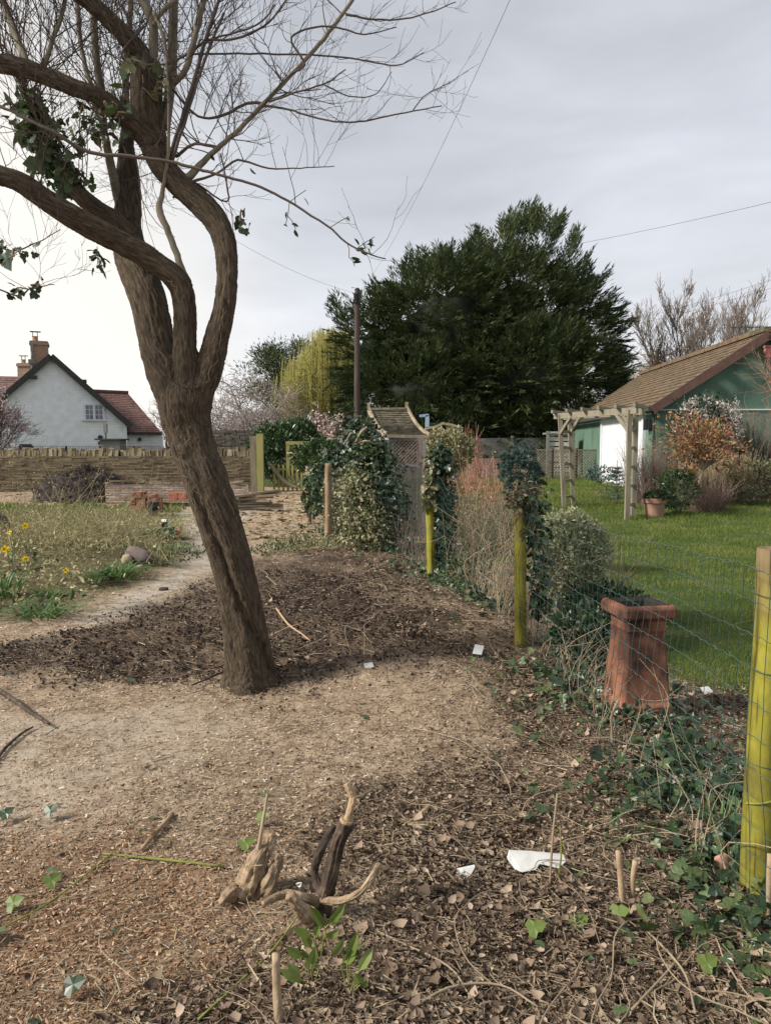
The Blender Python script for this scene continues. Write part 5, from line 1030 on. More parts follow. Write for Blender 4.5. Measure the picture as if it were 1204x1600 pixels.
# ------------------------------------------------------------------ arbour with the curved roof
AY = 12.2; ab = thing('arbour', tuple(at(632, 850, AY)), 'weathered garden arbour with a curved mossy shingled roof and lattice side', 'arbour')
rl, rr_ = at(578, 642, AY + .5), at(634, 641, AY + .62); el, er_ = at(604, 681, AY - .05), at(667, 682, AY + .05)
K['mossshingle'] = mat('mossy_shingle', [(.065, .055, .04), (.12, .105, .075), (.18, .16, .12), (.09, .095, .045)], scale=9, island=.25, bump=.6, bdist=.01, bscale=50)
def rcurve(t, s):
    """t: 0 ridge to 1 eaves; s: 0 left to 1 right; a slope that flattens towards the eaves"""
    p = rl.lerp(rr_, s) * (1 - t) + el.lerp(er_, s) * t; return p + Vector((0, 0, -.075 * 4 * t * (1 - t)))
mb = MB(); n = 20
for k in range(n):
    t0_, t1_ = k / n, (k + 1.15) / n; t1_ = min(t1_, 1.02)
    for c_ in range(9):
        s0, s1 = c_ / 9 + .004, (c_ + 1) / 9 - .004; q = [rcurve(t1_, s0), rcurve(t1_, s1), rcurve(t0_, s1), rcurve(t0_, s0)]; u = R.uniform(0, .008); up_ = Vector((0, -.3, 1)).normalized()
        hexa(mb, [q[0] + up_ * (.012 + u), q[1] + up_ * (.012 + u), q[2] - up_ * .004, q[3] - up_ * .004, q[0] + up_ * (.026 + u), q[1] + up_ * (.026 + u), q[2] + up_ * .01, q[3] + up_ * .01])
for k in range(8): q = [rcurve((k + 1) / 8, 0), rcurve((k + 1) / 8, 1), rcurve(k / 8, 1), rcurve(k / 8, 0)]; dn = Vector((0, .004, -.016)); hexa(mb, [p + dn * 2 for p in q] + [p + dn * .6 for p in q])
rf_ = mb.build('roof', K['mossshingle'], ab)
mb = MB()  # far slope mirrored behind the ridge
dv = (rl - el); dv2 = Vector((-(dv.x) * -1, dv.y, 0))
for k in range(6):
    t0_, t1_ = k / 6, min(1, (k + 1.1) / 6); f = lambda t, s: Vector((rl.lerp(rr_, s).x + (rl.x - el.x) * t, rl.lerp(rr_, s).y + (rl.y - el.y) * t, rcurve(t, s).z)); hexa(mb, [f(t1_, 0), f(t1_, 1), f(t0_, 1), f(t0_, 0), f(t1_, 0) + Vector((0, 0, .02)), f(t1_, 1) + Vector((0, 0, .02)), f(t0_, 1) + Vector((0, 0, .02)), f(t0_, 0) + Vector((0, 0, .02))])
mb.build('roof_back', K['mossshingle'], rf_)
K['palewood'] = mat('pale_wood', [(.20, .16, .10), (.32, .26, .175), (.42, .36, .26)], scale=12, bump=.3)
for s in (-.03, 1.03):
    V = [rcurve(t, s) + Vector((0, 0, .02)) for t in np.linspace(-.02, 1.04, 14)]; mb = MB()
    for q in range(13): beam(mb, V[q], V[q + 1] + (V[q + 1] - V[q]) * .08, .03, .085 + .001 * q)
    V[0]; box(mb, V[0] + Vector((0, 0, .05)), (.05, .05, .1)); mb.build('bargeboard', K['palewood'], rf_)
mb = MB(); beam(mb, rl + Vector((0, 0, .03)), rr_ + Vector((0, 0, .03)), .07, .035); mb.build('ridge_board', K['palewood'], rf_); mb = MB(); beam(mb, rcurve(1.03, -.03), rcurve(1.03, 1.03), .03, .05); mb.build('eaves_board', K['palewood'], rf_)
K['darkboard'] = mat('dark_board', [(.06, .055, .048), (.11, .10, .088), (.15, .14, .12)], scale=5, stretch=(3, 3, .5), bump=.3, island=.3); gz0 = h1(.2, AY); xs0, xs1 = at(611, 720, AY).x, at(662, 720, AY).x; zt = at(0, 686, AY).z; zm = at(0, 727, AY).z
mb = MB()
for x in (xs0, xs1): box(mb, (x, AY + .02, (zt + gz0) / 2), (.06, .06, zt - gz0)); box(mb, (x - .05, AY + .72, (zt + gz0) / 2), (.06, .06, zt - gz0))
box(mb, ((xs0 + xs1) / 2, AY + .02, zm), (xs1 - xs0, .05, .05)); box(mb, ((xs0 + xs1) / 2, AY + .02, zt), (xs1 - xs0, .05, .05)); mb.build('frame', K['greytimber'], ab)
K['pinklattice'] = mat('brown_lattice', [(.15, .11, .10), (.26, .20, .18)], scale=12, bump=.2)
mb = MB(); lattice(mb, (xs0, AY, zm), (1, 0, 0), xs1 - xs0 - .05, zt - zm, .042, .006, .018); box(mb, (xs1 - .06, AY + .0, (zt + zm) / 2), (.05, .02, zt - zm)); mb.build('lattice', K['pinklattice'], ab)
mb = MB(); k = 0; x = xs0 - .05
while x < xs1: box(mb, (x + .045, AY + .0, (zm + gz0) / 2 - .02), (.085, .018, zm - gz0 - .03), rz=R.normal() * .01); x += .092
mb.build('side_boards', K['darkboard'], ab)
mb = MB(); box(mb, ((xs0 + xs1) / 2 - .03, AY + .4, gz0 + .45), (xs1 - xs0 - .1, .5, .03)); mb.build('seat', K['greytimber'], ab)
# things peeping over the arbour side
bl = MB(); K['paleblue'] = mat('pale_blue', [(.24, .34, .46), (.34, .44, .55)], scale=4); beam(bl, at(667, 667, 24), at(667, 649, 24), .12, .12, up=(0, 1, 0)); beam(bl, at(655, 650, 24), at(669.5, 648.5, 24), .12, .08); tag(bl.build('blue_bracket', K['paleblue']), 'pale blue post with a short arm above the arbour eaves', 'post')
sr = thing('small_shed', tuple(at(698, 700, 23)), 'low shed roof with pale wavy edge showing over the round tan bush', 'shed'); mb = MB(); V = [at(664, 670, 23), at(680, 667, 23), at(690, 662, 23), at(704, 664, 23), at(720, 669, 23)]
for q in range(4): beam(mb, V[q], V[q + 1], .5, .07)
mb.build('roof', K['palewood'], sr); mb = MB(); box(mb, (at(692, 720, 23.4).x, 23.5, 1.1), (.95, .6, 1.9)); mb.build('wall', K['brownboard'], sr)

# ------------------------------------------------------------------ wire fence: posts and netting
wf = thing('wire_fence', (1.19, 2.46, 0), 'sagging green wire netting fence on round mossy posts, curving away to the gate', 'fence')
def rpost(px, pyb, pyt, wpx, lean=(0, 0), mt=None, Y=None, rseed=0):
    b = G(px, pyb) if Y is None else at(px, pyb, Y); Yb = b.y; t = at(px + lean[0], pyt, Yb); r = wpx * .5 * Yb / F; mb = MB(); m_ = 26; P = [Vector((b.x, b.y, b.z - .12)).lerp(t, q) for q in np.linspace(0, 1, m_)]
    P = [p + Vector((math.sin(i * .35 + rseed) * r * .05, 0, 0)) for i, p in enumerate(P)]
    tube(mb, P, np.linspace(r * 1.03, r * .93, m_), 28, rf=lambda tt_, th: 1 + .03 * np.cos(2 * th + rseed) + .05 * vnoise(tt_ * 14 + rseed + 0 * th, np.cos(th) * 1.5, np.sin(th) * 1.5)); return mb, b, t, r
POSTS = []
def wpost(*a, mt='post', **k):
    mb, b, t, r = rpost(*a, **k); o = mb.build('fence_post', K[mt], wf, smooth=False); me_ = o.data; sm = np.ones(len(me_.polygons), bool); sm[-2:] = False; me_.polygons.foreach_set('use_smooth', sm); POSTS.append((b, t, r)); return o
K['postA'] = None
def post_mat():
    """sapwood post: yellow green algae low down and patchy, bare brown wood towards the top; by height on the post"""
    m = mat('algae_post', [(.10, .085, .025), (.20, .18, .022), (.29, .265, .035), (.19, .16, .05)], scale=6, stretch=(1, 1, .45), bump=.35, bscale=45, bdist=.004, lo=.35, hi=.7); t = m.node_tree
    b = [n for n in t.nodes if n.type == 'BSDF_PRINCIPLED'][0]; rp = [n for n in t.nodes if n.type == 'VALTORGB'][0]
    tc = N('ShaderNodeTexCoord', t); s = N('ShaderNodeSeparateXYZ', t); t.links.new(tc.outputs['Object'], s.inputs[0]); nz = N('ShaderNodeTexNoise', t); nz.inputs['Scale'].default_value = 7; nz.inputs['Detail'].default_value = 6; t.links.new(tc.outputs['Object'], nz.inputs['Vector'])
    ma = N('ShaderNodeMath', t, operation='MULTIPLY_ADD'); t.links.new(nz.outputs['Fac'], ma.inputs[0]); ma.inputs[1].default_value = .55; t.links.new(s.outputs[2], ma.inputs[2]); mr = N('ShaderNodeMapRange', t); mr.inputs[1].default_value = 1.16; mr.inputs[2].default_value = 1.42; t.links.new(ma.outputs[0], mr.inputs[0])
    mx = N('ShaderNodeMix', t, data_type='RGBA'); t.links.new(mr.outputs[0], mx.inputs[0]); t.links.new(rp.outputs[0], mx.inputs[6])
    r2 = N('ShaderNodeValToRGB', t); r2.color_ramp.elements[0].color = (.08, .05, .028, 1); r2.color_ramp.elements[1].color = (.27, .185, .11, 1); mp = N('ShaderNodeMapping', t); mp.inputs['Scale'].default_value = (60, 60, 4); t.links.new(tc.outputs['Object'], mp.inputs[0]); n3 = N('ShaderNodeTexNoise', t); n3.inputs['Scale'].default_value = 1; n3.inputs['Detail'].default_value = 4; t.links.new(mp.outputs[0], n3.inputs['Vector']); t.links.new(n3.outputs['Fac'], r2.inputs[0]); t.links.new(r2.outputs[0], mx.inputs[7])
    # knots
    vo = N('ShaderNodeTexVoronoi', t); vo.inputs['Scale'].default_value = 5.5; t.links.new(tc.outputs['Object'], vo.inputs['Vector']); m4 = N('ShaderNodeMapRange', t); m4.inputs[1].default_value = .05; m4.inputs[2].default_value = .12; t.links.new(vo.outputs['Distance'], m4.inputs[0]); mk = N('ShaderNodeMix', t, data_type='RGBA'); t.links.new(m4.outputs[0], mk.inputs[0]); mk.inputs[6].default_value = (.11, .07, .03, 1); t.links.new(mx.outputs[2], mk.inputs[7])
    mc = N('ShaderNodeMapping', t); mc.inputs['Scale'].default_value = (55, 55, 2.2); t.links.new(tc.outputs['Object'], mc.inputs[0]); nc = N('ShaderNodeTexNoise', t); nc.inputs['Scale'].default_value = 1; nc.inputs['Detail'].default_value = 3; t.links.new(mc.outputs[0], nc.inputs['Vector']); m5 = N('ShaderNodeMapRange', t); m5.inputs[1].default_value = .32; m5.inputs[2].default_value = .42; m5.inputs[3].default_value = .35; t.links.new(nc.outputs['Fac'], m5.inputs[0])
    sv = N('ShaderNodeVectorMath', t, operation='SCALE'); t.links.new(mk.outputs[2], sv.inputs[0]); t.links.new(m5.outputs[0], sv.inputs['Scale']); t.links.new(sv.outputs[0], b.inputs['Base Color']); return m
K['postA'] = post_mat()
K['postbrown'] = mat('brown_post', [(.13, .08, .045), (.25, .165, .10), (.34, .25, .16)], scale=12, stretch=(1, 1, .25), bump=.5, bscale=30)
wpost(1178, 1432, 857, 55, lean=(31, 0), mt='postA', Y=2.46, rseed=1)
wpost(814, 1012, 768, 19, lean=(-3, 0), mt='postA', rseed=2)
wpost(675, 905, 716, 13, lean=(-7, 0), mt='postA', rseed=3)
wpost(513, 838, 724, 11, mt='postbrown', rseed=4); wpost(483, 818, 728, 8, lean=(-2, 0), mt='postbrown', rseed=5)
# netting
stn = []; tops_ = [(Vector((POSTS[0][0].x - .075, 2.40, 0)), 1.12)]
NB = [(1.55, 1.05, 1.08), (1.30, 1.9, 1.07), (POSTS[0][0].x - .08, 2.40, 1.11), (1.13, 3.1, 1.08), (1.10, 3.7, 1.07), (1.06, 4.5, 1.06), (1.03, 5.1, 1.08), (POSTS[1][0].x - .02, POSTS[1][0].y - .09, 1.14), (.86, 6.9, 1.03), (.66, 7.9, 1.04), (POSTS[2][0].x, POSTS[2][0].y - .07, 1.2), (.1, 10.0, 1.12), (-.45, 11.4, 1.1), (POSTS[3][0].x, POSTS[3][0].y - .06, 1.12), (POSTS[4][0].x, POSTS[4][0].y - .05, 1.05)]
C3 = cr([(x, y, t) for x, y, t in NB], 24); arc = np.concatenate([[0], np.cumsum(np.hypot(np.diff(C3[:, 0]), np.diff(C3[:, 1])))])
def net(s, f):
    """point on the netting: s metres along, f 0 at the foot to 1 at the top wire"""
    x = np.interp(s, arc, C3[:, 0]); y = np.interp(s, arc, C3[:, 1]); t = np.interp(s, arc, C3[:, 2]); g = hbase(x, y); bulge = .045 * fbm(s * .9, f * 2 + 0 * s, o=2); z = g + .02 + (t - g - .02) * f + .018 * fbm(s * 1.6, f * 3 + 0 * s + 5, o=2)
    return np.stack([x + bulge, y + 0 * x, z], -1)
mb = MB(); hb = MB(); rows = 11
for k in range(rows + 1):
    f = k / rows; s = np.arange(0, arc[-1], .0375); P = net(s, np.full(len(s), f)); P[:, 2] += .002 * np.where(np.arange(len(s)) % 2, 1, -1); P[:, 0] += .002 * np.where(np.arange(len(s)) % 2, 1, -1); tube(hb if k % 1 == 0 else mb, P, .0013 + .0005 * (k in (0, rows)), 4)
hb.build('line_wire', K['wire'], wf)
s = 0
while s < arc[-1]:
    f = np.linspace(0, 1, 20); P = net(np.full(20, s) + .01 * fbm(f * 4 + s * 3, f * 0 + s, o=2), f); tube(mb, P, .0015, 3, cap=False); s += .075
mb.build('upright_wire', K['wiregreen'], wf)
for (b, t, r), zz in ((POSTS[0], 1.03), (POSTS[0], .47), (POSTS[0], .78)):
    mb = MB(); c_ = b.lerp(t, (zz - b.z) / (t.z - b.z)); th = np.linspace(0, 2 * math.pi, 22); tube(mb, [(c_.x + math.cos(a) * r * 1.05, c_.y + math.sin(a) * r * 1.05, c_.z + .01 * math.sin(a * 1.0)) for a in th], .0016, 4); mb.build('tie_wire', K['wire'], wf)
# green bramble stem wound round the near post
b, t, r = POSTS[0]; mb = MB(); c_ = b.lerp(t, .33); V = [at(1125, 1395, 2.35), at(1085, 1300, 2.5), at(1120, 1285, 2.45), at(1150, 1262, 2.36)] + [Vector((c_.x + math.cos(a) * (r + .006), c_.y + math.sin(a) * (r + .006), c_.z + .02 * (a + 2.5))) for a in np.linspace(-2.8, 0.0, 9)] + [at(1215, 1180, 2.4)]
K['greenstem'] = mat('green_stem', [(.13, .15, .03), (.24, .25, .06)], scale=12, bump=0); tube(mb, cr(V[4:], 3), .0035, 6); tag(mb.build('bramble_stem', K['greenstem']), 'green bramble stem curling round the near mossy post', 'stem')

# ------------------------------------------------------------------ terracotta chimney pot
cb_ = G(1003, 1128); CPY = cb_.y + .12; zb = h1(cb_.x, CPY); k_ = CPY / F
pot = thing('chimney_pot', (at(1003, 1128, CPY).x, CPY, zb), 'old tapered square terracotta chimney pot with a heavy moulded crown behind the netting', 'chimney pot')
K['terra'] = mat('terracotta', [(.018, .012, .011), (.085, .036, .024), (.22, .092, .055), (.32, .15, .095)], scale=3.6, stretch=(1, 1, .7), lo=.36, hi=.66, bump=.4, bscale=40, bdist=.004)
K['soot'] = mat('sooty_inside', [(.012, .011, .01), (.03, .028, .025)], scale=8)
ptz = at(1003, 940, CPY).z - zb
def sq(h, z, rot, cx, cy, ch=.22):
    """square ring with chamfered corners"""
    c = h * (1 - ch); P = [(h, -c), (h, c), (c, h), (-c, h), (-h, c), (-h, -c), (-c, -h), (c, -h)]; cs, sn = math.cos(rot), math.sin(rot); return [(cx + x * cs - y * sn, cy + x * sn + y * cs, z) for x, y in P]
prof = [(.172, 0), (.172, .10), (.165, .115), (.158, .125), (.150, .30), (.128, .52), (.130, .545), (.138, .555), (.132, .568), (.132, .58), (.134, .612), (.150, .622), (.176, .634), (.182, .645), (.183, .692), (.172, .708), (.150, .712)]; sc_ = ptz / .71
inner = [(.130, .69), (.10, .5), (.13, .02)]; px_, rot = at(1003, 720, CPY).x, math.radians(-28)
rot = math.radians(8.5)
mb = MB(); rings = [sq(h * sc_ * .93, zb + z * sc_, rot, px_, CPY, .08) for h, z in prof]; V = [p for r_ in rings for p in r_]; n = 8; m_ = len(rings)
i = np.arange(m_ - 1)[:, None] * n; j = np.arange(n)[None, :]; mb.add(np.array(V), [np.stack([i + j, i + (j + 1) % n, i + n + (j + 1) % n, i + n + j], -1).reshape(-1, 4)]); o = mb.build('body', K['terra'], pot)
bv = o.modifiers.new('b', 'BEVEL'); bv.width = .006; bv.segments = 2; bv.limit_method = 'ANGLE'; bv.angle_limit = .5
mb = MB(); rings = [sq(h * sc_ * .93, zb + z * sc_, rot, px_, CPY, .2) for h, z in [(.150, .71)] + inner]; V = [p for r_ in rings for p in r_]; m_ = len(rings); i = np.arange(m_ - 1)[:, None] * n; mb.add(np.array(V), [np.stack([i + j, i + (j + 1) % n, i + n + (j + 1) % n, i + n + j], -1).reshape(-1, 4)]); mb.build('inside', K['soot'], pot)

# ------------------------------------------------------------------ ivy and plants along the fence
def V3(px, py, Y): return at(px, py, Y)
b, t, r = POSTS[1]; ivy_on('ivy', 'ivy column clinging to the right of the second post of the wire fence', [(b + Vector((.13, .02, .25)), .04), (b + Vector((.12, .02, .6)), .06), (t + Vector((.10, 0, -.2)), .07), (t + Vector((.03, 0, -.02)), .08)], 430, .042, K['ivydark'], .025, stems=22)
ivy_on('ivy', 'dry tangle of old ivy stems crowning the second post of the wire fence', [(t + Vector((-.04, -.04, -.10)), .05), (t + Vector((.0, -.03, 0)), .07), (t + Vector((.14, 0, .0)), .06)], 150, .024, K['ivyold'], .02, stems=40)
b, t, r = POSTS[2]; ivy_on('ivy', 'thick dark ivy column beside the third post of the wire fence', [(b + Vector((.14, .05, .1)), .05), (b + Vector((.14, .05, .5)), .08), (b + Vector((.13, .05, .9)), .085), (t + Vector((.13, 0, -.05)), .12), (t + Vector((.14, 0, .02)), .09)], 1500, .045, K['ivydark'], .035, stems=14)
ivy_on('ivy', 'pale dying ivy on the face of the third post of the wire fence', [(t + Vector((.0, -.08, -.5)), .04), (t + Vector((.0, -.08, -.3)), .05), (t + Vector((.02, -.08, -.1)), .07)], 160, .05, K['ivyold'], .02, stems=22)
ivy_on('ivy', 'big ivy bush smothering the fence left of the arbour, dark upper half', [(V3(612, 830, 11.0), .16), (V3(606, 790, 11.0), .22), (V3(590, 745, 11.1), .28), (V3(573, 710, 11.2), .20), (V3(560, 672, 11.4), .13)], 5600, .048, K['ivydark'], .09, stems=40)
ivy_on('ivy', 'pale faded ivy curtain hanging over the netting left of the arbour', [(V3(562, 838, 10.9), .20), (V3(560, 800, 10.9), .20), (V3(560, 750, 10.9), .18), (V3(582, 800, 10.8), .16), (V3(592, 840, 10.7), .17)], 5200, .034, K['ivyold'], .09, stems=110)
ivy_on('ivy', 'yellow green ivy growth under the left bargeboard of the arbour', [(V3(556, 700, 11.0), .12), (V3(582, 700, 11.0), .12), (V3(600, 715, 11.0), .10)], 600, .05, K['ivy'], .05, stems=12)
mb = MB()
for (p0, p1, w) in (((556, 690), (572, 668), 4), ((542, 688), (552, 676), 3), ((560, 692), (585, 694), 3), ((448, 708), (465, 716), 2)): tube(mb, cr([V3(*p0, 10.9), V3((p0[0] + p1[0]) / 2, (p0[1] + p1[1]) / 2 - 4, 10.8), V3(*p1, 10.9)], 4), w * .5 * 11 / F, 6)
tag(mb.build('cut_branches', K['palewood']), 'pale cut branch ends sticking out of the ivy bush', 'branches', None, None)
ivy_on('ivy', 'bright ivy on the far corner posts of the wire fence', [(V3(492, 790, 14.6), .16), (V3(495, 750, 14.6), .2), (V3(505, 730, 14.4), .18)], 1300, .07, K['ivy'], .05, stems=10)
ivy_on('ivy', 'dark ivy low shrub between the corner post and the ivy bush', [(V3(520, 735, 13.5), .2), (V3(535, 722, 13.5), .2), (V3(545, 745, 13.4), .2)], 1300, .07, K['ivydark'], .05, stems=10)
ivy_on('ivy', 'pale ivy thicket filling the netting beside the brown post', [(V3(530, 830, 12.8), .2), (V3(533, 790, 12.8), .24), (V3(530, 765, 12.8), .2)], 2000, .036, K['ivyold'], .08, stems=60)
# ground ivy along the foot of the fence
def ground_ivy(name, label, n, y0, y1, off, wd, size, mt):
    y = y0 * (y1 / y0) ** R.rand(n); x = fence_x(y) + off + R.normal(size=n) * wd * (1 + .05 * y); k = fbm(x * 1.7, y * 1.7, o=3) > -.25; x, y = x[k], y[k]; n = len(x); P = np.stack([x, y, gz_at(x, y) + np.abs(R.normal(size=n)) * .05 + .01], 1)
    s = size * np.exp(R.normal(size=n) * .3) * (1 + .03 * y); mb = MB(); scat(mb, T_IVY, P, rdir(n, -.2), nrmz(R.normal(size=(n, 3)) * .4 + np.array([0, -.3, 1])), s, s * .95); tag(mb.build(name, mt), label, 'ivy', None, 'stuff')
ground_ivy('ground_ivy', 'dark ivy carpet under the wire netting', 3800, 2.0, 14, .22, .16, .034, K['ivydark'])
ground_ivy('ground_ivy', 'brighter ivy leaves among the litter at the foot of the netting', 2200, 1.8, 14, .08, .17, .036, K['ivy'])
def patch(name, label, cpx, cpy, rx, ry, n, size, mt, T, cat, up=1.2, wr=.4, hgt=.03, kind='stuff', tilt=.6):
    c = G(cpx, cpy); a = R.rand(n) * 6.28; k = np.sqrt(R.rand(n)); x = c.x + np.cos(a) * k * rx; y = c.y + np.sin(a) * k * ry; P = np.stack([x, y, gz_at(x, y) + R.rand(n) * hgt], 1); s = size * np.exp(R.normal(size=n) * .3); mb = MB()
    scat(mb, T, P, nrmz(R.normal(size=(n, 3)) * tilt + np.array([0, 0, up])), rdir(n), s, s * wr); return tag(mb.build(name, mt), label, cat, None, kind)
patch('green_weeds', 'low green weeds on the path beyond the dug soil', 500, 848, .9, .9, 1500, .045, K['ivyold'], T_OVAL, 'weeds', .4)
patch('green_weeds', 'low green weeds beside the dug soil where the path turns', 440, 858, .5, .6, 500, .04, K['ivy'], T_OVAL, 'weeds', .4)
patch('green_weeds', 'creeping green weeds at the edge of the trodden path', 255, 868, .5, 1.0, 800, .04, K['ivy'], T_OVAL, 'weeds', .3)
# standing dead stems between posts two and three
def thicket(name, label, s0, s1, n, H, off, mt, r=.0028, leanx=.25):
    mb = MB(); b0 = net(np.array([(s0 + s1) / 2]), np.array([0.]))[0]; t_ = thing(name, tuple(b0), label, 'thicket')
    for q in range(n):
        s = R.uniform(s0, s1); b = net(np.array([s]), np.array([0.]))[0] + np.array([off + abs(R.normal()) * .12, R.normal() * .05, -.02]); h = H * R.uniform(.35, 1.05); P = cr([b, b + np.array([R.normal() * .06 + leanx * h * .3, R.normal() * .08, h * .55]), b + np.array([leanx * h * R.uniform(-.4, 1.6) + R.normal() * .1, R.normal() * .22, h])], 4); tube(mb, P, np.linspace(r, r * .35, len(P)) * R.uniform(.6, 1.5), 4)
        if q % 3 == 0: grow(mb, P[5], nrmz(R.normal(size=3) + np.array([0, 0, .6])), h * .4, r * .6, 1, kids=(1, 3), rmin=.0009)
    mb.build('stems', mt, t_); return t_
S2 = float(np.interp(7, range(len(NB)), [arc[min(i * 24, len(arc) - 1)] for i in range(len(NB))])); S3 = float(arc[10 * 24]); S1 = float(arc[2 * 24])
thicket('dead_stems', 'thicket of dry tan stems leaning on the netting between second and third post', S2 + .05, S3 - .3, 190, .80, .04, K['deadstem'], .0030, .35)
thicket('dead_stems', 'dry tan stems round the foot of the variegated bush', S2 - 1.3, S2 - .02, 60, .42, .06, K['deadstem'], .0028, .3)
thicket('dead_stems', 'dark leafless stems filling the netting before the arbour', S3 + .4, S3 + 3.4, 150, .75, .2, K['brownbark'], .0035, .1)
# variegated bush
K['varieg'] = mat('variegated_leaf', [(.07, .10, .04), (.24, .27, .13), (.44, .44, .27), (.56, .54, .38)], island=.9, bump=0, trans=.25, rough=.6)
vb = at(893, 862, 6.2); shrub('variegated_bush', 'rounded bush of small cream and green leaves pressed against the netting', (vb.x, 6.25, vb.z - .02), (.31, .30, .36), 17000, .026, K['varieg'], T_OVAL, stems=60, wr=.55, shell=.45, sr=.005, stemmat=K['deadstem'], amp=.16)
K['browntwig'] = mat('reddish_twig', [(.10, .07, .055), (.22, .155, .125)], island=.6, bump=0)
c = at(935, 900, 6.6); stalks('twiggy_bush', 'brown twiggy leafless bush just right of the variegated bush', (c.x, 6.7), .32, .25, .62, 130, K['browntwig'], lean=.5, r=.003, curve=.5, twig=3)
shrub('low_green_shrub', 'low mixed green growth tangled in the dry stems between second and third post', at(735, 900, 7.6), (.30, .22, .28), 1100, .035, K['ivy'], T_OVAL, stems=30, stemmat=K['browntwig'], sr=.004, shell=.2)
shrub('low_evergreen', 'low dark evergreen between the variegated bush and the chimney pot', at(942, 945, 5.6), (.26, .22, .15), 900, .05, K['ivydark'], T_OVAL, stems=12)
shrub('fern_clump', 'dark green leafy clump left of the chimney pot', at(905, 985, 5.1), (.20, .18, .15), 520, .06, K['ivydark'], T_OVAL, stems=10)
# dwarf blue conifer
K['bluefir'] = mat('blue_needle', [(.03, .06, .05), (.07, .12, .10), (.13, .19, .16)], island=.8, bump=0, rough=.6)
c = at(812, 738, 8.4)
def tufty(name, label, c, rad, ntuft, m_, L, w, mt, base, stems=8):
    c = np.array(tuple(c)); t_ = thing(name, base, label, 'conifer'); o = rdir(ntuft, .1); P = c + o * np.array(rad) * (R.uniform(.45, 1, ntuft) ** .7)[:, None]; Pn = np.repeat(P, m_, 0); d = nrmz(np.repeat(o, m_, 0) + R.normal(size=(ntuft * m_, 3)) * .75 + np.array([0, 0, .3])); mb = MB(); scat(mb, T_DIA, Pn, d, rdir(len(Pn)), L * R.uniform(.6, 1.2, len(Pn)), w); mb.build('crown', mt, t_)
    mb = MB(); b = np.array(base, float); tube(mb, [b, (b + c) / 2 + np.array([.01, 0, 0]), c], [.022, .018, .01], 6)
    for k in range(stems): tube(mb, [c * .6 + b * .4, P[k]], [.008, .003], 4)
    mb.build('trunk', K['brownbark'], t_)
tufty('dwarf_conifer', 'bushy blue green dwarf conifer standing behind the second fence post', c, (.24, .22, .32), 260, 42, .055, .007, K['bluefir'], (c.x, c.y, h1(c.x, c.y)))
c = at(963, 740, 17.6); mb = MB(); sp = thing('spruce_sapling', (c.x, 17.6, h1(c.x, 17.6)), 'small blue spruce sapling in front of the white garage door', 'conifer'); P = []; D = []
for k in range(9):
    z = h1(c.x, 17.6) + .08 + k * .09
    for a in np.linspace(0, 6.28, 9)[:-1]:
        L = .34 * (1 - k / 9.5) + .03
        for q in range(14): t = q / 13; P.append((c.x + math.cos(a + k) * L * t, 17.6 + math.sin(a + k) * L * t, z + L * t * .25)); D.append((math.cos(a + k) + R.normal() * .6, math.sin(a + k) + R.normal() * .6, .4 + R.normal() * .4))
P.append((c.x, 17.6, z + .15)); D.append((0, 0, 1)); scat(mb, T_DIA, np.array(P), np.array(D), rdir(len(P)), .075, .014); mb.build('crown', K['bluefir'], sp); mb = MB(); tube(mb, [(c.x, 17.6, h1(c.x, 17.6)), (c.x, 17.6, z + .18)], [.02, .006], 5); mb.build('trunk', K['brownbark'], sp)

# red and tan shrubs
K['redstem'] = mat('red_stem', [(.24, .09, .065), (.38, .18, .13), (.46, .30, .20)], island=.8, bump=0)
K['redleaf'] = mat('rusty_leaf', [(.24, .06, .035), (.34, .13, .06), (.34, .22, .09), (.22, .22, .08)], island=.9, bump=0, trans=.25)
K['orangeleaf'] = mat('orange_leaf', [(.24, .075, .05), (.34, .15, .09), (.36, .25, .12), (.20, .20, .08)], island=.9, bump=0, trans=.25)
K['tanflower'] = mat('tan_seedhead', [(.16, .15, .07), (.30, .28, .15), (.42, .39, .24)], island=.9, bump=0, trans=.2)
c = at(765, 760, 11.5); stalks('red_stem_shrub', 'shrub of upright salmon red stems behind the netting between second and third post', (c.x, 11.6), .75, .4, 1.25, 190, K['redstem'], lean=.35, r=.0045, curve=.3, twig=3, leaf=(K['ivyold'], 1500, .045, T_OVAL, .5))
c = at(745, 790, 10.2); stalks('tan_stem_shrub', 'greenish tan stems and leaves low in front of the red stemmed shrub', (c.x, 10.2), .7, .4, .85, 260, K['deadstem'], lean=.3, r=.004, curve=.3, twig=2, leaf=(K['ivyold'], 2600, .04, T_OVAL, .5))
c = at(738, 684, 21); stalks('red_twig_shrub', 'small tuft of thin red twigs in front of the grey panel fence', (c.x, 21), .3, .3, 1.85, 40, K['redstem'], lean=.3, r=.008, curve=.2, twig=1)
shrub('round_bush', 'round tan bush of dry seed heads right of the arbour roof', at(700, 705, 15.5), (.50, .45, .48), 5200, .05, K['tanflower'], T_OVAL, stems=60, wr=.8, shell=.6, sr=.007, stemmat=K['deadstem'], amp=.15)
shrub('laurel', 'dark green laurel behind the picket gate', at(432, 705, 27.5), (.9, .7, .95), 3600, .14, K['laurel'], T_OVAL, stems=12, sr=.02)
shrub('laurel', 'taller dark green laurel between the lattice panel and the willow', at(468, 690, 29), (.85, .6, .75), 2600, .15, K['laurel'], T_OVAL, stems=12, sr=.02, base=(at(468, 720, 29).x, 29, .1))
shrub('laurel', 'dark hedge plant right of the lattice panel', at(505, 715, 22), (.8, .5, .5), 2200, .12, K['laurel'], T_OVAL, stems=10, sr=.02)
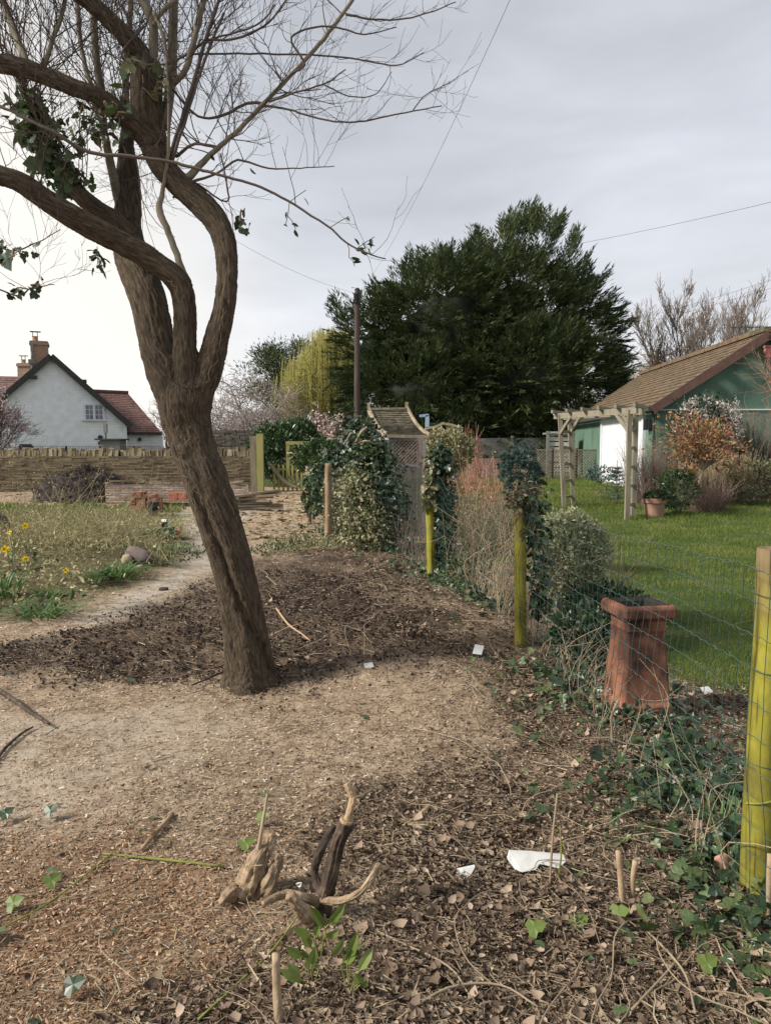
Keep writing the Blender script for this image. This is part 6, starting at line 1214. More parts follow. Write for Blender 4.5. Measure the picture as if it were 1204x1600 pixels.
# right hand bed
c = at(1092, 690, 16.4); ot = shrub('orange_leaved_tree', 'small tree with a spreading crown of orange and russet leaves on a leaning stem', at(1095, 692, 16.4), (.78, .6, .5), 3300, .07, K['orangeleaf'], T_OVAL, 'tree', stems=0, base=(at(1082, 720, 16.4).x, 16.4, h1(at(1082, 720, 16.4).x, 16.4)), shell=.3, amp=.8)
mb = MB(); b0 = Vector(ot.location); f_ = at(1097, 735, 16.4); tube(mb, [b0 - Vector((0, 0, .05)), b0.lerp(f_, .5), f_], [.05, .042, .035], 8)
for q in range(26): e = np.array(tuple(at(1095, 690, 16.4))) + rdir(1, .2)[0] * np.array([.72, .55, .42]); tube(mb, cr([f_, Vector(e).lerp(f_, .5) + Vector((R.normal() * .05, 0, .06)), e], 3), np.linspace(.02, .006, 7), 5)
mb.build('trunk', K['palewood'], ot)
K['whiteflower'] = mat('pale_flowerhead', [(.20, .17, .15), (.42, .38, .35), (.60, .56, .53)], island=.9, bump=0, trans=.15)
hy = shrub('flowering_bush', 'dark bush topped with greyish white flower heads against the green gable', at(1098, 668, 18.4), (.66, .5, .66), 2600, .075, K['ivydark'], T_OVAL, stems=16, sr=.012, amp=.6)
o = rdir(300, .5); cc = np.array(tuple(at(1098, 668, 18.4))) ; P = cc + o * np.array([.70, .5, .70]) * R.uniform(.75, 1.05, 300)[:, None]; m_ = 9; Pn = np.repeat(P, m_, 0) + R.normal(size=(300 * m_, 3)) * .03; mb = MB(); scat(mb, T_OVAL, Pn, rdir(len(Pn), .4), rdir(len(Pn)), .05, .045); mb.build('flower_heads', K['whiteflower'], hy)
shrub('flowering_bush', 'smaller pale flowered bush right of the white window ledge', at(1140, 668, 18.2), (.3, .3, .5), 1300, .06, K['whiteflower'], T_OVAL, stems=10, sr=.01)
K['drygrass'] = mat('dry_grass', [(.22, .16, .09), (.38, .30, .18), (.50, .42, .28)], island=.8, bump=0, trans=.2)
c = at(1120, 760, 17.4); stalks('dry_grass_clump', 'tall clump of dry straw coloured grass behind the orange tree', (c.x, 17.5), 1.0, .5, 1.15, 900, K['drygrass'], 'grass clump', .3, .006, .2)
c = at(1098, 790, 15.7); stalks('reddish_twigs', 'low reddish brown twiggy plant at the foot of the orange tree', (c.x + .15, 15.9), .5, .35, .62, 260, K['browntwig'], lean=.4, r=.005, curve=.5, twig=2)
c = at(1020, 750, 16.6); stalks('purple_twig_shrub', 'purplish bare twiggy shrub between the pergola and the garage', (c.x, 16.9), .55, .5, 1.35, 330, K['browntwig'], lean=.4, r=.0055, curve=.4, twig=3)
c = at(1170, 740, 18.5); stalks('bare_shrub', 'wide brown bare shrub against the gable at the right edge', (c.x, 18.6), 1.1, .5, 2.0, 420, K['browntwig'], lean=.3, r=.007, curve=.4, twig=3)
shrub('evergreen_shrub', 'compact dark green shrub right of the big clay pot', at(1058, 764, 15.2), (.36, .32, .42), 1500, .06, K['laurel'], T_OVAL, stems=10)
shrub('evergreen_shrub', 'low olive green shrub behind the wooden chair', at(1180, 745, 17), (.7, .4, .45), 1500, .06, K['ivyold'], T_OVAL, stems=10)
shrub('low_juniper', 'low dark juniper at the corner of the white garage door', at(940, 741, 18.5), (.38, .3, .16), 700, .06, K['bluefir'], T_OVAL, stems=6)
ra = thing('red_acer', (at(1250, 720, 10.5).x, 10.5, h1(5.6, 10.5)), 'thin red twigged shrub reaching in across the gable at the right edge', 'shrub'); mb = MB(); b0 = np.array(tuple(ra.location)); tube(mb, [b0, tuple(at(1248, 700, 10.5)), tuple(at(1240, 630, 10.5))], [.03, .025, .018], 6)
for q in range(30): grow(mb, np.array(tuple(at(1240, R.uniform(600, 680), 10.5))), nrmz(np.array([-.7, R.normal() * .4, R.uniform(.1, 1.3)])), R.uniform(.4, .75), .004, 2, kids=(2, 4), rmin=.0011)
mb.build('stems', K['redstem'], ra)
# clay pot with plant
c = G(1021, 806); pt = thing('plant_pot', (c.x, c.y, c.z), 'large round clay pot with a low green plant beside the pergola', 'pot'); w_ = 17 * c.y / F; hh = 28 * c.y / F
mb = MB(); tube(mb, [(c.x, c.y, c.z + z * hh) for z in (0, .02, .72, .74, 1.0, 1.0, .9)], [w_ * r_ for r_ in (.78, .8, .95, 1.06, 1.1, .98, .92)], 28, cap=True); mb.build('pot', mat('clay', [(.24, .13, .09), (.36, .215, .155)], scale=5, bump=.2), pt)
n = 700; o = rdir(n, .5); o[:, 2] = np.abs(o[:, 2]); mb = MB(); scat(mb, T_OVAL, np.array(tuple(c)) + np.array([.08, 0, hh - .02]) + o * np.array([w_ * 1.35, w_, .15]), nrmz(o + R.normal(size=(n, 3)) * .5), rdir(n), .05, .03); mb.build('foliage', K['ivydark'], pt)
# wooden steamer chair at the right edge
ch = thing('garden_chair', tuple(G(1190, 776)), 'weathered slatted wooden garden chair at the right edge of the lawn', 'chair'); CY_ = ch.location.y
def C(px, py, d=0): return at(px, py, CY_ + d)
for d in (0, .5):
    for nm, p0, p1, w in (('arm', (1166, 765), (1192, 762), .05), ('leg', (1166, 774), (1170, 764), .045), ('leg', (1194, 776), (1204, 752), .045), ('back_frame', (1190, 763), (1208, 724), .045), ('arm_post', (1172, 763), (1177, 750), .045), ('stretcher', (1168, 771), (1198, 773), .04)):
        mb = MB(); beam(mb, C(*p0, d), C(*p1, d), .03, w); mb.build(nm, K['palewood'], ch)
for k in range(6): mb = MB(); t = k / 5; p = C(1172 + 20 * t, 764.5, 0); beam(mb, p, p + Vector((0, .5, 0)), .05, .015); mb.build('seat_slat', K['palewood'], ch)
for k in range(6): mb = MB(); t = k / 5; p = C(1191 + 14 * t, 761 - 32 * t, .02); beam(mb, p, p + Vector((0, .46, 0)), .04, .015); mb.build('back_slat', K['palewood'], ch)
mb = MB(); c = G(955, 757); box(mb, (c.x, c.y, c.z + .04), (.5, .3, .05)); tag(mb.build('paving_slab', K['palewood']), 'pale flat slab on the grass before the spruce sapling', 'slab')
mb = MB(); c = at(1066, 735, 17); box(mb, (c.x, 17, c.z), (.55, .35, .09)); box(mb, (c.x - .2, 17, c.z / 2 + .1), (.06, .3, c.z)); box(mb, (c.x + .2, 17, c.z / 2 + .1), (.06, .3, c.z)); tag(mb.build('wooden_stand', mat('orange_timber', [(.40, .22, .10), (.52, .33, .17)], scale=9)), 'orange timber stand half hidden behind the dark green shrub', 'stand')
# fluted grey pot behind netting, post three
c = G(708, 868); mb = MB(); c = at(708, 862, 9.6); tube(mb, [(c.x, 9.6, h1(c.x, 9.6) + z) for z in (0, .22, .25)], [.075, .10, .11], 24, rf=lambda t, th: 1 + .05 * np.cos(12 * th)); tag(mb.build('fluted_pot', K['greytimber']), 'grey fluted garden pot behind the third fence post', 'pot')

# ------------------------------------------------------------------ left bed: dry weeds, daffodils, stones
def bed_scatter(name, label, n, mt, T, L, wr, up, cat, dens=None, hgt=.05, tilt=.6):
    lo = np.array(Z_BED).min(0); hi = np.array(Z_BED).max(0); x = R.uniform(max(lo[0], -8.5), hi[0], n); y = R.uniform(lo[1], min(hi[1], 19), n); k = R.rand(n) < poly_soft(x, y, Z_BED, .3) * (dens(x, y) if dens else 1); x, y = x[k], y[k]; n = len(x)
    P = np.stack([x, y, gz_at(x, y) + R.rand(n) * hgt], 1); s = L * np.exp(R.normal(size=n) * .35); mb = MB(); scat(mb, T, P, nrmz(R.normal(size=(n, 3)) * tilt + np.array([0, 0, up])), rdir(n), s, s * wr, H=s * min(1, wr * 3)); tag(mb.build(name, mt), label, cat, None, 'stuff')
K['dryweed'] = mat('dry_weed', [(.20, .18, .08), (.36, .31, .16), (.50, .43, .26), (.24, .27, .10)], island=.9, bump=0, trans=.2)
bed_scatter('dry_weeds', 'dry straw coloured weeds filling the left bed', 34000, K['dryweed'], T_STICK, .10, .012, .8, 'weeds', lambda x, y: sstep(fbm(x * .8, y * .8, o=3), -.7, .1) * sstep(y, 8.3, 9.5), .12, .7)
for (px, py, Y, h, n, lab) in ((200, 835, 13, .26, 150, 'straw coloured clump in front of the brick stack'), (250, 820, 14.5, .22, 90, 'thin straw clump between the stone slabs and the planter'), (60, 850, 10.4, .30, 130, 'yellowish dry clump behind the largest daffodil'), (180, 858, 10.9, .36, 130, 'low dry clump left of the rounded stone')): c = at(px, py, Y); stalks('dry_shrub', lab, (c.x, Y), .7, .5, h, n, K['dryweed'], lean=.8, r=.0035, curve=1.2, twig=2)
bed_scatter('weed_leaves', 'small olive leaves among the dry weeds of the left bed', 17000, K['dryweed'], T_OVAL, .045, .5, .3, 'weeds', lambda x, y: sstep(fbm(x * 1.1 + 4, y * 1.1, o=3), -.4, .3), .2)
bed_scatter('bed_greenery', 'low green leaves in the front of the left bed', 9000, K['ivy'], T_OVAL, .055, .5, .5, 'leaves', lambda x, y: np.clip(sstep(fbm(x * .9 + 9, y * .9, o=3), -.2, .3) * (1.1 - sstep(y, 8.5, 12)), 0, 1), .08)
for (px, py, Y, h, n, lab) in ((20, 812, 11.5, .6, 80, 'tall greenish dry shrub at the far left behind the daffodils'), (70, 822, 12, .38, 90, 'tangled grey green stems behind the topmost daffodil'), (120, 850, 10.8, .45, 100, 'heap of arching dry stems in the middle of the left bed')):
    c = at(px, py, Y); stalks('dry_shrub', lab, (c.x, Y), .55, .4, h * .75, n, K['dryweed'], lean=.9, r=.004, curve=1.6, twig=2, leaf=(K['dryweed'], 900, .035, T_OVAL, .5))
K['daffleaf'] = mat('daffodil_leaf', [(.035, .085, .02), (.07, .15, .035), (.13, .22, .06)], island=.7, bump=0, trans=.25, rough=.5)
K['daff'] = mat('daffodil_petal', [(.78, .60, .015), (.88, .72, .03)], island=.7, bump=0, trans=.2); K['daffcup'] = mat('daffodil_trumpet', [(.80, .48, .01), (.88, .56, .01)], bump=0)
def clump(name, label, c, n, L, w, spread, mt, rad=.1, cat='plant'):
    a = R.rand(n) * 6.28; P = np.stack([c[0] + np.cos(a) * rad * R.rand(n), c[1] + np.sin(a) * rad * R.rand(n), np.full(n, c[2])], 1); mb = MB()
    for q in range(n):
        l = L * R.uniform(.6, 1.1); d = np.array([math.cos(a[q]), math.sin(a[q]), 0]) * spread * R.uniform(.3, 1.2); V = [P[q] + d * l * t + np.array([0, 0, l * (t - .55 * t * t * min(1.3, spread + .3))]) for t in np.linspace(0, 1, 6)]; V = np.array(V); s_ = np.cross(d, [0, 0, 1.]); s_ = s_ / (np.linalg.norm(s_) + 1e-6); wd = w * np.array([.7, 1, 1, .9, .6, .05]); Q = np.concatenate([V - s_ * wd[:, None] / 2, V + s_ * wd[:, None] / 2]); i = np.arange(5); mb.add(Q, [np.stack([i, i + 1, i + 7, i + 6], 1)])
    return tag(mb.build(name, mt), label, cat)
c = G(185, 903); clump('daffodil_leaves', 'bright green strap leaves splayed at the bed edge below the rounded stone', c, 130, .42, .013, 1.0, K['daffleaf'], .22)
c = G(150, 912); clump('daffodil_leaves', 'small green strap leaved tuft left of the splayed clump', c, 45, .3, .012, .9, K['daffleaf'], .1)
c = G(62, 965); clump('daffodil_leaves', 'flattened green leaves nearest on the left edge of the bed', c, 80, .34, .016, 1.2, K['daffleaf'], .25)
c = G(5, 930); clump('daffodil_leaves', 'upright green leaves under the large daffodil at the left edge', c, 60, .42, .014, .6, K['daffleaf'], .2)
c = G(75, 935); clump('daffodil_leaves', 'green leaves below the lone low daffodil', c, 50, .26, .014, .9, K['daffleaf'], .2)
c = G(262, 862); clump('daffodil_leaves', 'bright green leaves beside the green planter board', c, 60, .22, .03, .9, K['daffleaf'], .3)
def daffodil(label, px, py, Y, face, rr):
    c = at(px, py, Y); g = h1(c.x, Y); t_ = thing('daffodil', (c.x + .02, Y, g), label, 'flower', 'daffodils in the left bed'); mb = MB(); f = Vector(face).normalized(); tube(mb, cr([(c.x + .03, Y + .02, g - .01), (c.x + .02, Y + .03, (g + c.z) / 2), (c.x, Y + .03, c.z + .01), tuple(c - f * .01)], 4), .004, 5); mb.build('stalk', K['daffleaf'], t_)
    s_ = f.cross(Vector((0, 0, 1))).normalized(); u = s_.cross(f); P = []; D = []
    for k in range(6): a = k * math.pi / 3 + .3; P.append(tuple(c)); D.append(tuple(s_ * math.cos(a) + u * math.sin(a) + f * .15))
    mb = MB(); scat(mb, T_OVAL, np.array(P), np.array(D), np.array([tuple(f)] * 6), rr, rr * .62); mb.build('petals', K['daff'], t_)
    mb = MB(); tube(mb, [c, c + f * rr * .35, c + f * rr * .62, c + f * rr * .66], [rr * .22, rr * .26, rr * .34, rr * .42], 14, cap=False); mb.build('trumpet', K['daffcup'], t_)
daffodil('daffodil highest in the bed, near the dry stems', 40, 822, 9.4, (.3, -1, .1), .048); daffodil('small daffodil just left of the highest one', 17, 832, 9.2, (-.6, -1, .0), .036)
daffodil('largest daffodil, at the left edge of the picture', 9, 858, 7.9, (.1, -1, 0), .05); daffodil('daffodil drooping sideways below the highest one', 39, 873, 8.0, (.7, -.6, -.1), .04); daffodil('lone low daffodil farthest to the right', 104, 892, 8.4, (.2, -1, .35), .04)
K['boulder'] = mat('purple_stone', [(.10, .075, .07), (.17, .13, .12)], scale=6, bump=.2)
def stone(name, label, c, s, mt, seed, rz=0, cat='stone', n=24):
    u = np.linspace(0, 2 * math.pi, n, endpoint=False)[None, :]; v_ = np.linspace(.02, math.pi - .02, n // 2)[:, None]; x = np.cos(u) * np.sin(v_); y = np.sin(u) * np.sin(v_); z = np.cos(v_) * np.ones_like(u); f = lambda a: np.sign(a) * np.abs(a) ** .75; k = 1 + .1 * fbm(x * 1.5 + seed, y * 1.5, z * 1.5, 3); V = np.stack([f(x) * k * s[0], f(y) * k * s[1], f(z) * k * s[2]], -1).reshape(-1, 3); c_, s_ = math.cos(rz), math.sin(rz); V = V @ np.array([[c_, s_, 0], [-s_, c_, 0], [0, 0, 1]])
    i = np.arange(n // 2 - 1)[:, None] * n; j = np.arange(n)[None, :]; mb = MB(); mb.add(V + np.array(tuple(c)), [np.stack([i + j, i + n + j, i + n + (j + 1) % n, i + (j + 1) % n], -1).reshape(-1, 4)]); return tag(mb.build(name, mt, smooth=True), label, cat)
c = G(217, 882); mb = MB(); d = Vector((.16, -.07, -.035)); cc = c + Vector((0, .05, .10)); V = [cc - d * 1.0, cc - d * .9, cc - d * .3, cc + d * .4, cc + d * .95, cc + d * 1.05]; tube(mb, V, [.045, .085, .10, .09, .06, .02], 20); tag(mb.build('rounded_stone', K['boulder'], smooth=True), 'smooth purplish brown rounded stone at the edge of the bed', 'stone')
c = G(197, 882); stone('stone', 'pale square edged stone touching the rounded purplish stone', c + Vector((0, .05, .05)), (.065, .06, .07), K['palewood'], 5)
c = G(260, 842); pb = thing('planter', (c.x, c.y, c.z), 'dark green planter board with red brick rubble in it', 'planter'); mb = MB(); beam(mb, c + Vector((-.28, -.45, .08)), c + Vector((.12, 0, .1)), .03, .17); beam(mb, c + Vector((.12, 0, .1)), c + Vector((-.05, .25, .1)), .03, .17)
mb.build('board', mat('green_board', [(.05, .11, .07), (.10, .18, .12)], scale=6), pb)
c2 = G(238, 842)
for k in range(4): mb = MB(); box(mb, (c2.x + .02 + k * .1 - .05 * (k > 2), c2.y + .1 + .12 * (k % 2), c2.z + .07), (.2, .1, .07), rz=(R.normal() * .1, R.normal() * .1, R.normal() * .5), jit=.004); tag(mb.build('red_brick', K['redbrick']), 'loose red brick behind the green planter board, %s from the left' % ('first', 'second', 'last', 'third')[k], 'brick', 'bricks by the green planter board')
ls = thing('solar_light', (c.x - .02, c.y - .02, c.z), 'small square solar light on a stake behind the green board', 'garden light'); t0_ = at(258, 821, c.y); mb = MB(); tube(mb, [(t0_.x + .02, c.y - .05, c.z), tuple(t0_)], .008, 6); mb.build('stake', K['black'], ls); mb = MB(); box(mb, t0_ + Vector((0, -.02, .03)), (.09, .09, .07), rz=(.5, 0, .3)); hd = mb.build('head', K['black'], ls); mb = MB(); box(mb, t0_ + Vector((-.01, -.02, .075)), (.07, .07, .012), rz=(.5, 0, .3)); mb.build('solar_panel', K['white'], hd)
for px, py, s_, lab in ((178, 818, .45, 'flat brown stone slab behind the dry weeds, left piece'), (205, 822, .35, 'flat brown stone slab behind the dry weeds, right piece')): c = G(px, py + 6); mb = MB(); box(mb, (c.x, c.y, c.z + .05), (s_, .35, .09), rz=R.normal() * .2, jit=.02); tag(mb.build('stone_slab', K['coping']), lab, 'slab')
mb = MB(); c = G(256, 922); P = []; stone('clod', 'small dark clod lying on the trodden path', c + Vector((0, 0, .01)), (.05, .04, .022), K['clod'], 8, cat='clod')

# ------------------------------------------------------------------ near ground: stumps, sticks, scraps
def fg(px, py, dz=0, z=None): v = G(px, py); v.z += dz; return v
def fp(px, py, Y): return at(px, py, Y)
def stick(name, label, pts, w, mt, cat='stick', seg=8, k=4, rough=.12, group=None):
    """pts are world points; w widths in metres"""
    PP = cr(pts, k); rr = cr([(x, 0, 0) for x in w], k)[:, 0] * .5; rr = np.maximum(rr, .0008); mb = MB(); tube(mb, PP, rr, seg, rf=lambda t, th: 1 + rough * vnoise(t * 20 + 0 * th + len(label), np.cos(th) * 2, np.sin(th) * 2)); return tag(mb.build(name, mt, smooth=True), label, cat, group)
K['stump'] = mat('torn_stump', [(.13, .085, .05), (.28, .20, .125), (.45, .35, .235)], scale=18, stretch=(1, 1, .4), bump=.9, bdist=.01, bscale=60)
K['darkbark'] = mat('dark_bark', [(.02, .014, .011), (.06, .042, .03), (.14, .10, .07)], scale=22, bump=.9, bdist=.006)
K['cutwood'] = mat('cut_wood', [(.28, .19, .11), (.44, .32, .20)], scale=30, bump=.3)
# shrub stump with several cut limbs
sb = G(500, 1435); SYY = sb.y; st = thing('shrub_stump', tuple(sb), 'cut shrub stump with a dark upright limb and crooked tan side limbs', 'stump')
def limb(name, pts, w, mt, seg=14, rough=.22, dr=0):
    seg = seg * 3; PP = cr([at(a, b, SYY + d) for a, b, d in pts], 14); rr = cr([(x, 0, 0) for x in w], 14)[:, 0] * .5 * SYY / F; mb = MB(); tube(mb, PP, rr, seg, rf=lambda t, th: 1 + rough * fbm(t * 9 + 0 * th + w[0], np.cos(th) * 1.6, np.sin(th) * 1.6, 3) + (.22 if w[0] > 12 else .04) * fbm(t * 5 + 0 * th, np.cos(th) * 7, np.sin(th) * 7 + w[0], 3)); return mb.build(name, mt, st, smooth=True)
l_ = limb('upright_limb', [(498, 1450, 0), (506, 1410, 0), (516, 1370, 0), (528, 1320, 0), (541, 1284, 0)], [32, 26, 23, 22, 25], K['darkbark'])
mb = MB(); e = at(541, 1283, SYY); tube(mb, [e - Vector((.002, 0, .004)), e + Vector((.002, 0, .006))], 11 * SYY / F, 14); mb.build('cut_end', K['cutwood'], l_)
limb('peg', [(543, 1282, 0), (548, 1262, 0), (551, 1245, .02), (541, 1224, .03)], [14, 12, 12, 9], K['cutwood'], 10)
limb('side_limb', [(500, 1412, 0), (470, 1400, -.04), (440, 1398, -.05), (410, 1412, -.1)], [15, 13, 11, 8], K['stump'])
limb('side_limb', [(498, 1406, 0), (530, 1408, -.05), (562, 1394, -.06), (580, 1372, -.05), (592, 1350, 0)], [14, 12, 11, 10, 8], K['stump'])
limb('side_limb', [(494, 1450, 0), (474, 1424, -.06), (452, 1398, -.08)], [26, 22, 15], K['stump']); limb('root', [(500, 1440, 0), (470, 1450, -.05), (440, 1465, -.1), (410, 1485, -.14)], [34, 26, 18, 8], K['stump'])
limb('side_limb', [(503, 1400, .02), (492, 1365, .1), (500, 1330, .12), (522, 1290, .18)], [14, 13, 13, 10], K['darkbark']); 
# torn stump left
tb = G(392, 1412); SYY = tb.y + .05; st = thing('torn_stump', tuple(tb), 'ragged brown stump torn open, left of the dark upright limb', 'stump')
limb('stump_wood', [(388, 1425, 0), (392, 1395, 0), (398, 1365, 0), (405, 1340, 0), (418, 1318, .03), (424, 1304, .05)], [72, 54, 40, 30, 25, 18], K['stump'], 18, .35)
limb('stump_wood', [(395, 1405, 0), (420, 1380, -.03), (432, 1350, 0), (436, 1335, 0)], [34, 24, 18, 12], K['stump'], 14, .35); limb('root', [(380, 1400, 0), (362, 1395, -.05), (345, 1412, -.1)], [36, 24, 10], K['stump'], 12, .3)
mb = MB(); n = 90; P = np.array([tuple(at(R.uniform(374, 415), R.uniform(1350, 1410), SYY + R.uniform(-.03, .02))) for _ in range(n)]); scat(mb, T_STICK, P, nrmz(R.normal(size=(n, 3)) * .45 + np.array([.25, 0, .9])), rdir(n), R.uniform(.02, .07, n), .003, H=.003); mb.build('splinters', K['deadstem'], st)
limb('thin_stem', [(398, 1370, 0), (408, 1300, 0), (418, 1240, .05)], [7, 6, 4], K['deadstem'], 6)
stick('upright_stick', 'short upright tan stick nearest the bottom edge, below the stump', [fg(437, 1610, -.02), fp(433, 1550, G(437, 1600).y), fp(431, 1490, G(437, 1600).y + .01)], [.026, .022, .02], K['stump'])
def gstick(label, pts, w, mt, dz=.015, **k):
    L = [fg(a, b, dz + (k2[0] if (k2 := rest) else 0)) for a, b, *rest in pts]; return stick('stick', label, L, w, mt, **k)
gstick('short smooth tan stick lying right of the stump', [(628, 1300), (650, 1284), (672, 1264)], [.02, .022, .022], K['cutwood'])
gstick('purplish peeled stick lying on the orange chips', [(222, 1332), (245, 1305), (270, 1277)], [.014, .017, .016], K['postbrown'])
gstick('long straight green stem lying across the orange chips', [(160, 1340), (215, 1345), (280, 1352), (350, 1360)], [.007, .009, .010, .009], K['greenstem'])
gstick('long thin green stem arching in from the left edge', [(-10, 1466), (60, 1430), (110, 1395), (175, 1342)], [.006, .006, .005, .004], K['greenstem'], dz=.02)
gstick('thin green stem rising from the bottom edge towards the stump', [(310, 1610), (380, 1545), (430, 1495), (482, 1440, .04)], [.006, .006, .006, .005], K['greenstem'], dz=.03)
gstick('thin brown stem beside the green stem at the left edge', [(-10, 1442), (60, 1420), (120, 1405), (200, 1385)], [.005, .005, .004, .004], K['deadstem'])
gstick('fallen dark branch at the left edge below the bed', [(-20, 1075), (20, 1100), (50, 1122), (78, 1140)], [.03, .028, .022, .012], K['darkbark'], dz=.03)
gstick('second fallen dark stick under the dark branch at the left edge', [(-10, 1200), (10, 1172), (35, 1150), (52, 1140)], [.014, .016, .014, .01], K['darkbark'])
gstick('crooked pale branch on the dug soil right of the trunk', [(432, 960), (450, 985), (470, 1000), (485, 1012)], [.018, .016, .014, .008], K['cutwood'], dz=.05)
gstick('thin pale branch crossing the crooked one on the dug soil', [(430, 1000), (452, 990), (470, 985)], [.012, .011, .006], K['cutwood'], dz=.05)
gstick('curved pale stick arched on the ground before the ivy bush', [(525, 850), (540, 848, .06), (552, 852, .06), (556, 862)], [.022, .022, .02, .016], K['cutwood'])
gstick('brown stick with a curved end right of the stump group', [(590, 1345), (600, 1320), (622, 1305), (632, 1308)], [.010, .012, .012, .01], K['stump'], dz=.02)
gstick('long thin twig crossing the litter at lower right', [(540, 1440), (620, 1480), (700, 1520), (735, 1570)], [.006, .007, .006, .004], K['deadstem'], dz=.02)
gstick('long looping pale twig along the bottom edge right of centre', [(620, 1610), (700, 1560), (780, 1555), (840, 1590)], [.006, .007, .006, .005], K['deadstem'], dz=.03)
gstick('straight tan twig pointing at the near post', [(985, 1590), (1040, 1530), (1065, 1500)], [.008, .007, .005], K['deadstem'], dz=.02)
gstick('bent tan twig left of the near post foot', [(1000, 1460), (1040, 1500), (1070, 1540), (1085, 1600)], [.006, .007, .007, .006], K['deadstem'], dz=.03)
gstick('fallen dark stick on the litter in front of the leaning trunk', [(300, 1078), (330, 1065), (365, 1048), (395, 1028)], [.01, .014, .012, .008], K['darkbark'], dz=.03)
gstick('long dry stem slanting over the litter towards the stump', [(730, 1265), (680, 1290), (640, 1325), (600, 1332)], [.006, .007, .007, .005], K['deadstem'], dz=.03)
# twin cut stems, thin upright stems
yb = G(968, 1412).y; stick('sapling_stub', 'left and taller of two cut stems in front of the near post', [fg(972, 1416, -.02), fp(969, 1370, yb), fp(965, 1330, yb)], [.022, .021, .020], K['cutwood'], 'stem'); stick('sapling_stub', 'right and shorter of two cut stems in front of the near post', [fg(988, 1410, -.02), fp(988, 1375, yb), fp(992, 1345, yb)], [.018, .018, .019], K['cutwood'], 'stem')
yb = G(860, 1392).y; stick('thin_stem', 'tall thin upright stem beside the white scrap', [fg(858, 1395, -.02), fp(862, 1320, yb), fp(870, 1240, yb)], [.009, .008, .006], K['deadstem'], 'stem'); stick('thin_stem', 'shorter thin stem leaning right of the white scrap', [fg(866, 1392, -.02), fp(876, 1340, yb), fp(874, 1290, yb)], [.007, .006, .004], K['greenstem'], 'stem')
yb = G(1165, 1440).y; stick('sapling_stub', 'pale cut stem right of the near post at the picture edge', [fg(1199, 1440, -.02), fp(1201, 1380, 2.3), fp(1203, 1335, 2.3)], [.02, .02, .02], K['cutwood'], 'stem')
stick('sapling_stub', 'slim cut stem standing left of the chimney pot foot', [fg(957, 1165, -.02), fp(955, 1120, 3.75), fp(965, 1095, 3.75)], [.016, .015, .012], K['deadstem'], 'stem')
# white scraps: torn pieces with thickness
K['whitescrap'] = mat('white_scrap', [(.42, .42, .40), (.60, .60, .58)], scale=14, bump=.6, bdist=.004)
def scrap(label, outline, th=.012, dz=.02, mt=None, name='white_scrap', cat='scrap', tilt=.0):
    by = max(b for a, b in outline); Y0 = G(outline[0][0], by).y - .01; P = [at(a, b, Y0 + (by - b) * Y0 / F * 1.0) + Vector((0, 0, .012)) for a, b in outline]; c0 = sum(P, Vector()) / len(P); V = [(p.x + R.normal() * .001, p.y + th + R.normal() * .002, p.z) for p in P]; n = len(V); T2 = [(x, y - th + R.normal() * .003, z + R.normal() * .001) for x, y, z in V]; cm = (c0.x, c0.y - th * .6, c0.z); mb = MB(); q = np.array([[k, (k + 1) % n, n + (k + 1) % n, n + k] for k in range(n)]); mb.add(np.array(V + T2), [q[:, ::-1], np.arange(n)[None, :], (np.arange(n) + n)[None, ::-1]]); return tag(mb.build(name, mt or K['whitescrap'], smooth=False), label, cat)
scrap('long white torn scrap with a lobed lower edge, right of centre on the litter', [(793, 1349), (796, 1337), (830, 1338), (860, 1342), (882, 1345), (884, 1352), (872, 1362), (856, 1358), (842, 1355), (836, 1363), (815, 1367), (804, 1364)][::-1], .018, .03, tilt=.35)
scrap('small white torn scrap left of the long one', [(712, 1366), (722, 1362), (742, 1358), (736, 1372), (726, 1382), (716, 1380)][::-1], .01, .02, tilt=.4)
scrap('white fleck on the soil right of the tree foot', [(568, 1040), (582, 1038), (584, 1045), (570, 1046)][::-1], .01, .02); scrap('white scrap on the grass behind the chimney pot', [(1094, 1078), (1106, 1076), (1114, 1084), (1100, 1088)][::-1], .01, .02)
scrap('pale scrap beside the second fence post', [(742, 1010), (756, 1012), (752, 1026), (738, 1024)][::-1], .012, .02); 
for (a, b, lab) in ((465, 1384, 'white paper sliver caught on the stump limb'), (496, 1440, 'white curled sliver below the stump limb'), (475, 1457, 'small white fleck under the stump limb')):
    c = at(a, b, G(500, 1435).y - .12); mb = MB(); scat(mb, T_CURL, np.array([tuple(c)]), np.array([[.5, -.3, .5]]), np.array([[0, -1., .4]]), .024, .014); o = mb.build('white_sliver', K['whitescrap']); sd = o.modifiers.new('s', 'SOLIDIFY'); sd.thickness = .003; tag(o, lab, 'scrap')
# clay shard by the near post
c = G(1133, 1372); K['shard'] = mat('clay_shard', [(.38, .19, .13), (.52, .31, .23)], scale=14, bump=.3); mb = MB(); u = np.linspace(-.9, .9, 9)[None, :]; v_ = np.linspace(0, 1, 7)[:, None]; X = .045 * np.sin(u) * (1 - .25 * v_) * 1.15; Yv = -.045 * np.cos(u) * (1 - .2 * v_); Zv = .085 * v_ * (1 - .25 * u ** 2 * v_) + 0 * u; V = np.stack([c.x + X, c.y + .05 + Yv, c.z - .005 + Zv], -1).reshape(-1, 3); i = np.arange(6)[:, None] * 9; j = np.arange(8)[None, :]; mb.add(V, [np.stack([i + j, i + j + 1, i + 10 + j, i + 9 + j], -1).reshape(-1, 4)]); o = mb.build('clay_shard', K['shard'], smooth=True); sd = o.modifiers.new('s', 'SOLIDIFY'); sd.thickness = .008; tag(o, 'pinkish curved clay shard leaning at the foot of the near post', 'shard')
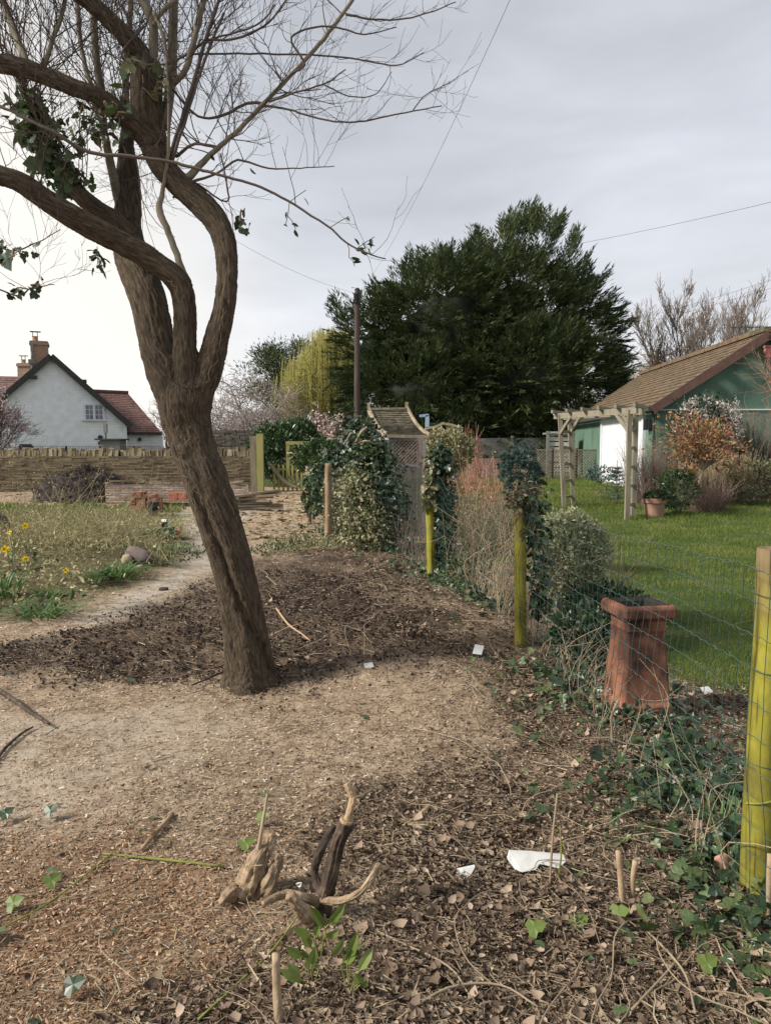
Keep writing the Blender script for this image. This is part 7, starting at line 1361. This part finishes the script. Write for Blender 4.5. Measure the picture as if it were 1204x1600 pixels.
# leafy sprigs in front of the stump
K['sprig'] = mat('sprig_leaf', [(.07, .12, .02), (.14, .20, .045), (.22, .26, .09)], island=.8, bump=0, rough=.45, trans=.3)
def sprig(label, px, py, n, L, w, seedl, mt='sprig', ang=(-1.2, 1.2), h=.1):
    c = G(px, py); s = thing('leafy_sprig', tuple(c), label, 'sprig'); mb = MB(); st_ = MB()
    for q in range(n):
        a = R.uniform(*ang); d = Vector((math.sin(a), -.35 + R.normal() * .3, .65 + math.cos(a) * .3)).normalized(); b0 = Vector(c) + Vector((R.normal() * .02, R.normal() * .02, R.uniform(.01, h))); scat(mb, T_OVAL, np.array([tuple(b0 + d * .015)]), np.array([tuple(d)]), np.array([[R.normal() * .3, -1, .5]]), L * R.uniform(.7, 1.1), w); tube(st_, [c, b0, b0 + d * .02], .0018, 4)
    mb.build('leaves', K[mt], s); st_.build('stalk', K['greenstem'], s)
sprig('upright sprig of long green leaves right below the stump', 500, 1500, 7, .085, .030, 1); sprig('broad green sprig lying nearest the bottom centre', 545, 1555, 6, .085, .032, 2, ang=(-.2, 1.7)); sprig('green leaves under the crooked limb, left of the broad sprig', 490, 1545, 6, .075, .03, 3, ang=(-1.6, .3))
for (px, py, lab) in ((22, 1430, 'pale green ivy leaf at the left edge of the orange chips'), (82, 1395, 'pale green ivy leaf right of the one at the left edge'), (385, 1335, 'yellow green lobed leaf lying left of the torn stump'), (80, 1282, 'dark curled leaf at the edge of the pale slab'), (115, 1560, 'blue green leaf near the bottom left corner'), (965, 1442, 'large olive leaf below the twin cut stems'), (905, 1462, 'small olive leaf left of the large olive leaf'), (1105, 1525, 'green leaf lying in front of the near post'), (835, 1468, 'bright leaf on the litter below the white scrap'), (410, 1290, 'grey green leaf above the torn stump'), (10, 1288, 'dark green leaf at the left edge of the pale slab')):
    c = G(px, py); mb = MB(); scat(mb, T_IVY, np.array([[c.x - .02, c.y, c.z + .03]]), np.array([[R.uniform(.4, 1), R.normal() * .4, .35]]), np.array([[R.normal() * .2, -.55, .8]]), .06, .055); o = mb.build('fallen_leaf', K['ivydark'] if 'dark' in lab or 'blue' in lab else K['sprig']); sd = o.modifiers.new('s', 'SOLIDIFY'); sd.thickness = .001; tag(o, lab, 'leaf')
c = G(1155, 1330); clump('grass_tuft', 'dark green grass tuft behind the near mossy post', (c.x - .02, c.y + .12, c.z), 34, .24, .006, .35, K['daffleaf'], .05)
# stems growing through the near fence corner
thicket('dead_stems', 'sparse dry stems along the netting by the near post', S1 - .1, S1 + 1.6, 36, .5, -.02, K['deadstem'], .0022, .1)
